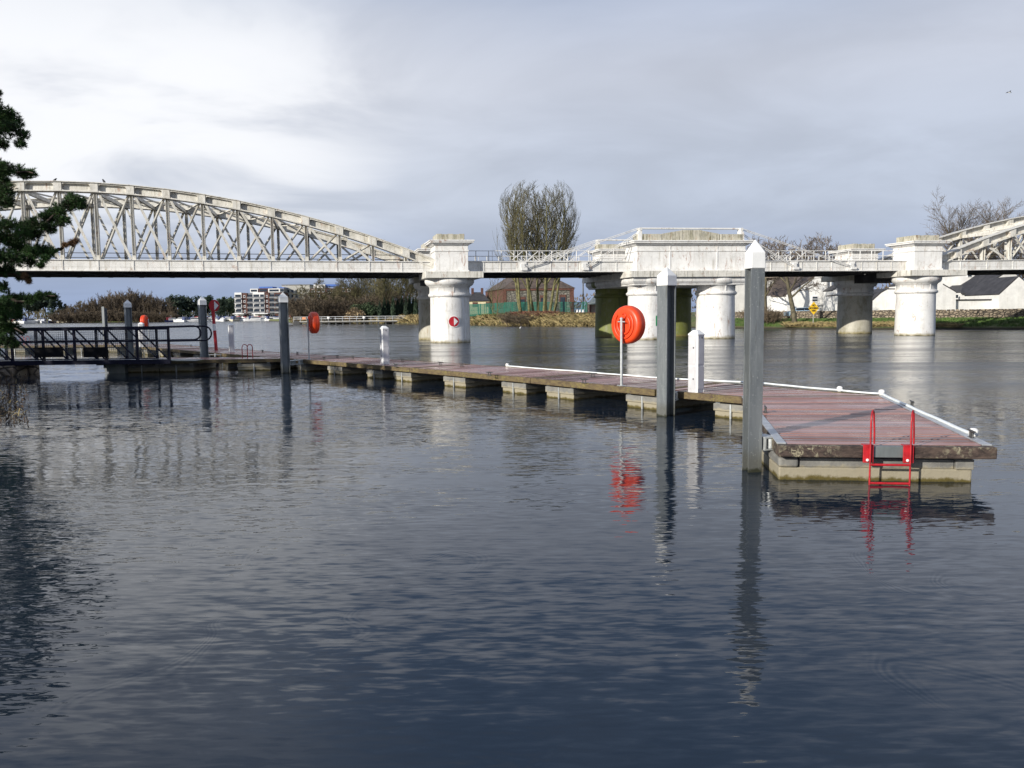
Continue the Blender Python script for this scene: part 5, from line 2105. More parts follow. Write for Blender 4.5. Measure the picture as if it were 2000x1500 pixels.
cyp = None
for i, (px, ty) in enumerate(((742, 592), (751, 584), (758, 590), (768, 583), (777, 588), (785, 581), (793, 584), (800, 580), (807, 583), (812, 586))):
    Y = 196 + (i % 3)
    q = at_y(px, 600, Y)
    h = at_y(px, ty, Y).z - 1.0
    lab = 'narrow dark cypress, number %d from the left in the row beside the left pier' % (i + 1)
    lab = ['short dark cypress at the left end of the row beside the jetty', 'second dark cypress from the left in the row', 'third dark cypress from the left, shorter than its neighbours',
           'fourth cypress from the left end of the row', 'fifth cypress from the left end of the row', 'tall cypress in the middle right of the row', 'fourth cypress from the pier end of the row',
           'third cypress from the pier end of the row', 'second cypress from the pier end of the row', 'cypress standing closest to the left pier'][i]
    t = thing('cypress', (q.x, Y, 1.0), lab, 'tree', 'row of dark cypresses by the left pier')
    part('crown', cypress_mb(70 + i, h, 0.62), M['cypress'], t, local=True)
    mb = MB()
    mb.tube([(0, 0, -0.3), (0, 0, 0.5)], 0.12, 6)
    part('trunk', mb, M['bark'], t, local=True)

# green leafy bush between them, and the straw-coloured drooping plant
def leafy(seed, rx, rz_, n, leaf, droop=0.0, rmin=0.45):
    rg = random.Random(seed)
    mb = MB()
    clumps = [(Vector((rg.gauss(0, rx * 0.4), rg.gauss(0, rx * 0.4), rz_ * rg.uniform(0.25, 0.85))), rg.uniform(0.35, 0.6) * rx) for _ in range(14)]
    for k in range(n):
        c, rr = rg.choice(clumps)
        v = Vector((rg.gauss(0, 1), rg.gauss(0, 1), rg.gauss(0, 0.8))).normalized() * rr * rg.uniform(rmin, 1.05)
        p_ = c + v
        if p_.z < 0:
            p_.z = -p_.z * 0.3
        a = Vector((rg.gauss(0, 1), rg.gauss(0, 1), rg.gauss(0, 1) - droop)).normalized() * leaf
        b = a.orthogonal().normalized() * leaf * 0.45
        mb.add([p_ - b, p_ + b, p_ + a], [(0, 1, 2)])
    return mb


for (nm, px, Y, ty, rx, mat, lab, cat, droop, leaf) in (
        ('laurel_bush', 712, 206, 592, 3.2, 'hedge', 'dark green leafy bush among the bare trees by the jetty', 'bush', 0, 0.35),
        ('pampas_plant', 689, 203, 603, 1.9, 'straw_willow', 'straw-coloured drooping plant standing behind the jetty rail', 'plant', 2.0, 0.7),
        ('laurel_bush', 735, 204, 598, 2.2, 'hedge', 'green bush at the left end of the cypress row', 'bush', 0, 0.35)):
    q = at_y(px, 600, Y)
    h = at_y(px, ty, Y).z - 0.9
    t = thing(nm, (q.x, Y, 0.9), lab, cat)
    part('foliage', leafy(int(px), rx, h, 2200, leaf, droop), M[mat], t, local=True)
    mb = MB()
    for k in range(4):
        mb.tube([(0, 0, -0.2), (math.cos(k * 1.6) * rx * 0.3, math.sin(k * 1.6) * rx * 0.3, h * 0.6)], [0.09, 0.03], 5)
    part('stems', mb, M['bark'], t, local=True)

# ------------------------------------------------------------------ far tree lines (about 500 m away)
protoI = bare_tree('bare_tree', 81, 18, 5, 0.34, dict(BROOM, kids=(8, 7, 5), levels=3, angle=27, up=0.22), M['twig_grey'], M['twig_brown'], 'brown bare tree of the wooded island', loc=(0, 0, 0), r0=0.26, rmin=0.10, base=2.5, group='bare trees of the wooded island')
protoJ = bare_tree('bare_shrub', 82, 10, 12, 0.6, dict(SHRUB, kids=(12, 8, 5)), M['twig_brown'], M['twig_brown'], 'brown thicket at the foot of the island trees', 'shrub', loc=(0, 0, 0), r0=0.2, rmin=0.11, base=4.0, group='thicket on the wooded island')
island = MB()
q0, q1 = at_y(105, 627, 440), at_y(345, 627, 440)
n = 20
poly = [((q0.x + q1.x) / 2 + (q1.x - q0.x) / 2 * math.cos(2 * math.pi * k / n), 452 + 12 * math.sin(2 * math.pi * k / n)) for k in range(n)]
island.prism(poly, -0.5, 0.5)
tag(part('island', island, M['bank']), 'low wooded island in the river', kind='structure')
rg = random.Random(9)
isl = []
prof = [(118, 600), (135, 594), (150, 590), (165, 586), (178, 583), (190, 578), (202, 574), (212, 570), (222, 572), (234, 566), (246, 562), (256, 565), (268, 563), (280, 569), (290, 568), (302, 572), (312, 576), (322, 582), (334, 592)]
for i, (px, ty) in enumerate(prof):
    for rep in range(2):
        x = px + rg.uniform(-4, 4)
        y = ty + rg.uniform(-1, 4) + rep * 6
        o = put(protoI, x, 447 + rep * 9, y, 0.3, rg.uniform(0, 6.28), rg.uniform(0.75, 1.0), None, 18)
        o['label'] = 'brown leafless tree of the wooded island beyond the gangway'
for i in range(34):
    x = 112 + i * 6.9
    o = put(protoJ, x, 441 + rg.uniform(0, 4), 611 - 6 * math.sin(math.pi * i / 34) + rg.uniform(-2, 3), 0.3, rg.uniform(0, 6.28), 1.0, None, 10)
    o['label'] = 'brown thicket shrub at the water of the wooded island'
for pr, px in ((protoI, 226), (protoJ, 230)):
    q = at_y(px, 600, 455)
    pr.location = (q.x, 455, 0.3)
protoI['label'] = 'brown leafless tree of the wooded island beyond the gangway'
protoJ['label'] = 'brown thicket shrub at the water of the wooded island'


def evergreen_mb(seed, h, r, flat=False):
    rg = random.Random(seed)
    mb = MB()
    clumps = []
    m_ = 26
    for k in range(m_):
        t = k / m_
        a = rg.uniform(0, 6.28)
        if flat:
            z = h * (0.55 + 0.42 * t)
            rad = r * math.sqrt(rg.random()) * (1 - 0.4 * abs(t - 0.4))
            cr = r * 0.35
        else:
            z = h * (0.15 + 0.82 * t)
            rad = r * (1 - t) ** 0.7 * rg.uniform(0.2, 0.9)
            cr = r * (0.45 - 0.28 * t)
        clumps.append((Vector((rad * math.cos(a), rad * math.sin(a), z)), cr))
    for c, cr in clumps:
        for j in range(70):
            v = Vector((rg.gauss(0, 1), rg.gauss(0, 1), rg.gauss(0, 0.6))).normalized() * cr * rg.uniform(0.4, 1)
            p_ = c + v
            a = Vector((rg.gauss(0, 1), rg.gauss(0, 1), rg.gauss(0, 1))).normalized() * r * 0.16
            b = a.orthogonal().normalized() * r * 0.09
            mb.add([p_ - b, p_ + b, p_ + a], [(0, 1, 2)])
    return mb


def evergreen(seed, h, r, flat, label, group):
    t = thing('evergreen_tree', (0, 0, 0), label, 'tree', group)
    part('crown', evergreen_mb(seed, h, r, flat), M['evergreen'], t, local=True)
    mb = MB()
    mb.tube([(0, 0, -0.5), (0.2, 0, h * 0.85)], [h * 0.022, h * 0.008], 6)
    part('trunk', mb, M['bark'], t, local=True)
    return t


eg = 'dark evergreens on the far shore'
evA = evergreen(91, 18, 4.5, False, 'pointed dark evergreen on the far shore', eg)
evB = evergreen(92, 18, 8, True, 'broad flat-topped pine on the far shore', eg)
labs = {}
EV = [(evB, 72, 578, 480, 0), (evB, 88, 575, 484, 1), (evA, 100, 583, 478, 2), (evB, 55, 582, 490, 3), (evA, 118, 585, 480, 4), (evA, 128, 592, 488, 5), (evB, 40, 588, 490, 6), (evB, 20, 584, 486, 1), (evB, 2, 580, 486, 2),
      (evA, 337, 577, 480, 0), (evB, 343, 579, 484, 1), (evB, 361, 583, 486, 2), (evA, 352, 590, 480, 3), (evB, 378, 592, 490, 4), (evA, 395, 594, 490, 5), (evB, 408, 596, 492, 5), (evA, 384, 598, 480, 6),
      (evA, 430, 583, 478, 0), (evA, 437, 579, 480, 1), (evB, 444, 583, 486, 2), (evA, 452, 590, 490, 3), (evB, 425, 590, 492, 4), (evB, 456, 596, 500, 5), (evA, 415, 598, 490, 2)]
for i, (pr, px, ty, Y, rr) in enumerate(EV):
    o = put(pr, px, Y, ty, 0.8, rr, 1.0, None, 18)
    side = 'left of the wooded island' if px < 200 else ('right of the wooded island' if px < 412 else 'beside the white and brick apartments')
    o['label'] = ('pointed' if pr is evA else 'broad-crowned') + ' dark evergreen on the far shore ' + side
for pr, px in ((evA, 366), (evB, 400)):
    q = at_y(px, 600, 505)
    pr.location = (q.x, 505, 0.8)
    pr.scale = (0.8, 0.8, 0.8)
evA['label'] = 'pointed dark evergreen on the far shore right of the wooded island'
evB['label'] = 'broad-crowned dark evergreen on the far shore right of the wooded island'
# low distant wood as one mass to close the horizon
mb = MB()
rg = random.Random(14)
for k in range(5200):
    px = rg.uniform(-400, 560)
    Y = rg.uniform(505, 560)
    q = at_y(px, 600, Y)
    top = 9.5 + 2.5 * math.sin(px * 0.05) + 1.5 * math.sin(px * 0.17)
    z = rg.uniform(0, 1) ** 0.8 * top
    s_ = rg.uniform(1.0, 2.4)
    v = Vector((rg.gauss(0, 0.5), rg.gauss(0, 0.5), 1)).normalized() * s_
    b = Vector((rg.uniform(0.3, 0.7), rg.uniform(-0.3, 0.3), 0)) * s_ * 0.5
    c = Vector((q.x, Y, z))
    mb.add([c - b, c + b, c + v], [(0, 1, 2)])
tag(part('far_wood', mb, M['twig_olive']), 'low distant wood closing the horizon on the left', kind='stuff')
mb = MB()
for k in range(4200):
    px = rg.uniform(1120, 2500)
    Y = rg.uniform(230, 300)
    q = at_y(px, 600, Y)
    top = 8 + 2 * math.sin(px * 0.03) + 2 * math.sin(px * 0.011)
    if px < 1260:
        top = 6.5
    z = rg.uniform(0, 1) ** 0.8 * top
    s_ = rg.uniform(0.5, 1.2)
    v = Vector((rg.gauss(0, 0.5), rg.gauss(0, 0.5), 1)).normalized() * s_
    b = Vector((rg.uniform(0.3, 0.7), rg.uniform(-0.3, 0.3), 0)) * s_ * 0.5
    c = Vector((q.x, Y, z + 1))
    mb.add([c - b, c + b, c + v], [(0, 1, 2)])
tag(part('far_wood', mb, M['twig_brown']), 'low distant scrub behind the houses on the right', kind='stuff')


# ------------------------------------------------------------------ moored boats in the marina
def cruiser(kind):
    hull, cab, canopy = {'white': ('gel_white', 'gel_white', 'canopy_blue'), 'cream': ('gel_cream', 'gel_white', 'canopy_blue'),
                         'navy': ('gel_navy', 'gel_white', 'gel_maroon'), 'maroon': ('gel_white', 'gel_cream', 'gel_maroon'), 'low': ('gel_white', 'gel_white', None)}[kind]
    t = thing('moored_boat', (0, 0, 0), 'boat', 'boat', 'cabin cruisers moored in the marina')
    mb = MB()
    xs = [-4.6, -2.5, 0, 2.5, 4.2, 5.2]
    ws = [1.45, 1.6, 1.65, 1.4, 0.8, 0.05]
    sh = [1.15, 1.1, 1.15, 1.3, 1.5, 1.65]
    vs = []
    for x, w, h in zip(xs, ws, sh):
        vs += [(x, -w * 0.75, -0.3), (x + (0.2 if x > 4 else 0), -w, h), (x + (0.2 if x > 4 else 0), w, h), (x, w * 0.75, -0.3)]
    fs = [(0, 1, 2, 3)]
    for i in range(5):
        for k in range(4):
            k2 = (k + 1) % 4
            fs.append((i * 4 + k, i * 4 + 4 + k, i * 4 + 4 + k2, i * 4 + k2))
    mb.add(vs, fs)
    part('hull', mb, M[hull], t, local=True)
    mb = MB()
    mb.add([(x, y, -0.02) for x, y in ((-4.6, -1.4), (4.0, -0.95), (4.0, 0.95), (-4.6, 1.4))], [(0, 1, 2, 3)])
    z1 = 2.1 if kind == 'low' else 2.5
    mb = MB()
    mb.hexa([(-2.6, -1.2, 1.05), (3.0, -1.0, 1.2), (3.0, 1.0, 1.2), (-2.6, 1.2, 1.05)], [(-2.4, -1.05, z1), (1.5, -0.95, z1 - 0.05), (1.5, 0.95, z1 - 0.05), (-2.4, 1.05, z1)])
    part('cabin', mb, M[cab], t, local=True)
    mb = MB()
    mb.hexa([(-2.4, -1.19, 1.55), (2.2, -1.06, 1.6), (2.2, 1.06, 1.6), (-2.4, 1.19, 1.55)], [(-2.3, -1.12, z1 - 0.25), (1.75, -1.0, z1 - 0.3), (1.75, 1.0, z1 - 0.3), (-2.3, 1.12, z1 - 0.25)])
    part('window_band', mb, M['glass_dark'], t, local=True)
    if canopy:
        mb = MB()
        mb.hexa([(-3.8, -1.1, 1.2), (-1.0, -1.0, 1.9), (-1.0, 1.0, 1.9), (-3.8, 1.1, 1.2)], [(-3.6, -1.0, 2.9), (-1.2, -0.9, 3.1), (-1.2, 0.9, 3.1), (-3.6, 1.0, 2.9)])
        part('canopy', mb, M[canopy], t, local=True)
        mb = MB()
        mb.tube([(-1.0, 0, 2.4), (-1.1, 0, 4.4)], 0.04, 5)
        part('mast', mb, M['gel_white'], t, local=True)
    return t


kinds = ['white', 'cream', 'navy', 'maroon', 'low']
protos = {k: cruiser(k) for k in kinds}
blab = {'white': 'white cabin cruiser with blue canopy moored', 'cream': 'cream-hulled cabin cruiser moored', 'navy': 'navy-hulled cruiser moored', 'maroon': 'white cruiser with maroon canopy moored', 'low': 'low open white cruiser moored'}
rg = random.Random(41)
spots = []
for px in (32, 44, 58, 74, 84, 100, 112, 124, 136, 145):
    spots.append((px, rg.uniform(455, 462), 'left of the wooded island'))
for row, Y0 in ((0, 430), (1, 446), (2, 462)):
    px = 322 + row * 5
    while px < 566:
        if not (row == 0 and px < 335):
            spots.append((px, Y0 + rg.uniform(-3, 3), 'right of the wooded island' if px < 412 else 'in front of the apartments'))
        px += rg.uniform(11, 17)
used = set()
for i, (px, Y, where) in enumerate(spots):
    k = kinds[rg.choice([0, 0, 1, 2, 3, 4, 0])]
    if k not in used:
        used.add(k)
        o = protos[k]
    else:
        o = copy_tree(protos[k])
    q = at_y(px, 620, Y)
    o.location = (q.x, Y, 0)
    o.rotation_euler = (0, 0, rg.choice([0, math.pi, 0.3, 2.9, -0.4, 1.2, -1.3]) + rg.uniform(-0.2, 0.2))
    s_ = rg.uniform(0.72, 1.0)
    o.scale = (s_, s_, s_ * rg.uniform(0.9, 1.1))
    o['label'] = blab[k] + ' ' + where

# ------------------------------------------------------------------ apartment blocks at the marina
def flat_face(px0, px1, Y, z0, z1):
    a, b = at_y(px0, 600, Y), at_y(px1, 600, Y)
    return a.x, b.x, z0, z1


YA = 475.0
def zpx(py, Y=YA, px=505):
    return at_y(px, py, Y).z


def xpx(px, Y=YA):
    return at_y(px, 600, Y).x


apt = thing('apartment_block', (xpx(505), YA, 0.8), 'white-framed brick apartment block with balconies beside the marina', 'apartment block')
floors = [612.5, 603, 593.3, 583.7, 574]
bays = [(459, 472.5, 'white'), (472.5, 483, 'brick'), (483, 494.5, 'zinc'), (494.5, 508, 'white'), (508, 517, 'white'), (517, 526.5, 'brick'), (526.5, 536, 'zinc'), (536, 554, 'brick')]
for (a, b, kind) in bays:
    wall_mat = {'white': M['render_white'], 'brick': M['brick'], 'zinc': M['zinc']}[kind]
    off = {'white': 0.0, 'brick': 0.4, 'zinc': 0.9}[kind]
    x0, x1 = xpx(a), xpx(b)
    mb = MB()
    mb.box(((x0 + x1) / 2, YA + off + 7, (0.8 + zpx(572 if kind != 'white' else 571)) / 2), (x1 - x0, 14, zpx(572 if kind != 'white' else 571) - 0.8))
    part('wall', mb, wall_mat, apt)
    for i in range(len(floors) - 1):
        z0, z1 = zpx(floors[i]), zpx(floors[i + 1])
        w = x1 - x0
        if kind == 'brick' and b - a < 15:
            mb = MB()
            mb.box(((x0 + x1) / 2, YA + off - 0.02, (z0 + z1) / 2), (w * 0.34, 0.12, (z1 - z0) * 0.5))
            f = part('window', mb, M['frame_white'], apt)
            mb = MB()
            mb.box(((x0 + x1) / 2, YA + off - 0.1, (z0 + z1) / 2), (w * 0.22, 0.06, (z1 - z0) * 0.36))
            part('pane', mb, M['glass_dark'], f)
        else:
            mb = MB()
            mb.box(((x0 + x1) / 2, YA + off - 0.04, z0 + (z1 - z0) * 0.56), (w * 0.82, 0.1, (z1 - z0) * 0.66))
            part('window', mb, M['glass_dark'], apt)
            mb = MB()
            mb.box(((x0 + x1) / 2, YA + off - 0.7, z0 + (z1 - z0) * 0.12), (w * 0.96, 1.3, 0.22))
            bal = part('balcony', mb, M['frame_white'] if kind != 'zinc' else M['zinc'], apt)
            mb = MB()
            mb.box(((x0 + x1) / 2, YA + off - 1.33, z0 + (z1 - z0) * 0.30), (w * 0.96, 0.06, 0.75))
            part('balustrade', mb, M['zinc'], bal)
for (a, b, t0, t1, mt) in ((486.5, 501.5, 571, 563.5, 'render_white'), (503.5, 521.5, 571, 563, 'brick'), (522, 545, 571, 563.5, 'render_white'), (545, 553, 571, 563, 'zinc')):
    mb = MB()
    mb.box(((xpx(a) + xpx(b)) / 2, YA + 7, (zpx(t0) + zpx(t1)) / 2), (xpx(b) - xpx(a), 8, zpx(t1) - zpx(t0)))
    part('penthouse', mb, M[mt], apt)
    mb = MB()
    mb.box(((xpx(a) + xpx(b)) / 2, YA + 2.95, (zpx(t0) + zpx(t1)) / 2), ((xpx(b) - xpx(a)) * 0.8, 0.1, (zpx(t1) - zpx(t0)) * 0.55))
    part('window', mb, M['glass_dark'], apt)
for (a, b, t0, t1) in ((504, 530, 562.8, 559.5), (543, 553, 563, 561)):
    mb = MB()
    mb.box(((xpx(a) + xpx(b)) / 2, YA + 8, (zpx(t0) + zpx(t1)) / 2), (xpx(b) - xpx(a), 9, zpx(t1) - zpx(t0)))
    part('roof', mb, M['roof_blue'], apt)
mb = MB()
for a in (463, 476, 502, 515):
    mb.box((xpx(a), YA - 3, 2.4), (0.6, 0.6, 3.2))
mb.box(((xpx(460) + xpx(482)) / 2, YA - 3, 4.2), (xpx(482) - xpx(460), 5, 0.5))
mb.box(((xpx(497) + xpx(528)) / 2, YA - 3, 4.2), (xpx(528) - xpx(497), 5, 0.5))
part('arcade', mb, M['frame_white'], apt)

YB = 440.0
ap2 = thing('apartment_block', (xpx(640, YB), YB, 0.8), 'brick apartment block with blue roof behind the bare jetty trees', 'apartment block')
x0, x1 = xpx(606, YB), xpx(690, YB)
mb = MB()
mb.box(((x0 + x1) / 2, YB + 8, (zpx(563, YB, 640) + 0.8) / 2), (x1 - x0, 16, zpx(563, YB, 640) - 0.8))
part('wall', mb, M['brick'], ap2)
for i in range(5):
    for j in range(8):
        a = 609 + j * 10
        py = 611 - i * 9.8
        mb = MB()
        mb.box((xpx(a + 3.5, YB), YB - 0.03, zpx(py - 4, YB, 640)), ((xpx(a + 6, YB) - xpx(a, YB)), 0.12, 1.5))
        f = part('window', mb, M['frame_white'] if j not in (3, 4) else M['glass_dark'], ap2)
        if j not in (3, 4):
            mb = MB()
            mb.box((xpx(a + 3.5, YB), YB - 0.12, zpx(py - 4, YB, 640)), ((xpx(a + 4.5, YB) - xpx(a, YB)), 0.06, 1.1))
            part('pane', mb, M['glass_dark'], f)
        elif j == 3:
            mb = MB()
            mb.box((xpx(a + 8.5, YB), YB - 0.7, zpx(py, YB, 640)), ((xpx(a + 18, YB) - xpx(a, YB)), 1.3, 0.3))
            part('balcony', mb, M['frame_white'], ap2)
mb = MB()
mb.box(((xpx(612, YB) + xpx(634, YB)) / 2, YB + 6, zpx(562, YB, 640) + 0.6), (xpx(634, YB) - xpx(612, YB), 8, 2.6))
part('penthouse', mb, M['render_white'], ap2)
mb = MB()
mb.box(((xpx(636, YB) + xpx(668, YB)) / 2, YB + 8, zpx(557, YB, 640)), (xpx(668, YB) - xpx(636, YB), 10, 1.2))
part('roof', mb, M['roof_blue'], ap2)
ap3 = thing('office_block', (xpx(575), 486, 0.8), 'plain grey block right of the white-framed apartments', 'building')
mb = MB()
mb.box(((xpx(552, 486) + xpx(606, 486)) / 2, 494, (zpx(557, 486, 575) + 0.8) / 2), (xpx(606, 486) - xpx(552, 486), 16, zpx(557, 486, 575) - 0.8))
part('wall', mb, M['concrete'], ap3)
mb = MB()
mb.box(((xpx(552, 486) + xpx(606, 486)) / 2, 494, zpx(556.3, 486, 575)), (xpx(606, 486) - xpx(552, 486) + 0.6, 16.6, 0.5))
part('roof', mb, M['zinc'], ap3)
for i in range(5):
    for j in range(6):
        mb = MB()
        mb.box((xpx(556 + j * 8, 486), 485.97, zpx(607 - i * 9.6, 486, 575)), (1.2, 0.1, 1.7))
        part('window', mb, M['glass_dark'], ap3)

# ------------------------------------------------------------------ jetty with a railing
YJ = at_z(700, 633, 0).y - 3
jt = thing('jetty', (at_y(690, 625, YJ).x, YJ, 0), 'long timber jetty with a pale metal railing under the bare trees', 'jetty')
x0, x1 = at_y(576, 625, YJ).x, at_y(811, 625, YJ - 6).x
z0, z1 = 0.55, 1.05
mb = MB()
mb.bar((x0, YJ, z0 + 0.1), (x1, YJ - 6, z0 + 0.1), 2.4, 0.22)
part('deck', mb, M['cleat'], jt)
mb = MB()
mb.bar((x0, YJ - 1.3, z0 + 0.30), (x1, YJ - 7.3, z0 + 0.30), 0.08, 0.16)
part('edge_rail', mb, M['concrete'], jt)
n = 17
for k in range(n + 1):
    t = k / n
    p_ = Vector((lerp(x0, x1, t), YJ - 1.3 - 6 * t, 0))
    mb = MB()
    mb.bar(p_ + Vector((0, 0, z0 + 0.2)), p_ + Vector((0, 0, z0 + 1.42)), 0.10, 0.10)
    part('rail_post', mb, M['alu'], jt)
    mb = MB()
    mb.bar(p_ + Vector((0, 0.5, -0.6)), p_ + Vector((0, 0.5, z0 + 0.1)), 0.30, 0.30)
    part('pile', mb, M['cleat'], jt)
for z in (1.40, 0.92):
    mb = MB()
    mb.bar((x0, YJ - 1.3, z0 + z), (x1, YJ - 7.3, z0 + z), 0.06, 0.075)
    part('handrail', mb, M['alu'], jt)
mb = MB()
for k in range(9):
    a = x0 - 0.2 + 0.2 * k
    mb.box((x0 + 0.2 + k * 0.16, YJ - 1.5, -0.1 + 0.06 * k), (0.14, 0.3, 2.6 - 0.2 * k))
part('end_fender', mb, M['cleat'], jt)
for k, px in enumerate((643, 712, 806)):
    q = at_y(px, 622, YJ - 2 - 5 * (px - 576) / 235)
    mb = MB()
    mb.lathe([(0.05, 0), (0.35, 0.0), (0.35, 0.12), (0.05, 0.12)], (q.x, q.y - 0.7, z0 + 1.1), 14, axis='Y')
    part('lifebuoy', mb, M['white_box'], jt)
q = at_y(594, 620, YJ - 1.5)
mb = MB()
mb.box((q.x, q.y - 0.2, z0 + 1.1), (0.9, 0.06, 0.7))
tag(part('notice_board', mb, M['orange_board']), 'small orange board at the left end of the far jetty rail', 'sign')

# ------------------------------------------------------------------ warehouse, cottage, green fence behind the middle bank
YW = 172.0
def X(px, Y=YW, py=600):
    return at_y(px, py, Y).x
def Z(py, Y=YW, px=1000):
    return at_y(px, py, Y).z


wh = thing('stone_warehouse', (X(1040), YW, 2.0), 'grey stone warehouse with red brick dressings and a hipped slate roof', 'warehouse')
xa, xb = X(983), X(1121)
zw, ze = 1.9, Z(564)
xl = X(957.5, YW + 9)
mb = MB()
mb.prism([(xa, YW), (xb, YW), (xb - 0.5, YW + 22), (xa - 4.5, YW + 22)], zw, ze)
part('wall', mb, M['limestone'], wh)
for (x0_, x1_) in ((xa, xa + 0.7), (xb - 0.9, xb)):
    mb = MB()
    mb.box(((x0_ + x1_) / 2, YW - 0.04, (zw + ze) / 2), (x1_ - x0_, 0.12, ze - zw))
    part('quoin', mb, M['brick_red'], wh)
mb = MB()
mb.hexa([(xa - 4.55, YW + 22, zw), (xa - 0.05, YW, zw), (xa, YW + 0.02, zw), (xa - 4.5, YW + 22.02, zw)], [(xa - 4.55, YW + 22, ze), (xa - 0.05, YW, ze), (xa, YW + 0.02, ze), (xa - 4.5, YW + 22.02, ze)])
part('side_brickwork', mb, M['brick_red'], wh)
mb = MB()
mb.box(((xa + xb) / 2, YW - 0.1, ze - 0.2), (xb - xa + 0.2, 0.25, 0.4))
part('eaves_course', mb, M['brick_red'], wh)
zr = Z(517)
mb = MB()
o = 0.35
ridge = [((xa + xb) / 2 - 1.2, YW + 8.0), ((xa + xb) / 2 - 3.6, YW + 15)]
e4 = [(xa - o, YW - o), (xb + o, YW - o), (xb - 0.5 + o, YW + 22 + o), (xa - 4.5 - o, YW + 22 + o)]
vs = [(x, y, ze) for x, y in e4] + [(x, y, zr) for x, y in ridge]
mb.add(vs, [(0, 1, 4), (1, 2, 5, 4), (2, 3, 5), (3, 0, 4, 5), (3, 2, 1, 0)])
part('roof', mb, M['brown_slate'], wh)
for px, top, w in ((1061, 582.5, 10.5), (1099, 581.5, 11), (1021, 585, 9)):
    x0_ = X(px)
    ww = w * YW / F_PX
    zt0 = Z(top)
    mb = MB()
    mb.box((x0_, YW - 0.06, (zw + zt0) / 2 + 0.3), (ww * 1.2, 0.14, zt0 - zw + 0.5))
    f = part('doorway', mb, M['brick_red'], wh)
    mb = MB()
    mb.box((x0_, YW - 0.14, (zw + zt0) / 2), (ww * 0.85, 0.08, zt0 - zw))
    part('door', mb, M['glass_dark'], f)

YC = 185.0
ct = thing('cottage', (X(936, YC), YC, 2), 'small cream cottage with a dark hipped roof, left of the stone warehouse', 'house')
mb = MB()
mb.box(((X(912, YC) + X(956, YC)) / 2, YC + 4, (Z(588, YC) + 1.8) / 2), (X(956, YC) - X(912, YC), 8, Z(588, YC) - 1.8))
part('wall', mb, M['render_cream'], ct)
mb = MB()
xa_, xb_ = X(909, YC), X(958, YC)
e_ = Z(587, YC)
r_ = Z(569, YC)
vs = [(xa_, YC - 0.4, e_), (xb_, YC - 0.4, e_), (xb_, YC + 8.4, e_), (xa_, YC + 8.4, e_), (xa_ + 1.8, YC + 4, r_), (xb_ - 2.2, YC + 4, r_)]
mb.add(vs, [(0, 1, 5, 4), (1, 2, 5), (2, 3, 4, 5), (3, 0, 4), (3, 2, 1, 0)])
part('roof', mb, M['slate'], ct)
for px in (922, 941):
    mb = MB()
    mb.box((X(px, YC), YC + 3.5, r_ + 0.1), (0.6, 0.6, 1.7))
    part('chimney', mb, M['brick'], ct)
for px in (928, 954):
    mb = MB()
    mb.box((X(px, YC), YC - 0.03, Z(594, YC)), (1.2, 0.1, 1.1))
    part('window', mb, M['brick'], ct)

# shed and block wall on the right of the warehouse
YS = 150.0
sh = thing('shed', (X(1163, YS), YS, 2), 'low shed with a pale sloping roof left of the middle pier', 'shed')
mb = MB()
mb.box(((X(1149, YS) + X(1190, YS)) / 2, YS + 4, (Z(596, YS) + 1.7) / 2), (X(1190, YS) - X(1149, YS), 7, Z(596, YS) - 1.7))
part('wall', mb, M['pink_wall'], sh)
mb = MB()
xa_, xb_, xc_ = X(1147, YS), X(1190, YS), X(1168, YS)
mb.add([(xa_, YS - 0.2, Z(595, YS)), (xb_, YS - 0.2, Z(595, YS)), (xb_, YS + 8, Z(579, YS)), (xc_, YS + 8, Z(579, YS)), (xa_, YS - 0.2, Z(596.5, YS)), (xb_, YS - 0.2, Z(596.5, YS))],
       [(0, 1, 2, 3), (4, 5, 1, 0)])
part('roof', mb, M['lichen_roof'], sh)
mb = MB()
mb.box((X(1152.5, YS), YS - 0.1, (Z(597, YS) + 1.9) / 2), (0.35, 0.2, Z(597, YS) - 1.9))
part('gatepost', mb, M['brick'], sh)

# green mesh fence: one thing, its panels and posts are parts
YF0, YF1 = 160.0, 147.0
fn = thing('green_fence', (X(1030, 153), 153, 2), 'tall green mesh security fence along the bank in front of the warehouse', 'fence')
px = 914.0
edges = [914, 934, 938.5, 947, 950, 955, 968, 985, 1001, 1018, 1036, 1052, 1068, 1087, 1104, 1121, 1146]
for i in range(len(edges)):
    t = (edges[i] - 914) / 232
    Y = lerp(YF0, YF1, t)
    x = X(edges[i], Y)
    top = 593.5 - 4.0 * min(1, max(0, (edges[i] - 934) / 60))
    zt0 = Z(top if edges[i] > 930 else 594, Y, edges[i])
    mb = MB()
    mb.box((x, Y, (zt0 + 1.6) / 2 + 0.0), (0.14, 0.14, zt0 - 1.6))
    part('post', mb, M['fence_green'], fn)
    if i < len(edges) - 1:
        t2 = (edges[i + 1] - 914) / 232
        Y2 = lerp(YF0, YF1, t2)
        x2 = X(edges[i + 1], Y2)
        # vertical pales; the open end panels show more of what lies behind
        gap = 0.115 if edges[i] < 1066 else 0.16
        n = int((x2 - x) / gap)
        mb = MB()
        for k in range(1, n):
            u = k / n
            mb.box((lerp(x, x2, u), lerp(Y, Y2, u), (zt0 + 1.7) / 2), (0.088, 0.02, zt0 - 1.75))
        for z in (1.9, (zt0 + 1.7) / 2, zt0 - 0.12):
            mb.bar((x, Y + 0.03, z), (x2, Y2 + 0.03, z), 0.04, 0.06)
        part('panel', mb, M['fence_green'], fn)
pu = at_y(1139, 600, 190)
po = thing('utility_pole', (pu.x, 190, 2), 'wooden utility pole with a crossarm right of the warehouse', 'utility pole')
mb = MB()
mb.tube([(pu.x, 190, 1.5), (pu.x, 190, Z(541.5, 190, 1139))], [0.17, 0.12], 8)
part('pole', mb, M['bark'], po)
mb = MB()
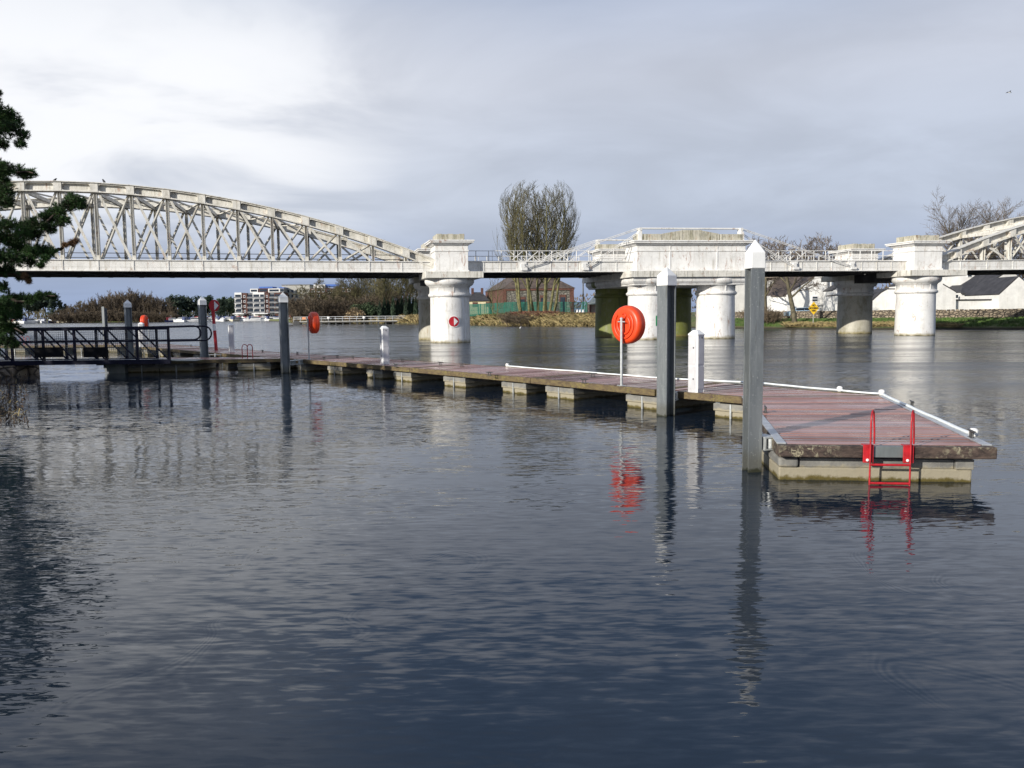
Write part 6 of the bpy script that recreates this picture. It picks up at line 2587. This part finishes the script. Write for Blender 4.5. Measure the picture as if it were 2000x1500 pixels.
zt0 = Z(543, 190, 1139)
mb.box((pu.x, 190 - 0.15, zt0), (2.1, 0.12, 0.14))
part('crossarm', mb, M['bark'], po)
q = at_y(1087, 590, 146)
mb = MB()
mb.tube([(q.x, 146, 1.7), (q.x, 146, Z(589, 146, 1087))], 0.09, 8)
tag(part('white_post', mb, M['white_sign']), 'thin white post standing before the green fence', 'post')
for k, px in enumerate((1127.5, 1133, 1139)):
    q = at_y(px, 612, 146)
    mb = MB()
    mb.lathe([(0.30, 0), (0.26, 0.35), (0.12, 0.6), (0.13, 0.8), (0.03, 0.9)], (q.x, 146, 1.9), 10)
    tag(part('garden_ornament', mb, M['white_box']), ['small white garden ornament left of the shed, leftmost', 'small white garden ornament, middle one of three', 'small white garden ornament closest to the shed'][k], 'ornament', 'white ornaments by the fence')

# ------------------------------------------------------------------ cottages on the right
def gable_house(label, Y, pxs, name='cottage', roofm='slate', wallm='render_white', depth=9, skew=(0, 0), chimney=False, windows=(), zb=0.9, cat='house', extra=None):
    """gable wall facing the river from outline pixels: [(px, py) ...] from the left foot round to the right foot"""
    xs = [(at_y(px, py, Y).x, at_y(px, py, Y).z) for px, py in pxs]
    xs[0] = (xs[0][0], zb)
    xs[-1] = (xs[-1][0], zb)
    t = thing(name, ((xs[0][0] + xs[-1][0]) / 2, Y, zb), label, cat)
    mb = MB()
    mb.extrude([(x, Y, z) for x, z in xs], (skew[0], depth, 0))
    part('wall', mb, M[wallm], t)
    # roof slabs over every sloping stretch of the outline
    for i in range(1, len(xs) - 2):
        (xa_, za_), (xb_, zb_) = xs[i], xs[i + 1]
        if abs(xb_ - xa_) < 0.3:
            continue
        n = Vector((-(zb_ - za_), 0, xb_ - xa_)).normalized() * 0.14
        if n.z < 0:
            n = -n
        a, b = Vector((xa_, Y - 0.0, za_)) + n * 0.05, Vector((xb_, Y - 0.0, zb_)) + n * 0.05
        dv = Vector((skew[0], depth, 0))
        f = Vector((0, 0.06, 0))
        mb = MB()
        mb.hexa([a + f, b + f, b + dv, a + dv], [a + n + f, b + n + f, b + dv + n, a + dv + n])
        part('roof', mb, M[roofm], t)
    for (px, py, w, h, kind) in windows:
        c_ = at_y(px, py, Y)
        k = Y / F_PX
        mb = MB()
        mb.box((c_.x, Y - 0.03, c_.z), (w * k, 0.1, h * k))
        f = part('window' if kind != 'door' else 'door', mb, M['frame_white'] if kind == 'win' else M['door_navy'], t)
        if kind == 'win':
            mb = MB()
            mb.box((c_.x, Y - 0.1, c_.z + h * k * 0.22), (w * k * 0.8, 0.06, h * k * 0.3))
            mb.box((c_.x, Y - 0.1, c_.z - h * k * 0.2), (w * k * 0.8, 0.06, h * k * 0.3))
            part('pane', mb, M['glass_dark'], f)
    return t


# white gable with the brown roof, behind the yellow sign
Yg = 107.0
g1 = gable_house('white gabled cottage with a long brown slate roof behind the yellow sign', Yg, [(1537, 610), (1537, 576), (1602, 534.5), (1611, 534.5), (1624, 543), (1624, 610)], roofm='brown_slate', depth=11, skew=(-1.0, 0),
                 windows=((1591, 584, 11, 12, 'win'),))
mb = MB()
mb.tube([(at_y(1614.5, 600, Yg).x, Yg - 0.15, 1.0), (at_y(1614.5, 600, Yg).x, Yg - 0.15, at_y(1614.5, 548, Yg).z)], 0.14, 8)
part('flue_pipe', mb, M['zinc'], g1)
# its lower left wing, eaves towards the river
a, b = at_y(1504, 600, Yg + 2), at_y(1537, 600, Yg)
mb = MB()
ze_ = at_y(1520, 577, Yg).z
zr_ = at_y(1560, 538, Yg + 6).z
mb.prism([(a.x, Yg + 1.5), (b.x, Yg + 0.3), (b.x, Yg + 9), (a.x, Yg + 9)], 0.9, ze_)
part('wing_wall', mb, M['render_white'], g1)
mb = MB()
pr = at_y(1532, 548, Yg + 6)
pr2 = at_y(1595, 536, Yg + 6)
mb.add([(a.x - 0.2, Yg + 1.3, ze_), (b.x + 0.1, Yg + 0.1, ze_), (pr2.x, Yg + 6, zr_), (pr.x - 1.2, Yg + 6, zr_ - 0.2), (a.x - 0.2, Yg + 1.3, ze_ - 0.15), (b.x + 0.1, Yg + 0.1, ze_ - 0.15)],
       [(0, 1, 2, 3), (4, 5, 1, 0)])
part('wing_roof', mb, M['brown_slate'], g1)
# long brown roof behind, whitish house at its left
g0 = gable_house('pale house with a brown roof seen between the pile and the forked tree', 120, [(1440, 610), (1440, 556), (1455, 548), (1528, 548), (1545, 556), (1545, 610)], roofm='brown_slate', wallm='render_grey', depth=8)
gb = thing('terrace', (at_y(1520, 560, 132).x, 132, 1), 'long brown-roofed terrace behind the cottages, under the girder', 'house')
a, b = at_y(1430, 600, 132), at_y(1600, 600, 132)
mb = MB()
mb.box(((a.x + b.x) / 2, 136, 3.3), (b.x - a.x, 8, 5.0))
part('wall', mb, M['render_cream'], gb)
mb = MB()
z0_, z1_ = at_y(1500, 549, 132).z, at_y(1500, 532, 136).z
mb.add([(a.x, 119.7, z0_), (b.x, 119.7, z0_), (b.x, 136, z1_), (a.x, 136, z1_), (b.x, 140, z0_), (a.x, 140, z0_)], [(0, 1, 2, 3), (3, 2, 4, 5), (0, 3, 5), (1, 4, 2)])
part('roof', mb, M['brown_slate'], gb)
gable_house('white rounded gable just right of the brown-roofed cottage', 109, [(1622, 610), (1622, 546), (1633, 547), (1643, 555), (1662, 566), (1662, 610)], depth=8)
# low outhouses left of the rear right column
gable_house('small white outhouse with a dark lean-to roof left of the shaded column', 101.5, [(1631.5, 610), (1631.5, 578.5), (1652, 574), (1672, 566), (1672, 610)], depth=3)
gable_house('upper white outhouse with a dark pointed roof left of the shaded column', 103, [(1625.5, 610), (1625.5, 569), (1650, 554), (1690, 560), (1690, 610)], depth=3)
# between the two right-hand columns
gable_house('white gabled cottage seen between the two right-hand columns', 99, [(1700, 610), (1700, 592), (1722, 572), (1734, 565.5), (1790, 565.5), (1790, 610)], depth=8)
# right of pier 4
gable_house('white lean-to gable just right of the bright pier', 93, [(1800, 610), (1800, 556), (1829, 540), (1841.5, 538), (1841.5, 556), (1867, 571), (1867, 610)], depth=8)
yw = thing('yard_wall', (at_y(1905, 600, 93.6).x, 93.6, 0.9), 'long low whitewashed yard wall with a navy door', 'wall')
a, b = at_y(1866, 600, 93.6), at_y(1952, 600, 93.6)
zt0 = at_y(1900, 586.5, 93.6).z
mb = MB()
mb.box(((a.x + b.x) / 2, 93.75, (zt0 + 0.9) / 2), (b.x - a.x, 0.3, zt0 - 0.9))
part('wall', mb, M['render_white'], yw)
mb = MB()
mb.box(((a.x + b.x) / 2, 93.7, zt0 + 0.06), (b.x - a.x, 0.5, 0.14))
part('coping', mb, M['slate'], yw)
c_ = at_y(1946.5, 597, 93.6)
mb = MB()
mb.box((c_.x, 93.57, (at_y(1946, 588, 93.6).z + 0.9) / 2), (0.68, 0.08, at_y(1946, 588, 93.6).z - 0.9))
part('door', mb, M['door_navy'], yw)
gr = gable_house('grey-white wide gabled house with a long dark slate roof behind the yard wall', 100, [(1903.5, 610), (1903.5, 571), (1966, 533), (1977, 532), (1985, 537), (1998, 550), (1998, 610)], wallm='render_grey', depth=8)
a, b = at_y(1867, 600, 101), at_y(1904, 600, 100)
z0_, z1_ = at_y(1890, 572, 100).z, at_y(1930, 531, 106).z
p1_, p2_ = at_y(1913, 531, 106), at_y(1966, 533, 106)
mb = MB()
mb.prism([(a.x, 100.3), (b.x, 100.1), (b.x, 108), (a.x, 108)], 0.9, z0_)
part('wing_wall', mb, M['render_white'], gr)
mb = MB()
q = at_y(1880, 556, 103)
mb.add([(a.x, 100, z0_), (b.x + 0.05, 99.9, z0_), (p2_.x, 106, z1_), (p1_.x, 106, z1_), (q.x, 103, q.z), (a.x, 100, z0_ - 0.15), (b.x + 0.05, 99.9, z0_ - 0.15)], [(0, 1, 2, 3, 4), (5, 6, 1, 0)])
part('wing_roof', mb, M['slate'], gr)
for px, w in ((1869, 4), (1894, 3)):
    q = at_y(px, 579, 99.9)
    mb = MB()
    mb.box((q.x, 99.9, q.z), (w * 0.065, 0.1, 0.4))
    part('window', mb, M['glass_dark'], gr)
q = at_y(1914, 572, 99.7)
ds = thing('satellite_dish', (q.x, q.y, q.z), 'dark satellite dish on the grey gable behind the yard wall', 'satellite dish')
mb = MB()
mb.lathe([(0.02, 0.10), (0.16, 0.06), (0.27, 0.0), (0.27, -0.02), (0.15, 0.04), (0.02, 0.08)], (q.x, q.y - 0.25, q.z), 20, axis='Y')
part('dish', mb, M['cleat'], ds)
mb = MB()
mb.tube([(q.x, q.y - 0.2, q.z), (q.x + 0.1, q.y + 0.3, q.z - 0.2)], 0.03, 6)
part('arm', mb, M['cleat'], ds)
gable_house('white gabled house at the right edge of the picture', 92, [(1952, 610), (1952, 576), (1990.5, 541), (2040, 582), (2040, 610)], depth=7)
gable_house('tall pale house with a dark window behind the slate roofs', 106, [(1876, 610), (1876, 529), (1915, 529), (1915, 610)], depth=7, wallm='render_white', windows=((1893, 537, 8, 9, 'win'),))
gc = thing('terrace', (at_y(1865, 560, 112).x, 112, 1), 'dark-roofed house behind the bright pier, far right bank', 'house')
a, b = at_y(1835, 600, 112), at_y(1880, 600, 112)
mb = MB()
mb.box(((a.x + b.x) / 2, 115, 2.6), (b.x - a.x, 6, 3.6))
part('wall', mb, M['render_cream'], gc)
mb = MB()
z0_, z1_ = at_y(1860, 547, 112).z, at_y(1860, 527, 115).z
mb.add([(a.x, 111.8, z0_), (b.x, 111.8, z0_), (b.x, 115, z1_), (a.x, 115, z1_), (b.x, 118, z0_), (a.x, 118, z0_)], [(0, 1, 2, 3), (3, 2, 4, 5), (0, 3, 5), (1, 4, 2)])
part('roof', mb, M['slate'], gc)

# rubble stone wall along the quay
sw = thing('stone_wall', (at_y(1750, 615, 89).x, 89, 0.9), 'brown rubble stone wall along the right bank in front of the cottages', 'wall')
wp = [(1360, 126), (1488, 109), (1600, 99.5), (1750, 91), (1900, 87), (2100, 86), (2500, 86), (3200, 88)]
P_ = [Vector((at_y(px, 610, Y).x, Y, 0)) for px, Y in wp]
mb = MB()
rg = random.Random(17)
for i in range(len(P_) - 1):
    mb.bar(P_[i] + Vector((0, 0, 1.42)), P_[i + 1] + Vector((0, 0, 1.42)), 0.4, 1.0)
part('wall', mb, M['rubble'], sw)
mb = MB()
for i in range(len(P_) - 1):
    d = P_[i + 1] - P_[i]
    L = d.length
    n = int(L / 0.42)
    for k in range(n):
        c_ = P_[i] + d * ((k + 0.5) / n)
        mb.box((c_.x, c_.y, 1.97 + rg.uniform(-0.02, 0.03)), (0.38 + rg.uniform(-0.05, 0.03), 0.48, 0.12 + rg.uniform(0, 0.05)), math.atan2(d.y, d.x) + rg.uniform(-0.05, 0.05))
part('coping_stones', mb, M['rubble'], sw, kind='stuff')
# facing stones standing proud of the wall, laid in rough courses
mb = MB()
for i in range(1, 6):
    d = P_[i + 1] - P_[i]
    L = d.length
    u = d.normalized()
    nrm = Vector((u.y, -u.x, 0))
    for row in range(4):
        x = rg.uniform(0, 0.3)
        while x < L:
            w = rg.uniform(0.22, 0.55)
            h = rg.uniform(0.15, 0.23)
            c_ = P_[i] + u * (x + w / 2) + nrm * 0.20 + Vector((0, 0, 1.03 + row * 0.235 + rg.uniform(-0.03, 0.03)))
            e = rg.uniform(0.02, 0.07)
            mb.box(c_, (w * 0.9, e * 2, h), math.atan2(u.y, u.x))
            x += w
part('facing_stones', mb, M['rubble'], sw, kind='stuff')

# parked car beside the white gable, yellow diamond sign
q = at_y(1562, 604, 104.5)
car = thing('parked_car', (q.x, 104.5, 1.35), 'pale blue car parked by the white gable, half behind the wall', 'car')
mb = MB()
vs = []
prof = [(-2.0, 0.35), (-2.0, 0.85), (-1.7, 1.0), (-0.9, 1.05), (-0.35, 1.45), (1.2, 1.48), (1.75, 1.05), (2.0, 0.95), (2.05, 0.4)]
zc0 = 1.05
for y in (-0.8, 0.8):
    vs += [(q.x + x, 104.5 + y * (0.85 if z > 1.2 else 1), zc0 + z) for x, z in prof]
n = len(prof)
mb.add(vs, [tuple(range(n)), tuple(range(n, 2 * n))[::-1]] + [(i, i + n, (i + 1) % n + n, (i + 1) % n) for i in range(n)])
part('body', mb, M['car_blue'], car, bevel=0.05)
mb = MB()
for a_, b_ in ((-0.75, 0.3), (0.38, 1.25)):
    mb.box((q.x + (a_ + b_) / 2, 104.5 - 0.76, zc0 + 1.24), (b_ - a_, 0.06, 0.28))
part('window', mb, M['glass_dark'], car)
for x in (-1.3, 1.35):
    mb = MB()
    mb.lathe([(0.05, -0.1), (0.32, -0.1), (0.32, 0.1), (0.05, 0.1)], (q.x + x, 104.5 - 0.75, zc0 + 0.32), 16, axis='Y')
    part('wheel', mb, M['black'], car)
mb = MB()
mb.box((q.x + 1.97, 104.5 - 0.62, zc0 + 0.85), (0.12, 0.3, 0.2))
part('tail_light', mb, M['red_lamp'], car)

YY = 91.0
c_ = at_y(1589.2, 602, YY)
ys = thing('warning_sign', (c_.x, YY, 0.8), 'yellow diamond sign with three lines of lettering on a short post', 'sign')
hw, hh = 0.60, 0.76
mb = MB()
mb.extrude([(c_.x - hw, YY - 0.02, c_.z), (c_.x, YY - 0.02, c_.z - hh), (c_.x + hw, YY - 0.02, c_.z), (c_.x, YY - 0.02, c_.z + hh)], (0, 0.03, 0))
bd = part('board', mb, M['yellow_sign'], ys)
mb = MB()
mb.tube([(c_.x, YY + 0.05, 0.5), (c_.x, YY + 0.05, c_.z - 0.4)], 0.05, 8)
part('post', mb, M['concrete'], ys)
for txt, dz_, sz in (('NO', 0.22, 0.32), ('MOORING', -0.09, 0.29), ('HERE', -0.37, 0.26)):
    cu = bpy.data.curves.new('lettering', 'FONT')
    cu.body = txt
    cu.size = sz
    cu.extrude = 0.004
    cu.align_x = 'CENTER'
    cu.offset = 0.012
    cu.space_character = 0.9
    o = bpy.data.objects.new('lettering', cu)
    COL.objects.link(o)
    o.parent = bd
    o.location = Vector((c_.x, YY - 0.03, c_.z + dz_)) - origin_of(ys)
    o.rotation_euler = (R(90), 0, 0)
    o.scale = (0.78, 1, 1)
    cu.materials.append(M['black'])
    me = o.to_mesh().copy()
    me.materials.clear()
    me.materials.append(M['black'])
    o2 = bpy.data.objects.new('lettering', me)
    COL.objects.link(o2)
    o2.parent, o2.location, o2.rotation_euler, o2.scale = bd, o.location, o.rotation_euler, o.scale
    bpy.data.objects.remove(o)

# tide-mark post with a white light by the island
q = at_y(201.5, 620, 300)
nb = thing('perch_marker', (q.x, 300, 0), 'thin green perch with white lamps in the river before the island', 'channel marker')
mb = MB()
mb.tube([(q.x, 300, -0.5), (q.x, 300, at_y(201, 609, 300).z)], 0.22, 8)
part('pole', mb, M['fence_green'], nb)
for py in (611, 618):
    mb = MB()
    zc_ = at_y(201, py, 300).z
    mb.lathe([(0.1, -0.3), (0.35, -0.2), (0.35, 0.2), (0.1, 0.3)], (q.x, 300, zc_), 10)
    part('lamp', mb, M['white_sign'], nb)


# ------------------------------------------------------------------ bank vegetation
def blades(name, label, px0, px1, n, t0, t1, h0, h1, mats, seed, w=0.05, lean=0.4, clump=False):
    rg = random.Random(seed)
    mb = MB()
    cl = [(rg.uniform(px0, px1), rg.uniform(t0, t1)) for _ in range(60)] if clump else None
    for k in range(n):
        if clump:
            c = rg.choice(cl)
            px, t = c[0] + rg.gauss(0, 3), max(t0, c[1] + rg.gauss(0, 0.5))
            px = min(max(px, px0), px1)
        else:
            px, t = rg.uniform(px0, px1), rg.uniform(t0, t1)
        p = bank_point(px, t)
        h = rg.uniform(h0, h1)
        a = rg.uniform(0, 2 * math.pi)
        u = Vector((math.cos(a), math.sin(a), 0)) * w
        tip = Vector((rg.gauss(0, lean) * h, rg.gauss(0, lean) * h, h))
        mb.add([p - u, p + u, p + tip * 0.6 + u * 0.6, p + tip + Vector((tip.x * 0.5, tip.y * 0.5, -0.1 * h))], [(0, 1, 2), (0, 2, 3)])
    return tag(part(name, mb, mats), label, kind='stuff')


blades('reed_bank', 'straw-coloured reeds on the bank below the green fence', 905, 1190, 9500, -0.3, 5.0, 0.35, 0.9, M['dry_reed'], 1, 0.05, 0.5)
blades('bank_grass', 'green grass showing through the reeds on the middle bank', 905, 1190, 15000, 0.4, 6.5, 0.25, 0.6, M['grass'], 2, 0.05, 0.3)
blades('bramble', 'reddish brambles below the green fence', 1000, 1090, 3500, 4.0, 7, 0.3, 0.75, M['red_bramble'], 3, 0.035, 0.6)
blades('bramble', 'reddish brambles right of the willow clump', 1090, 1180, 2500, 5.0, 7, 0.25, 0.5, M['red_bramble'], 13, 0.035, 0.6)
blades('quay_grass', 'green grass bank below the stone wall', 1430, 2500, 26000, 0.6, 8, 0.10, 0.28, M['grass'], 4, 0.03, 0.3)
blades('quay_grass_dry', 'dry pale grass at the water below the stone wall', 1535, 1760, 5000, 0.0, 2.6, 0.2, 0.5, M['dry_reed'], 5, 0.03, 0.6)
blades('quay_grass_dry', 'dry grass fringe right of the bright pier', 1820, 1880, 900, 0.0, 2.0, 0.15, 0.4, M['dry_reed'], 15, 0.03, 0.6)
blades('jetty_reeds', 'reeds and weeds at the shore behind the jetty', 570, 835, 7000, -0.2, 6, 0.5, 1.3, M['dry_reed'], 6, 0.06, 0.4)
# low willow clump hanging over the water below the fence
p = bank_point(1016, 1.0)
place(protoS, (p.x, p.y, 0.2), 0.4, (1.15, 0.9, 0.40), 'low brown willow clump overhanging the water below the fence')
p = bank_point(1030, 0.6)
place(protoS, (p.x, p.y, 0.1), 2.4, (0.9, 0.8, 0.34), 'second low brown willow clump at the water right of the first')
for i, (px, t, s_, lab) in enumerate(((1496, 3, 0.34, 'olive scrub on the bank beside the nearest pile'), (1512, 3.5, 0.30, 'low scrub on the grass left of the forked tree'), (1479, 3, 0.4, 'scrub behind the nearest pile on the right bank'))):
    p = bank_point(px, t)
    place(protoS, (p.x, p.y, p.z - 0.1), i * 1.7, (s_ * 1.3, s_, s_), lab)

# ------------------------------------------------------------------ near bank: dead reeds at the lower left
rg = random.Random(77)
mb = MB()
for k in range(1500):
    # scattered round the toe of the bank
    py = rg.uniform(716, 828)
    px = rg.uniform(-160, 58 - abs(py - 795) * 0.10)
    p = at_z(px, py, 0.02)
    h = rg.uniform(0.02, 0.11) * (1.0 if px < 20 else 0.6)
    a = rg.uniform(0, 2 * math.pi)
    u = Vector((math.cos(a), math.sin(a), 0)) * rg.uniform(0.005, 0.012)
    ln = Vector((rg.gauss(0, 0.5), rg.gauss(0, 0.5), 0))
    k1 = p + Vector((ln.x * h * 0.5, ln.y * h * 0.5, h))
    k2 = k1 + Vector((rg.gauss(0, 0.5) * h, rg.gauss(0, 0.5) * h, -h * rg.uniform(0.1, 0.9)))
    mb.add([p - u, p + u, k1 + u, k1 - u, k2], [(0, 1, 2, 3), (3, 2, 4)])
tag(part('dead_reeds', mb, M['drybrown']), 'broken brown dead reeds at the near bank, lower left', kind='stuff')
mb = MB()
for k in range(60):
    py = rg.uniform(735, 822)
    px = rg.uniform(-120, 50)
    p = at_z(px, py, 0.03)
    h = rg.uniform(0.04, 0.14)
    u = Vector((0.008, 0.003, 0))
    k1 = p + Vector((rg.gauss(0, 0.12), rg.gauss(0, 0.1), h))
    k2 = k1 + Vector((rg.gauss(0, 0.18), rg.gauss(0, 0.1), rg.uniform(-0.25, 0.05)))
    mb.add([p - u, p + u, k1 + u, k1 - u, k2], [(0, 1, 2, 3), (3, 2, 4)])
tag(part('pale_reeds', mb, M['dry_reed']), 'bent straw-coloured reed stalks at the near bank', kind='stuff')

# ------------------------------------------------------------------ the pine at the left edge
YP = 18.4
tx, ty = -13.6, 19.0
pine = thing('pine_tree', (tx, ty, 0.9), 'dark pine reaching into the picture at the left edge over the near bank', 'tree')
mb = MB()
trunk_pts = [(tx - 0.05, ty, 0.2), (tx, ty, 2.2), (tx + 0.08, ty + 0.05, 4.4), (tx + 0.02, ty, 5.9), (tx + 0.05, ty, 7.4)]
mb.tube(trunk_pts, [0.23, 0.19, 0.15, 0.10, 0.03], 10)
part('trunk', mb, M['bark_pine'], pine)
CLUMPS = [(18, 222, 15), (30, 237, 15), (45, 262, 12), (20, 252, 20), (5, 232, 20), (3, 280, 14), (40, 280, 11), (-20, 250, 30), (-40, 200, 25), (-10, 205, 16), (-2, 180, 5),
          (15, 330, 15), (38, 334, 14), (58, 337, 12), (0, 325, 15), (-25, 325, 25), (5, 350, 14),
          (15, 372, 16), (0, 390, 20), (18, 395, 12), (-25, 380, 25),
          (150, 392, 16), (132, 400, 17), (160, 402, 10), (112, 412, 16), (125, 430, 13), (92, 424, 16), (75, 436, 18), (98, 444, 14), (58, 440, 17), (45, 455, 20), (70, 458, 14), (20, 440, 16), (25, 470, 20), (0, 460, 20), (-30, 450, 30),
          (45, 485, 18), (62, 492, 14), (85, 487, 13), (100, 492, 11), (88, 505, 10), (60, 510, 13), (30, 505, 18), (5, 500, 20), (80, 518, 7), (20, 525, 12), (0, 530, 15), (38, 540, 8), (55, 545, 5), (-30, 510, 30),
          (5, 560, 12), (20, 582, 14), (5, 590, 18), (40, 582, 12), (58, 584, 11), (78, 577, 9), (95, 576, 8), (105, 580, 5), (30, 598, 13), (15, 615, 16), (35, 615, 12), (0, 635, 20), (25, 640, 15), (44, 648, 8), (12, 665, 16), (-25, 590, 30), (-25, 640, 30), (-20, 680, 20), (30, 672, 8),
          (-75, 235, 40), (-95, 330, 50), (-85, 430, 50), (-95, 520, 50), (-85, 610, 50), (-150, 260, 40), (-170, 380, 50), (-170, 480, 50), (-170, 580, 50)]
BR = [[(-80, 215), (-20, 230), (45, 265)], [(-80, 330), (0, 332), (65, 338)], [(-80, 470), (20, 462), (90, 432), (162, 396)], [(-80, 500), (20, 505), (100, 494)], [(60, 505), (110, 490), (125, 480), (148, 473)],
      [(-80, 600), (20, 588), (60, 586), (108, 578)], [(-80, 620), (0, 630), (45, 650)], [(-80, 400), (-20, 385), (20, 372)], [(-20, 520), (25, 535), (56, 548)], [(-80, 270), (-150, 265)], [(-80, 390), (-170, 380)], [(-80, 500), (-170, 480)], [(-80, 600), (-170, 580)]]
rg = random.Random(8)
for br in BR:
    pts = []
    for i, (px, py) in enumerate(br):
        Yb = ty + (YP - ty) * min(1, i / 2) - 0.25 * math.sin(px)
        pts.append(at_y(px, py, Yb))
    pts[0] = Vector((tx, ty, pts[0].z - 0.25))
    fine = []
    for i in range(len(pts) - 1):
        for k in range(4):
            p = pts[i].lerp(pts[i + 1], k / 4)
            fine.append(p + Vector((rg.gauss(0, 0.02), rg.gauss(0, 0.03), rg.gauss(0, 0.02))))
    fine.append(pts[-1])
    mb = MB()
    n = len(fine)
    mb.tube(fine, [0.05 * (1 - k / n) + 0.008 for k in range(n)], 6)
    part('branch', mb, M['bark_pine'], pine)


def needle_clump(c, rad, rg, mb, tw, dens=1.0):
    n = int(26 + 1900 * rad * rad * dens)
    for k in range(n):
        v = Vector((rg.gauss(0, 1), rg.gauss(0, 1), rg.gauss(0, 0.8)))
        v = v.normalized() * rad * rg.uniform(0.1, 1.0) ** 0.6
        o = c + v
        d = (v.normalized() * 0.8 + Vector((rg.gauss(0, 0.5), rg.gauss(0, 0.5), 0.5 + rg.gauss(0, 0.3)))).normalized()
        tw.tube([o - d * 0.10, o + d * 0.02], [0.004, 0.003], 3, caps=False)
        for j in range(18):
            nd = (d * 0.8 + Vector((rg.gauss(0, 0.6), rg.gauss(0, 0.6), rg.gauss(0, 0.6)))).normalized()
            L = rg.uniform(0.06, 0.10)
            b = nd.orthogonal().normalized()
            b.rotate(Matrix.Rotation(rg.uniform(0, 6.28), 3, nd))
            b *= 0.0055
            q = o - d * 0.05 * rg.random()
            mb.add([q - b, q + b, q + nd * L], [(0, 1, 2)])


mbn, mbt = MB(), MB()
for (px, py, r_) in CLUMPS:
    Y = YP + rg.uniform(-0.35, 0.35)
    if r_ > 24:
        for rep in range(3):
            needle_clump(at_y(px + rg.uniform(-r_, r_) * 0.6, py + rg.uniform(-r_, r_) * 0.6, YP + rg.uniform(-0.9, 1.2)), r_ * Y / F_PX * 0.8, rg, mbn, mbt, 0.55)
    else:
        needle_clump(at_y(px, py, Y), r_ * Y / F_PX * 1.0, rg, mbn, mbt)
        if rg.random() < 0.55:
          needle_clump(at_y(px - r_ * 0.8, py + rg.uniform(-0.5, 0.7) * r_, Y + 0.5), r_ * Y / F_PX * 0.75, rg, mbn, mbt, 0.5)
part('needles', mbn, M['needles'], pine)
part('twigs', mbt, M['bark_pine'], pine)
mbn, mbt = MB(), MB()
for (px, py, r_) in ((140, 474, 7), (128, 478, 5), (148, 471, 4), (50, 540, 6), (56, 550, 4)):
    needle_clump(at_y(px, py, YP), r_ * YP / F_PX, rg, mbn, mbt, 0.6)
part('dry_tuft', mbn, M['needles_dry'], pine)

# ------------------------------------------------------------------ birds
def perched(p, label, s_=1.0, mat='bird_dark', yaw=0.0):
    t = thing('bird', p, label, 'bird')
    M3 = Matrix.Rotation(yaw, 3, 'Z')
    def V(x, y, z):
        return Vector(p) + M3 @ (Vector((x, y, z)) * s_)
    mb = MB()
    mb.tube([V(-0.20, 0, 0.06), V(-0.12, 0, 0.11), V(0, 0, 0.16), V(0.08, 0, 0.24), V(0.12, 0, 0.31), V(0.17, 0, 0.32), V(0.22, 0, 0.31)], [0.012, 0.045, 0.075, 0.06, 0.038, 0.03, 0.006], 8)
    part('body', mb, M[mat], t)
    mb = MB()
    mb.tube([V(0.0, 0.03, 0.1), V(0.0, 0.03, 0.0)], 0.012, 4)
    mb.tube([V(0.0, -0.03, 0.1), V(0.0, -0.03, 0.0)], 0.012, 4)
    part('leg', mb, M[mat], t)


s_ = s_at(203, 355, -0.2)
x_ = s_ - (-HALF - 1.20)
perched(B(s_, -0.2, truss_z(x_) + 0.05), 'dark bird perched on the arch of the left truss', 0.9, yaw=2.6)
s_ = s_at(107, 355, -0.2)
x_ = s_ - (-HALF - 1.20)
perched(B(s_, -0.2, truss_z(x_) + 0.03), 'low dark bird near the crown of the left arch', 0.7, yaw=0.4)
p = at_z(1016, 641, 0)
perched((p.x, p.y, -0.09), 'small white bird floating on the river below the fence', 0.9, 'bird_white', 0.3)
c_ = at_y(1972, 181, 75)
t = thing('gull', c_, 'small gull flying high at the upper right', 'bird')
mb = MB()
mb.tube([c_ + Vector((-0.16, 0, 0)), c_ + Vector((0, 0, 0.01)), c_ + Vector((0.14, 0, 0.02)), c_ + Vector((0.2, 0, 0.01))], [0.01, 0.045, 0.03, 0.004], 8)
part('body', mb, M['bird_white'], t)
for sg in (-1, 1):
    mb = MB()
    mb.extrude([c_ + Vector((0.06, 0, 0.02)), c_ + Vector((-0.05, 0, 0.02)), c_ + Vector((-0.10, sg * 0.2, 0.12)), c_ + Vector((-0.16, sg * 0.36, 0.06)), c_ + Vector((0.0, sg * 0.2, 0.13))], (0, 0, 0.008))
    part('wing', mb, M['bird_dark'], t)

# ------------------------------------------------------------------ trees of the near bank, outside the picture on the left: their shade lies over the gangway
for k, (x, y, h, r_, lab) in enumerate(((-27, 16, 13.5, 4.2, 'dense evergreen on the near bank by the gangway'), (-33.5, 21.5, 13.5, 4.4, 'second dense evergreen on the near bank beyond the gangway'))):
    t = thing('evergreen_tree', (x, y, 1.0), lab, 'tree', 'evergreens of the near bank')
    rg = random.Random(200 + k)
    mb = MB()
    for j in range(9000):
        tt = rg.random()
        z = h * (0.12 + 0.86 * tt)
        rad = r_ * min(1, (1 - tt) * 2.2 + 0.12) * math.sqrt(rg.random())
        a = rg.uniform(0, 6.28)
        c = Vector((rad * math.cos(a), rad * math.sin(a), z))
        v = Vector((rg.gauss(0, 1), rg.gauss(0, 1), rg.gauss(0, 1))).normalized() * 0.34
        b = v.orthogonal().normalized() * 0.16
        mb.add([c - b, c + b, c + v], [(0, 1, 2)])
    part('crown', mb, M['evergreen'], t, local=True)
    mb = MB()
    mb.tube([(0, 0, -0.6), (0, 0, h * 0.9)], [0.3, 0.06], 8)
    part('trunk', mb, M['bark_pine'], t, local=True)
